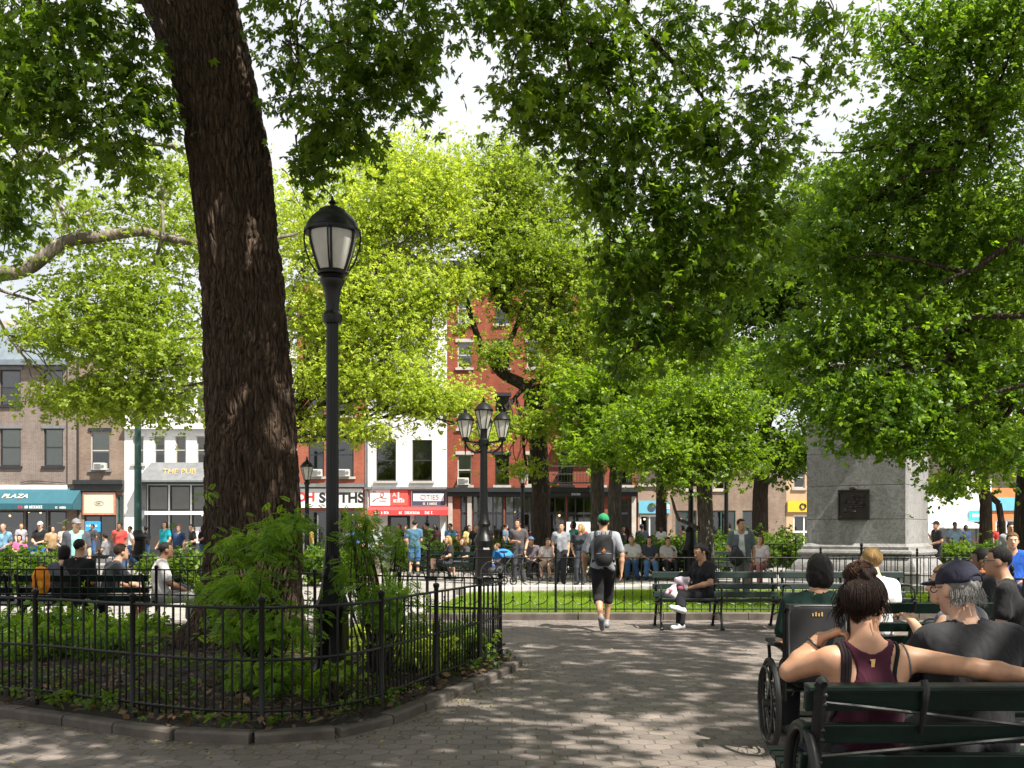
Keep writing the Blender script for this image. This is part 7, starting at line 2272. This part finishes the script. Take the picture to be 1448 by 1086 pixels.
# men at the right edge
s = 172.0
J = pose('sit', head=(0, .03, 1.24), neck=(0, -.03, 1.07), shL=(-.2, -.04, 1.01), shR=(.2, -.04, 1.01))
root, J, Hp = person('dark-haired man in glasses and a printed black tee at the right edge', ((1416 - CX) / s, F / s, 0), 62, J, top=(.016, .016, .017), sleeve=.6, bottom=(.03, .03, .035), hair='crop', hcol='black', sk='tan', h=.0125, w=1.1, group='people on the near benches')
b = MB()
for sx in (-1, 1): b.tube([tuple(Hp(sx * .032 + .02 * math.cos(a), .102, .008 + .016 * math.sin(a))) for a in np.linspace(0, 6.28, 12, endpoint=False)], .0022, 4, closed=True); b.tube([tuple(Hp(sx * .052, .1, .012)), tuple(Hp(sx * .08, .0, .012))], .0022, 4)
b.build('glasses', M['black_paint'], root)
b = MB(); b.tube([(-.1, -.178, .93), (-.04, -.19, .96), (.02, -.19, .955), (.1, -.178, .94)], .006, 5); b.tube([(-.07, -.187, .925), (.06, -.19, .925)], .005, 5); b.build('print', M['grey_trim'], root)
s = 140.0
person('dark-haired person just left of the man in glasses, turned the same way', ((1386 - CX) / s, F / s, 0), 70, pose('sit'), top=(.02, .02, .022), sleeve=.6, bottom=(.03, .03, .04), hair='short', hcol='black', sk='brown', h=.015, group='people on the near benches')
s = 95.0
person('fair-haired youth in a bright blue tee at the far right', ((1432 - CX) / s, F / s, .15), 160, pose('sit'), top=(.02, .09, .42), sleeve=.6, bottom=(.05, .06, .1), hair='short', hcol='lbrown', sk='light', h=.018)
s = 62.0
person('man in a light grey tee standing at the right edge under the oak', ((1429 - CX) / s, F / s, 0), 170, pose('stand'), top=(.30, .30, .31), sleeve=.6, bottom=(.04, .045, .06), hair='short', hcol='dbrown', sk='tan', h=.02, sc=.96)

# ---------------- the three on the left bench behind the bed
s = 96.0; yb = F / s + .22
root, J, Hp = person('young man in a black tee on the left bench, beside the orange backpack', ((102 - CX) / s, yb, 0), -8, pose('sit', head=(0, .04, 1.25), neck=(0, 0, 1.07), chest=(0, 0, .88), shL=(-.2, -.01, 1.0), shR=(.2, -.01, 1.0)), top=(.013, .013, .014), sleeve=.6, bottom=(.03, .03, .04), hair='crop', hcol='black', sk='tan', h=.0135, w=1.05, wr=1.05, yaw=-10, group='people on the left bench')
root, J, Hp = person('brown-haired man in a grey tee and shorts leaning forward on the left bench', ((145 - CX) / s, yb, 0), -50, pose('sit', chest=(0, .05, .83), neck=(0, .12, 1.01), head=(0, .19, 1.17), shL=(-.19, .08, .95), shR=(.19, .08, .95), elL=(-.25, .26, .70), wrL=(-.1, .46, .62), elR=(.25, .26, .70), wrR=(.1, .46, .62)), top=(.055, .057, .06), sleeve=.65, bottom=(.28, .2, .14), leg=.4, hair='short', hcol='brown', sk='light', shoe=(.1, .1, .1), h=.0135, wr=1.05, group='people on the left bench')
root, J, Hp = person('short-haired person in a white tee at the right end of the left bench', ((220 - CX) / s, yb, 0), -62, pose('sit', chest=(0, .0, .85), neck=(0, .03, 1.04), head=(0, .08, 1.20), shL=(-.19, .0, .98), shR=(.19, .0, .98), elR=(.25, .08, .72), wrR=(.12, .34, .6)), top=(.66, .63, .60), sleeve=.7, bottom=(.3, .29, .28), leg=.9, hair='crop', hcol='black', sk='brown', h=.0135, wr=1.05, w=1.05, group='people on the left bench')
person('dark-haired woman on the left bench, half hidden by the young man in black', ((80 - CX) / s, yb + .05, 0), -5, pose('sit'), top=(.08, .08, .09), sleeve=.6, bottom=(.03, .03, .04), hair='bob', hcol='black', sk='light', h=.0165, sc=.97, group='people on the left bench')
t = thing('backpack', 'bright orange backpack hanging on the back of the left bench', 'backpack', ((72 - CX) / 97, F / 97 - .30, .62), R(0))
mesh_part('pack_body', lambda p: np.maximum(d_ell(p, (0, 0, .16), (.14, .09, .21)), np.abs(p[:, 0]) - .105) + .004 * np.sin(p[:, 2] * 50), A(-.25, -.2, -.15), A(.25, .2, .5), .012, cloth((.75, .25, .02)), t)
b = MB(); b.tube([(-.03, -.02, .34), (-.04, .02, .42), (.04, .02, .42), (.03, -.02, .34)], .012, 6); b.tube([(-.05, -.09, .25), (.0, -.11, .05)], .009, 5); b.build('strap', M['nylon'], t)
b = MB(); b.ball((.02, -.088, .1), (.05, .012, .06), 10); b.build('pocket', cloth((.8, .35, .05)), t)
t = thing('bag', 'dark slouchy bag on the lap of the person in the white tee', 'bag', ((236 - CX) / 96, yb + .25, .5), 0)
mesh_part('pouch', lambda p: d_ell(p, (0, 0, .08), (.2, .15, .12)) + .012 * np.sin(p[:, 0] * 30) * np.sin(p[:, 1] * 30 + p[:, 2] * 20), A(-.35, -.3, -.15), A(.35, .3, .35), .016, cloth((.03, .032, .045)), t)
strap_line('strap', [(-.12, 0, .12), (-.08, -.02, .3), (.05, -.02, .32), (.12, 0, .14)], .012, M['nylon'], t)

# ---------------- the crowd: (label, px, scale, face, pose, clothes ...)
def c(label, px, s, face, kind, top, bottom=(.03, .035, .05), dz=0.0, **k):
    jo = k.pop('J', {})
    u = lambda a: random.uniform(-a, a)
    if kind == 'stand' and not jo:
        jo = dict(elL=(-.235 + u(.03), -.02 + u(.05), 1.12), elR=(.235 + u(.03), -.02 + u(.05), 1.12), wrL=random.choice([(-.20 + u(.05), .08 + u(.1), .88), (-.21, .05 + u(.1), .88), (-.03, .22, 1.05 + u(.05)), (-.19, .22, 1.02)]), wrR=random.choice([(.20 + u(.05), .08 + u(.1), .88), (.21, .02, .88), (.03, .24, 1.08 + u(.05)), (.10, .22, 1.32)]), knL=(-.09 + u(.03), .04, .5), anL=(-.10 + u(.05), .02 + u(.06), .09), head=(u(.02), .02 + u(.02), 1.62))
    elif kind == 'sit' and not jo:
        jo = dict(head=(u(.03), .02 + u(.03), 1.19), wrL=(-.08 + u(.06), .26 + u(.06), .62), wrR=(.08 + u(.06), .26 + u(.06), .62), knL=(-.12 + u(.04), .46, .5), anL=(-.13 + u(.05), .42 + u(.08), .09))
    k.setdefault('yaw', u(35)); k.setdefault('pitch', u(8)); k.setdefault('sc', 1 + u(.05)); k.setdefault('w', 1 + u(.1))
    k.setdefault('h', .022 if s > 38 else .028)
    person(label, ((px - CX) / s, F / s, dz), face, pose(kind, **jo), top=top, bottom=bottom, fingers=s > 32, **k)
DENIM = (.045, .10, .22); BLACK = (.016, .016, .018); GREYD = (.05, .05, .055); WHITE = (.66, .65, .63)
c('bald man in a light blue tee at the left edge of the crowd', 6, 46, 165, 'stand', (.22, .42, .6), GREYD, hair='bald', sk='light')
c('man in a black jersey and white cap, blue jeans, standing before the teal awning', 57, 41, 178, 'stand', BLACK, (.03, .13, .4), hair='short', hcol='grey', sk='light', cap=(.5, .5, .5), J=dict(elL=(-.24, .05, 1.1), wrL=(-.06, .25, 1.05), elR=(.24, .05, 1.1), wrR=(.06, .25, 1.05)))
r0 = person('man in a flat grey cap, dark open shirt over a mint green tee', ((108 - CX) / 66, F / 66, 0), 205, pose('stand'), top=(.22, .62, .45), sleeve=.0, bottom=(.02, .05, .05), hair='short', hcol='brown', sk='light', cap=(.2, .2, .21), h=.016, yaw=20)
rootm, Jm, Hm = r0
def f_open(p):
    d = None
    for sx in (-1, 1):
        S_ = 'L' if sx < 0 else 'R'
        for a, cc, ra, rb_ in ((Jm['chest'] + A(sx * .075, 0, .02), Jm['pelvis'] + A(sx * .07, 0, -.05), .138, .142), (Jm['chest'], Jm['sh' + S_], .10, .085), (Jm['sh' + S_], lerp(Jm['sh' + S_], Jm['el' + S_], .8), .078, .07)):
            x = d_cone(p, a, cc, ra, rb_); d = x if d is None else smin(d, x, .04)
    d = np.maximum(d, .80 - p[:, 2]); d = np.maximum(d, -d_cone(p, Jm['neck'], Jm['head'], .085, .1))
    return np.maximum(d, np.where(p[:, 1] > .0, .10 - np.abs(p[:, 0]), -9))
mesh_part('open_shirt', f_open, A(-.6, -.4, .7), A(.6, .4, 1.6), .016, cloth((.07, .075, .09)), rootm)
c('man in a red and white shirt with jeans in the left crowd', 169, 41, 190, 'stand', (.42, .06, .05), DENIM, hair='short', hcol='black', sk='brown')
c('woman in a teal blouse outside the white house', 233, 38, 150, 'stand', (.01, .28, .33), BLACK, hair='bob', hcol='brown', sk='light')
c('woman in a navy top next to the teal blouse', 252, 38, 185, 'stand', (.03, .06, .14), GREYD, hair='short', hcol='red', sk='light')
c('man in a black polo near the trunk, facing left', 272, 39, 120, 'stand', BLACK, BLACK, hair='short', hcol='black', sk='light')
c('person in pink behind the planted railing at the left', 28, 36, 200, 'sit', (.45, .12, .25), DENIM, hair='bob', hcol='black', sk='light')
c('seated person in grey behind the flat-capped man', 148, 37, 90, 'sit', (.2, .2, .22), BLACK, hair='short', hcol='black', sk='tan')
c('person in cream by the taupe brick house door', 90, 30, 20, 'stand', (.5, .42, .35), BLACK, hair='bob', hcol='lbrown', sk='light')
c('person in charcoal at the taupe shop window', 131, 29, 160, 'stand', GREYD, DENIM, hair='short', hcol='black', sk='brown')
c('tall person in black leaning by the green pole', 207, 33, 80, 'stand', BLACK, DENIM, hair='short', hcol='black', sk='dark')
c('man with fair hair in a pale grey tee, back to us behind the shrub', 526, 56, 5, 'stand', (.34, .35, .35), (.16, .13, .1), hair='short', hcol='blond', sk='light', h=.018)
c('person in a blue shirt left of the pale grey tee', 508, 47, 185, 'stand', (.08, .16, .38), DENIM, hair='short', hcol='brown', sk='light')
c('red-haired woman in a dark top under the red awning', 564, 34, 150, 'stand', (.03, .025, .03), BLACK, hair='long', hcol='red', sk='light')
c('woman in a checked blouse between the red awning and the shrub', 549, 38, 200, 'stand', (.3, .31, .33), (.5, .5, .5), hair='bob', hcol='black', sk='light')
c('man in a blue tee and denim shorts standing with his back turned', 586, 43, 4, 'stand', (.07, .16, .25), (.05, .13, .30), hair='crop', hcol='dbrown', sk='light', leg=.46, h=.018)
c('man in a dark jacket over a white shirt below the navy sign', 615, 32, 190, 'stand', (.05, .02, .025), BLACK, hair='short', hcol='black', sk='dark')
c('person in a sky blue shirt by the red brick pilaster', 637, 33, 170, 'stand', (.12, .25, .45), DENIM, hair='short', hcol='black', sk='tan')
c('blond woman in a black tee and shorts, legs crossed, seated sideways', 633, 46.5, 108, 'cross', (.03, .026, .028), (.05, .05, .06), hair='long', hcol='blond', sk='light', leg=.3, h=.018, bust=True)
c('brown-haired woman in a grey tee seated behind the blond one', 656, 45.5, 115, 'sit', (.06, .06, .066), GREYD, hair='long', hcol='lbrown', sk='light', leg=.5, h=.018, bust=True)
c('grey-haired man in a black shirt near the four-lantern lamp', 673, 38, 200, 'stand', (.025, .028, .032), BLACK, hair='short', hcol='grey', sk='light')
c('seated child in a bright blue top right of the lamp base', 703, 47, 130, 'sit', (.05, .25, .6), DENIM, hair='short', hcol='lbrown', sk='light', sc=.85)
c('woman in a grey print tee standing behind the lawn railing', 733, 48, 178, 'stand', (.085, .075, .08), GREYD, hair='short', hcol='dbrown', sk='tan', h=.018)
c('seated man with a blue cap between the elm and the grey print tee', 752, 46, 185, 'sit', (.12, .1, .11), BLACK, hair='short', hcol='dbrown', sk='light', cap=(.08, .14, .25))
c('seated boy in a white patterned tee in front of the elm trunk', 774, 47, 170, 'sit', (.55, .5, .48), (.4, .28, .2), hair='short', hcol='brown', sk='light', leg=.45)
c('man in a grey tee and dark trousers facing us beside the long-haired woman', 793, 50, 180, 'stand', (.24, .25, .27), (.025, .027, .034), hair='short', hcol='dbrown', sk='light', h=.018)
c('woman with long fair hair and a black top beside the man in grey', 821, 51, 165, 'stand', (.03, .035, .042), (.05, .055, .065), hair='long', hcol='blond', sk='tan', h=.018, bust=True)
c('friend in a white tee and jeans, leftmost of three on the far bench', 894, 46, 172, 'sit', WHITE, DENIM, hair='short', hcol='lbrown', sk='light', h=.018)
c('friend in a dark tee with a pale print, middle of three on the far bench', 918, 46, 178, 'sit', (.06, .07, .09), (.1, .2, .4), hair='bob', hcol='brown', sk='light', h=.018)
c('friend in a white tee and black trousers, rightmost of three on the far bench', 945, 46, 186, 'sit', (.64, .62, .62), BLACK, hair='short', hcol='dbrown', sk='light', h=.018)
c('man in a navy shirt standing with his back turned behind the far bench', 908, 37, 0, 'stand', (.012, .018, .035), BLACK, hair='short', hcol='black', sk='dark')
c('fair-haired person in a white flowered shirt seated behind the man in the vest', 1074, 52, 150, 'sit', (.55, .5, .5), (.3, .12, .12), hair='bob', hcol='lbrown', sk='light', h=.018)
c('passer-by in black near the thin lamp under the maple', 1004, 33, 200, 'stand', BLACK, BLACK, hair='short', hcol='black', sk='brown')
c('passer-by in a brown top left of the man in the vest', 1030, 38, 95, 'stand', (.1, .06, .045), DENIM, hair='bob', hcol='black', sk='brown')
c('passer-by in a dark cap right of the pedestal base', 1325, 44, 100, 'stand', (.03, .03, .035), BLACK, hair='short', hcol='black', sk='tan', cap=(.015, .015, .016))
c('passer-by in a pale blue top right of the pedestal', 1350, 36, 170, 'stand', (.3, .42, .55), DENIM, hair='short', hcol='black', sk='brown')
c('passer-by in dark blue under the white canopy', 1366, 33, 200, 'stand', (.03, .05, .12), BLACK, hair='bob', hcol='black', sk='dark')
for lab, px, s_, fc, tp, bt, hs_, hc, sk_ in (
    ('stroller in mustard crossing before the orange house', 440, 31, 90, (.45, .3, .06), DENIM, 'bob', 'black', 'brown'),
    ('stroller in a white tee behind the tall lamp shaft', 487, 32, 190, WHITE, BLACK, 'short', 'brown', 'light'),
    ('passer-by in a burgundy top at the red awning', 600, 28, 30, (.2, .03, .05), BLACK, 'long', 'dbrown', 'light'),
    ('passer-by in black at the dark shopfront door', 690, 29, 10, BLACK, BLACK, 'short', 'black', 'tan'),
    ('passer-by in grey-blue before the cream shop panels', 715, 30, 250, (.12, .17, .22), DENIM, 'short', 'dbrown', 'tan'),
    ('passer-by in black walking left before the poster', 760, 31, 90, (.02, .02, .025), BLACK, 'bob', 'black', 'light'),
    ('passer-by in an orange tee behind the man in the green cap', 838, 35, 260, (.55, .16, .04), DENIM, 'short', 'black', 'brown'),
    ('passer-by in white beside the low blue-signed shop', 935, 30, 160, WHITE, DENIM, 'short', 'black', 'dark'),
    ('passer-by in a pink blouse near the maple trunk', 965, 30, 100, (.5, .2, .25), BLACK, 'long', 'brown', 'light'),
    ('passer-by in a striped jumper beside the green door', 30, 29, 220, (.3, .3, .34), BLACK, 'short', 'blond', 'light'),
    ('passer-by in khaki outside the taupe shop', 112, 29, 190, (.2, .17, .09), BLACK, 'crop', 'black', 'dark'),
    ('passer-by in a violet top near the white house door', 290, 31, 200, (.2, .1, .35), DENIM, 'bob', 'black', 'light'),
    ('passer-by in lilac under the red awning edge', 575, 29, 120, (.35, .28, .45), BLACK, 'bob', 'brown', 'tan'),
    ('passer-by in olive between the denim shorts man and the navy sign', 603, 36, 60, (.10, .11, .05), BLACK, 'short', 'black', 'light'),
    ('passer-by in a pale yellow blouse by the four-lantern lamp', 663, 33, 210, (.6, .5, .2), DENIM, 'long', 'black', 'light'),
    ('passer-by in maroon right behind the grey print tee', 744, 38, 200, (.16, .03, .04), BLACK, 'short', 'brown', 'tan'),
    ('passer-by in white just left of the elm trunk', 757, 36, 30, WHITE, DENIM, 'long', 'lbrown', 'light'),
    ('passer-by in sea green left of the twin trunks', 811, 40, 120, (.08, .3, .25), BLACK, 'bob', 'black', 'brown'),
    ('passer-by in charcoal right of the green cap', 880, 42, 240, GREYD, BLACK, 'short', 'black', 'tan'),
    ('passer-by in a tan jacket by the flat-capped man', 73, 44, 250, (.34, .22, .12), BLACK, 'bob', 'dbrown', 'light'),
    ('passer-by in white between the red shirt and the green pole', 184, 36, 120, WHITE, DENIM, 'short', 'black', 'tan'),
    ('passer-by in black beside the trunk, walking right', 287, 36, 260, BLACK, DENIM, 'long', 'brown', 'light'),
    ('passer-by in red near the right-hand orange shop', 1412, 31, 170, (.5, .05, .05), DENIM, 'short', 'black', 'brown'),
    ('passer-by in a green tee under the turquoise sign', 1390, 30, 100, (.05, .25, .12), BLACK, 'short', 'brown', 'light')):
    c(lab, px, s_, fc, 'stand' if px % 2 else 'walk', tp, bt, hair=hs_, hcol=hc, sk=sk_, h=.03)

# ---------------- pushchairs, bicycle
def stroller(label, loc, rz, col):
    t = thing('pushchair', label, 'pushchair', loc, R(rz))
    b = MB()
    for sx in (-1, 1):
        b.tube([(sx * .22, -.45, 1.0), (sx * .22, .25, .18)], .015, 6); b.tube([(sx * .22, -.3, .15), (sx * .22, .05, .62)], .015, 6)
    b.tube([(-.22, -.45, 1.0), (.22, -.45, 1.0)], .018, 6); b.build('frame', M['chrome_dull'], t)
    mesh_part('canopy', lambda p: np.maximum(d_ell(p, (0, -.12, .72), (.25, .32, .28)), np.maximum(.74 - p[:, 2], -(d_ell(p, (0, .06, .70), (.21, .3, .22))))), A(-.35, -.55, .4), A(.35, .4, 1.1), .02, cloth(col), t)
    mesh_part('seat', lambda p: smin(d_cone(p, (0, -.2, .7), (0, 0, .42), .12, .13), d_cone(p, (0, 0, .42), (0, .25, .40), .13, .1), .05), A(-.35, -.45, .2), A(.35, .5, .95), .025, M['nylon'], t)
    for sx in (-1, 1):
        for yy in (-.3, .27):
            b = MB(); b.tube([(sx * .25, yy + .1 * math.cos(a), .12 + .1 * math.sin(a)) for a in np.linspace(0, 2 * math.pi, 16, endpoint=False)], .02, 6, closed=True); b.tube([(sx * .25 - .02, yy, .12), (sx * .25 + .02, yy, .12)], .03, 8); b.build('wheel', M['rubber'], t)
stroller('pushchair with a royal blue canopy left of the man in the black jersey', ((43 - CX) / 46, F / 46, 0), 70, (.02, .14, .5))
stroller('pushchair with a blue canopy by the base of the four-lantern lamp', ((706 - CX) / 52, F / 52, 0), 120, (.03, .2, .55))
def bicycle(label, px, s, rz):
    t = thing('bicycle', label, 'bicycle', ((px - CX) / s, F / s, 0), R(rz), 'parked bicycles')
    for xx in (-.52, .52):
        b = MB(); b.tube([(xx + .33 * math.cos(a), 0, .35 + .33 * math.sin(a)) for a in np.linspace(0, 2 * math.pi, 32, endpoint=False)], .017, 6, closed=True); wo = b.build('wheel', M['rubber'], t)
        b = MB()
        for k in range(12):
            a = math.pi * k / 6; b.tube([(xx, .0, .35), (xx + .32 * math.cos(a), 0, .35 + .32 * math.sin(a))], .0025, 4)
        b.tube([(xx, -.05, .35), (xx, .05, .35)], .02, 8); b.build('spokes', M['chrome_dull'], wo)
    b = MB()
    for a, q in (((-.52, .35), (-.12, .34)), ((-.52, .35), (-.2, .82)), ((-.12, .34), (-.22, .90)), ((-.12, .34), (.34, .78)), ((-.2, .80), (.33, .86)), ((.31, .94), (.38, .66)), ((.38, .66), (.52, .35))):
        b.tube([(a[0], 0, a[1]), (q[0], 0, q[1])], .017, 7)
    b.build('frame', M['iron'], t)
    b = MB(); b.tube([(.30, -.28, 1.0), (.36, -.1, .98), (.31, 0, .95), (.36, .1, .98), (.30, .28, 1.0)], .012, 6); b.build('handlebar', M['chrome_dull'], t)
    b = MB(); b.ball((-.23, 0, .93), (.13, .07, .035), 10); b.build('saddle', M['nylon'], t)
    b = MB(); b.tube([(-.12 + .09 * math.cos(a), .03, .34 + .09 * math.sin(a)) for a in np.linspace(0, 2 * math.pi, 16, endpoint=False)], .008, 5, closed=True); b.tube([(-.12, -.1, .5), (-.12, -.03, .34), (-.12, .03, .34), (-.12, .1, .18)], .01, 5); b.build('crank', M['chrome_dull'], t)
bicycle('dark bicycle leaning by the far plaza railing behind the lawn', 724, 53, 12)
bicycle('second dark bicycle in front of the seated boy by the elm', 812, 49, -8)

# small groups that fill the far pavement are all named above; a white table between the seated pair
# ------------------------------------------------------------- shrubs, hedges, grass, litter
def shrub(label, base, blobs, m, kind='pinnate', size=.2, seed=1, stems=6, group='shrubs', name='shrub', up=.7, droop=.3, h0=None):
    r = np.random.default_rng(seed)
    t = thing(name, label, 'shrub', base, 0, group)
    o3 = np.array(base, float)
    pos, out, ct, cc = blob_points([(np.array(b[0]) - o3, *b[1:]) for b in blobs], r)
    sb = MB()
    for cen, cl in cc:
        for i in r.choice(len(cl), min(stems, len(cl)), replace=False):
            add_limb(sb, (r.normal(0, .06), r.normal(0, .06), 0), cl[i], .012, .004, r, .05, .05, 6, 5)
    sb.build('stems', M['bark'], t)
    leaves('foliage', pos, size, kind, m, t, droop, up, tint=ct, out=out, seed=seed)
    return t
# the feathery shrub round the lamp base
b0 = P(375, 960, 9.0); b0.z = .1
shrub('feathery light green shrub crowding the tall lamp base and the trunk', b0,
      [(P(392, 765, 8.9), (.26, .26, .18), 33, 8, .09), (P(350, 830, 8.8), (.30, .26, .2), 36, 8, .09), (P(335, 775, 9.2), (.18, .2, .14), 27, 8, .08), (P(345, 890, 8.7), (.28, .26, .2), 33, 8, .09), (P(400, 890, 8.6), (.28, .26, .22), 33, 8, .09), (P(390, 950, 8.4), (.32, .26, .16), 33, 8, .09), (P(310, 830, 9.3), (.14, .16, .16), 18, 8, .08), (P(290, 700, 9.4), (.05, .1, .05), 3, 5, .06), (P(415, 735, 9.0), (.12, .16, .1), 13, 7, .07)],
      M['leaf_shrub'], 'pinnate', .092, 301, 10)
b0 = P(540, 950, 9.2); b0.z = .1
shrub('tall loose green shrub to the right of the tall lamp', b0,
      [(P(520, 770, 9.2), (.18, .2, .2), 30, 7, .08), (P(545, 840, 9.0), (.24, .22, .22), 42, 7, .09), (P(510, 735, 9.2), (.12, .16, .08), 12, 7, .07), (P(560, 880, 8.9), (.18, .2, .16), 24, 7, .08), (P(498, 830, 9.3), (.12, .16, .2), 15, 7, .08), (P(565, 770, 9.2), (.12, .16, .1), 12, 6, .07)],
      M['leaf_shrub'], 'pinnate', .09, 302, 10)
b0 = P(470, 990, 8.1); b0.z = .1
shrub('small bright leafy plant behind the front railing below the lamp', b0, [(P(475, 950, 8.1), (.2, .18, .1), 12, 5, .07), (P(460, 975, 8.1), (.15, .15, .08), 7, 5, .06)], M['leaf_bright'], 'palmate', .07, 303, 6)
# low yellow-green plants along the back of the bed
for k, (px, d, w_) in enumerate(((588, 9.5, .22), (625, 10.0, .2), (560, 10.0, .26), (660, 10.6, .18), (540, 10.5, .28))):
    b0 = P(px, 900, d); b0.z = .12
    shrub(('low yellow-green plant behind the railing near the bed corner, %s' % ('front one', 'second one', 'third one, towards the lamp', 'the one tucked in the corner', 'the one behind the tall shrub')[k]), b0, [((b0.x, d, .36), (w_, .22, .17), 22, 6, .08)], M['leaf_yellow'] if k % 2 == 0 else M['leaf_bright'], 'spray', .13, 320 + k, 5, 'low bed plants')
for k, (px, d, w_, hh) in enumerate(((20, 11.4, .6, .36), (95, 11.6, .6, .42), (175, 11.6, .55, .36), (-40, 11.0, .6, .4), (60, 10.6, .5, .26), (140, 10.7, .5, .22)  )):
    b0 = P(px, 900, d); b0.z = .15
    shrub(('leafy mound in the left of the bed, %s' % ('below the orange backpack', 'in front of the young man in black', 'below the man in grey', 'at the picture edge', 'nearer the railing below the backpack', 'nearer the railing below the man in grey'  )[k]), b0,
          [((b0.x, d, .15 + hh * .55), (w_, .38, hh * .55), 40, 7, .09)], M['leaf_shrub'], ('pinnate', 'spray', 'spray')[k % 3], .13, 340 + k, 6, 'low bed plants')
# ivy-like ground cover and the shaded undergrowth
r = np.random.default_rng(6)
def in_poly(x, y, poly):
    c_ = np.zeros(len(x), bool); n = len(poly)
    for i in range(n):
        x1, y1 = poly[i]; x2, y2 = poly[(i + 1) % n]
        m_ = ((y1 > y) != (y2 > y)) & (x < (x2 - x1) * (y - y1) / ((y2 - y1) if y2 != y1 else 1e-9) + x1)
        c_ ^= m_
    return c_
def scatter(n, poly, pad=None):
    poly = [tuple(p) for p in poly]
    xs = [p[0] for p in poly]; ys = [p[1] for p in poly]
    X = r.uniform(min(xs), max(xs), n); Y = r.uniform(min(ys), max(ys), n)
    k = in_poly(X, Y, poly)
    return X[k], Y[k]
X, Y = scatter(16000, KL[::4])
nz = np.sin(X * 2.3) * np.sin(Y * 2.9 + 1) + r.normal(0, .5, len(X))
k = (nz > .45)
leaves('ground_cover', np.stack([X[k], Y[k], np.full(k.sum(), .17) + r.uniform(-.05, .05, k.sum())], 1), .10, 'spray', M['leaf_dark'], None, .05, 1.5, seed=12, kindtag='stuff')
X, Y = scatter(15000, KL[::4])
M['litter'] = leafmat('dry_leaf', (.045, .027, .015), (.20, .125, .065), .15, .8)
o = leaves('fallen_leaves', np.stack([X, Y, np.full(len(X), .15) + r.uniform(-.06, .03, len(X))], 1), .075, 'simple', M['litter'], None, .0, 1.3, seed=13, kindtag='stuff')
# fresh leaves dropped along the kerb and on the paving
q = resample(KL[:150], .01)
tt = r.integers(0, len(q), 900); tn = r.gamma(1.2, .16, 900)
dq = np.gradient(q, axis=0); dq /= np.linalg.norm(dq, axis=1, keepdims=True)
X = q[tt, 0] + dq[tt, 1] * (tn + .09); Y = q[tt, 1] - dq[tt, 0] * (tn + .09)
X2 = r.uniform(-4, 4, 260); Y2 = r.uniform(5.5, 16, 260); ok = ~in_poly(X2, Y2, [tuple(p) for p in KL[::4]])
X = np.concatenate([X, X2[ok]]); Y = np.concatenate([Y, Y2[ok]])
M['litter_green'] = leafmat('dropped_leaf', (.10, .11, .02), (.34, .28, .09), .2, .7)
leaves('dropped_leaves', np.stack([X, Y, np.full(len(X), .006)], 1), .034, 'simple', M['litter_green'], None, .0, 6.0, seed=14, kindtag='stuff')
# lawn grass
X, Y = scatter(150000, LAWN)
n = len(X)
a = r.uniform(0, 2 * np.pi, n); hgt = r.uniform(.035, .085, n); wd = .008
lean = r.normal(0, .03, (n, 2))
ca, sa = np.cos(a) * wd, np.sin(a) * wd
z0 = np.full(n, .028)
V = np.stack([np.stack([X - ca, Y - sa, z0], 1), np.stack([X + ca, Y + sa, z0], 1), np.stack([X + lean[:, 0] + ca * .2, Y + lean[:, 1] + sa * .2, z0 + hgt], 1), np.stack([X + lean[:, 0] - ca * .2, Y + lean[:, 1] - sa * .2, z0 + hgt], 1)], 1).reshape(-1, 3)
M['grass'] = leafmat('grass_blade', (.12, .21, .016), (.28, .40, .03), .45, .6)
patch = .5 + .3 * np.sin(X * 1.7 + np.sin(Y * 1.1)) * np.sin(Y * 1.3) + r.normal(0, .2, n)
o = np_mesh('grass', V, np.arange(4 * n).reshape(-1, 4), M['grass'], None, False, np.clip(patch, 0, 1)); o['kind'] = 'stuff'
# hedges and planting beds in the middle distance
def hedge(label, px0, px1, d, z0, z1, seed, m='leaf_dark', th=.9, n=70, size=.26):
    x0, x1 = (px0 - CX) * d / F, (px1 - CX) * d / F
    b0 = Vector(((x0 + x1) / 2, d, 0))
    shrub(label, b0, [((b0.x + (x1 - x0) * (k / 5 - .4), d, (z0 + z1) / 2), ((x1 - x0) / 8, th, (z1 - z0) / 2), n // 5, 10, .18) for k in range(5)], M[m], 'spray', size, seed, 4, 'hedges and planting', 'hedge', .8)
hedge('dark green planting behind the three friends on the far bench', 868, 1010, 31.8, .2, 1.25, 401, n=150)
hedge('dark green planting right of the bell-based lamp, behind the man in the vest', 985, 1130, 34.5, .2, 1.5, 402, n=150)
hedge('low shrubs below the red awning, behind the man in denim shorts', 560, 700, 37, .1, 1.1, 403, n=130)
hedge('shrubs in front of the long dark shopfront', 700, 850, 38.5, .1, 1.1, 404, n=120)
hedge('green planting behind the left railing, below the teal awning', 0, 80, 24.0, .1, 1.0, 405, 'leaf_dark', .6, 70)
hedge('green planting in front of the white house, left of the trunk', 215, 300, 26.0, .1, .95, 406, 'leaf_dark', .6, 70)
hedge('shrubs right of the pedestal under the trees', 1320, 1460, 33, .1, 1.1, 407, n=110)
hedge('leafy planting left of the tall lamp between trunk and shrub', 425, 520, 27, .1, 1.0, 408, 'leaf_dark', .6, 60)
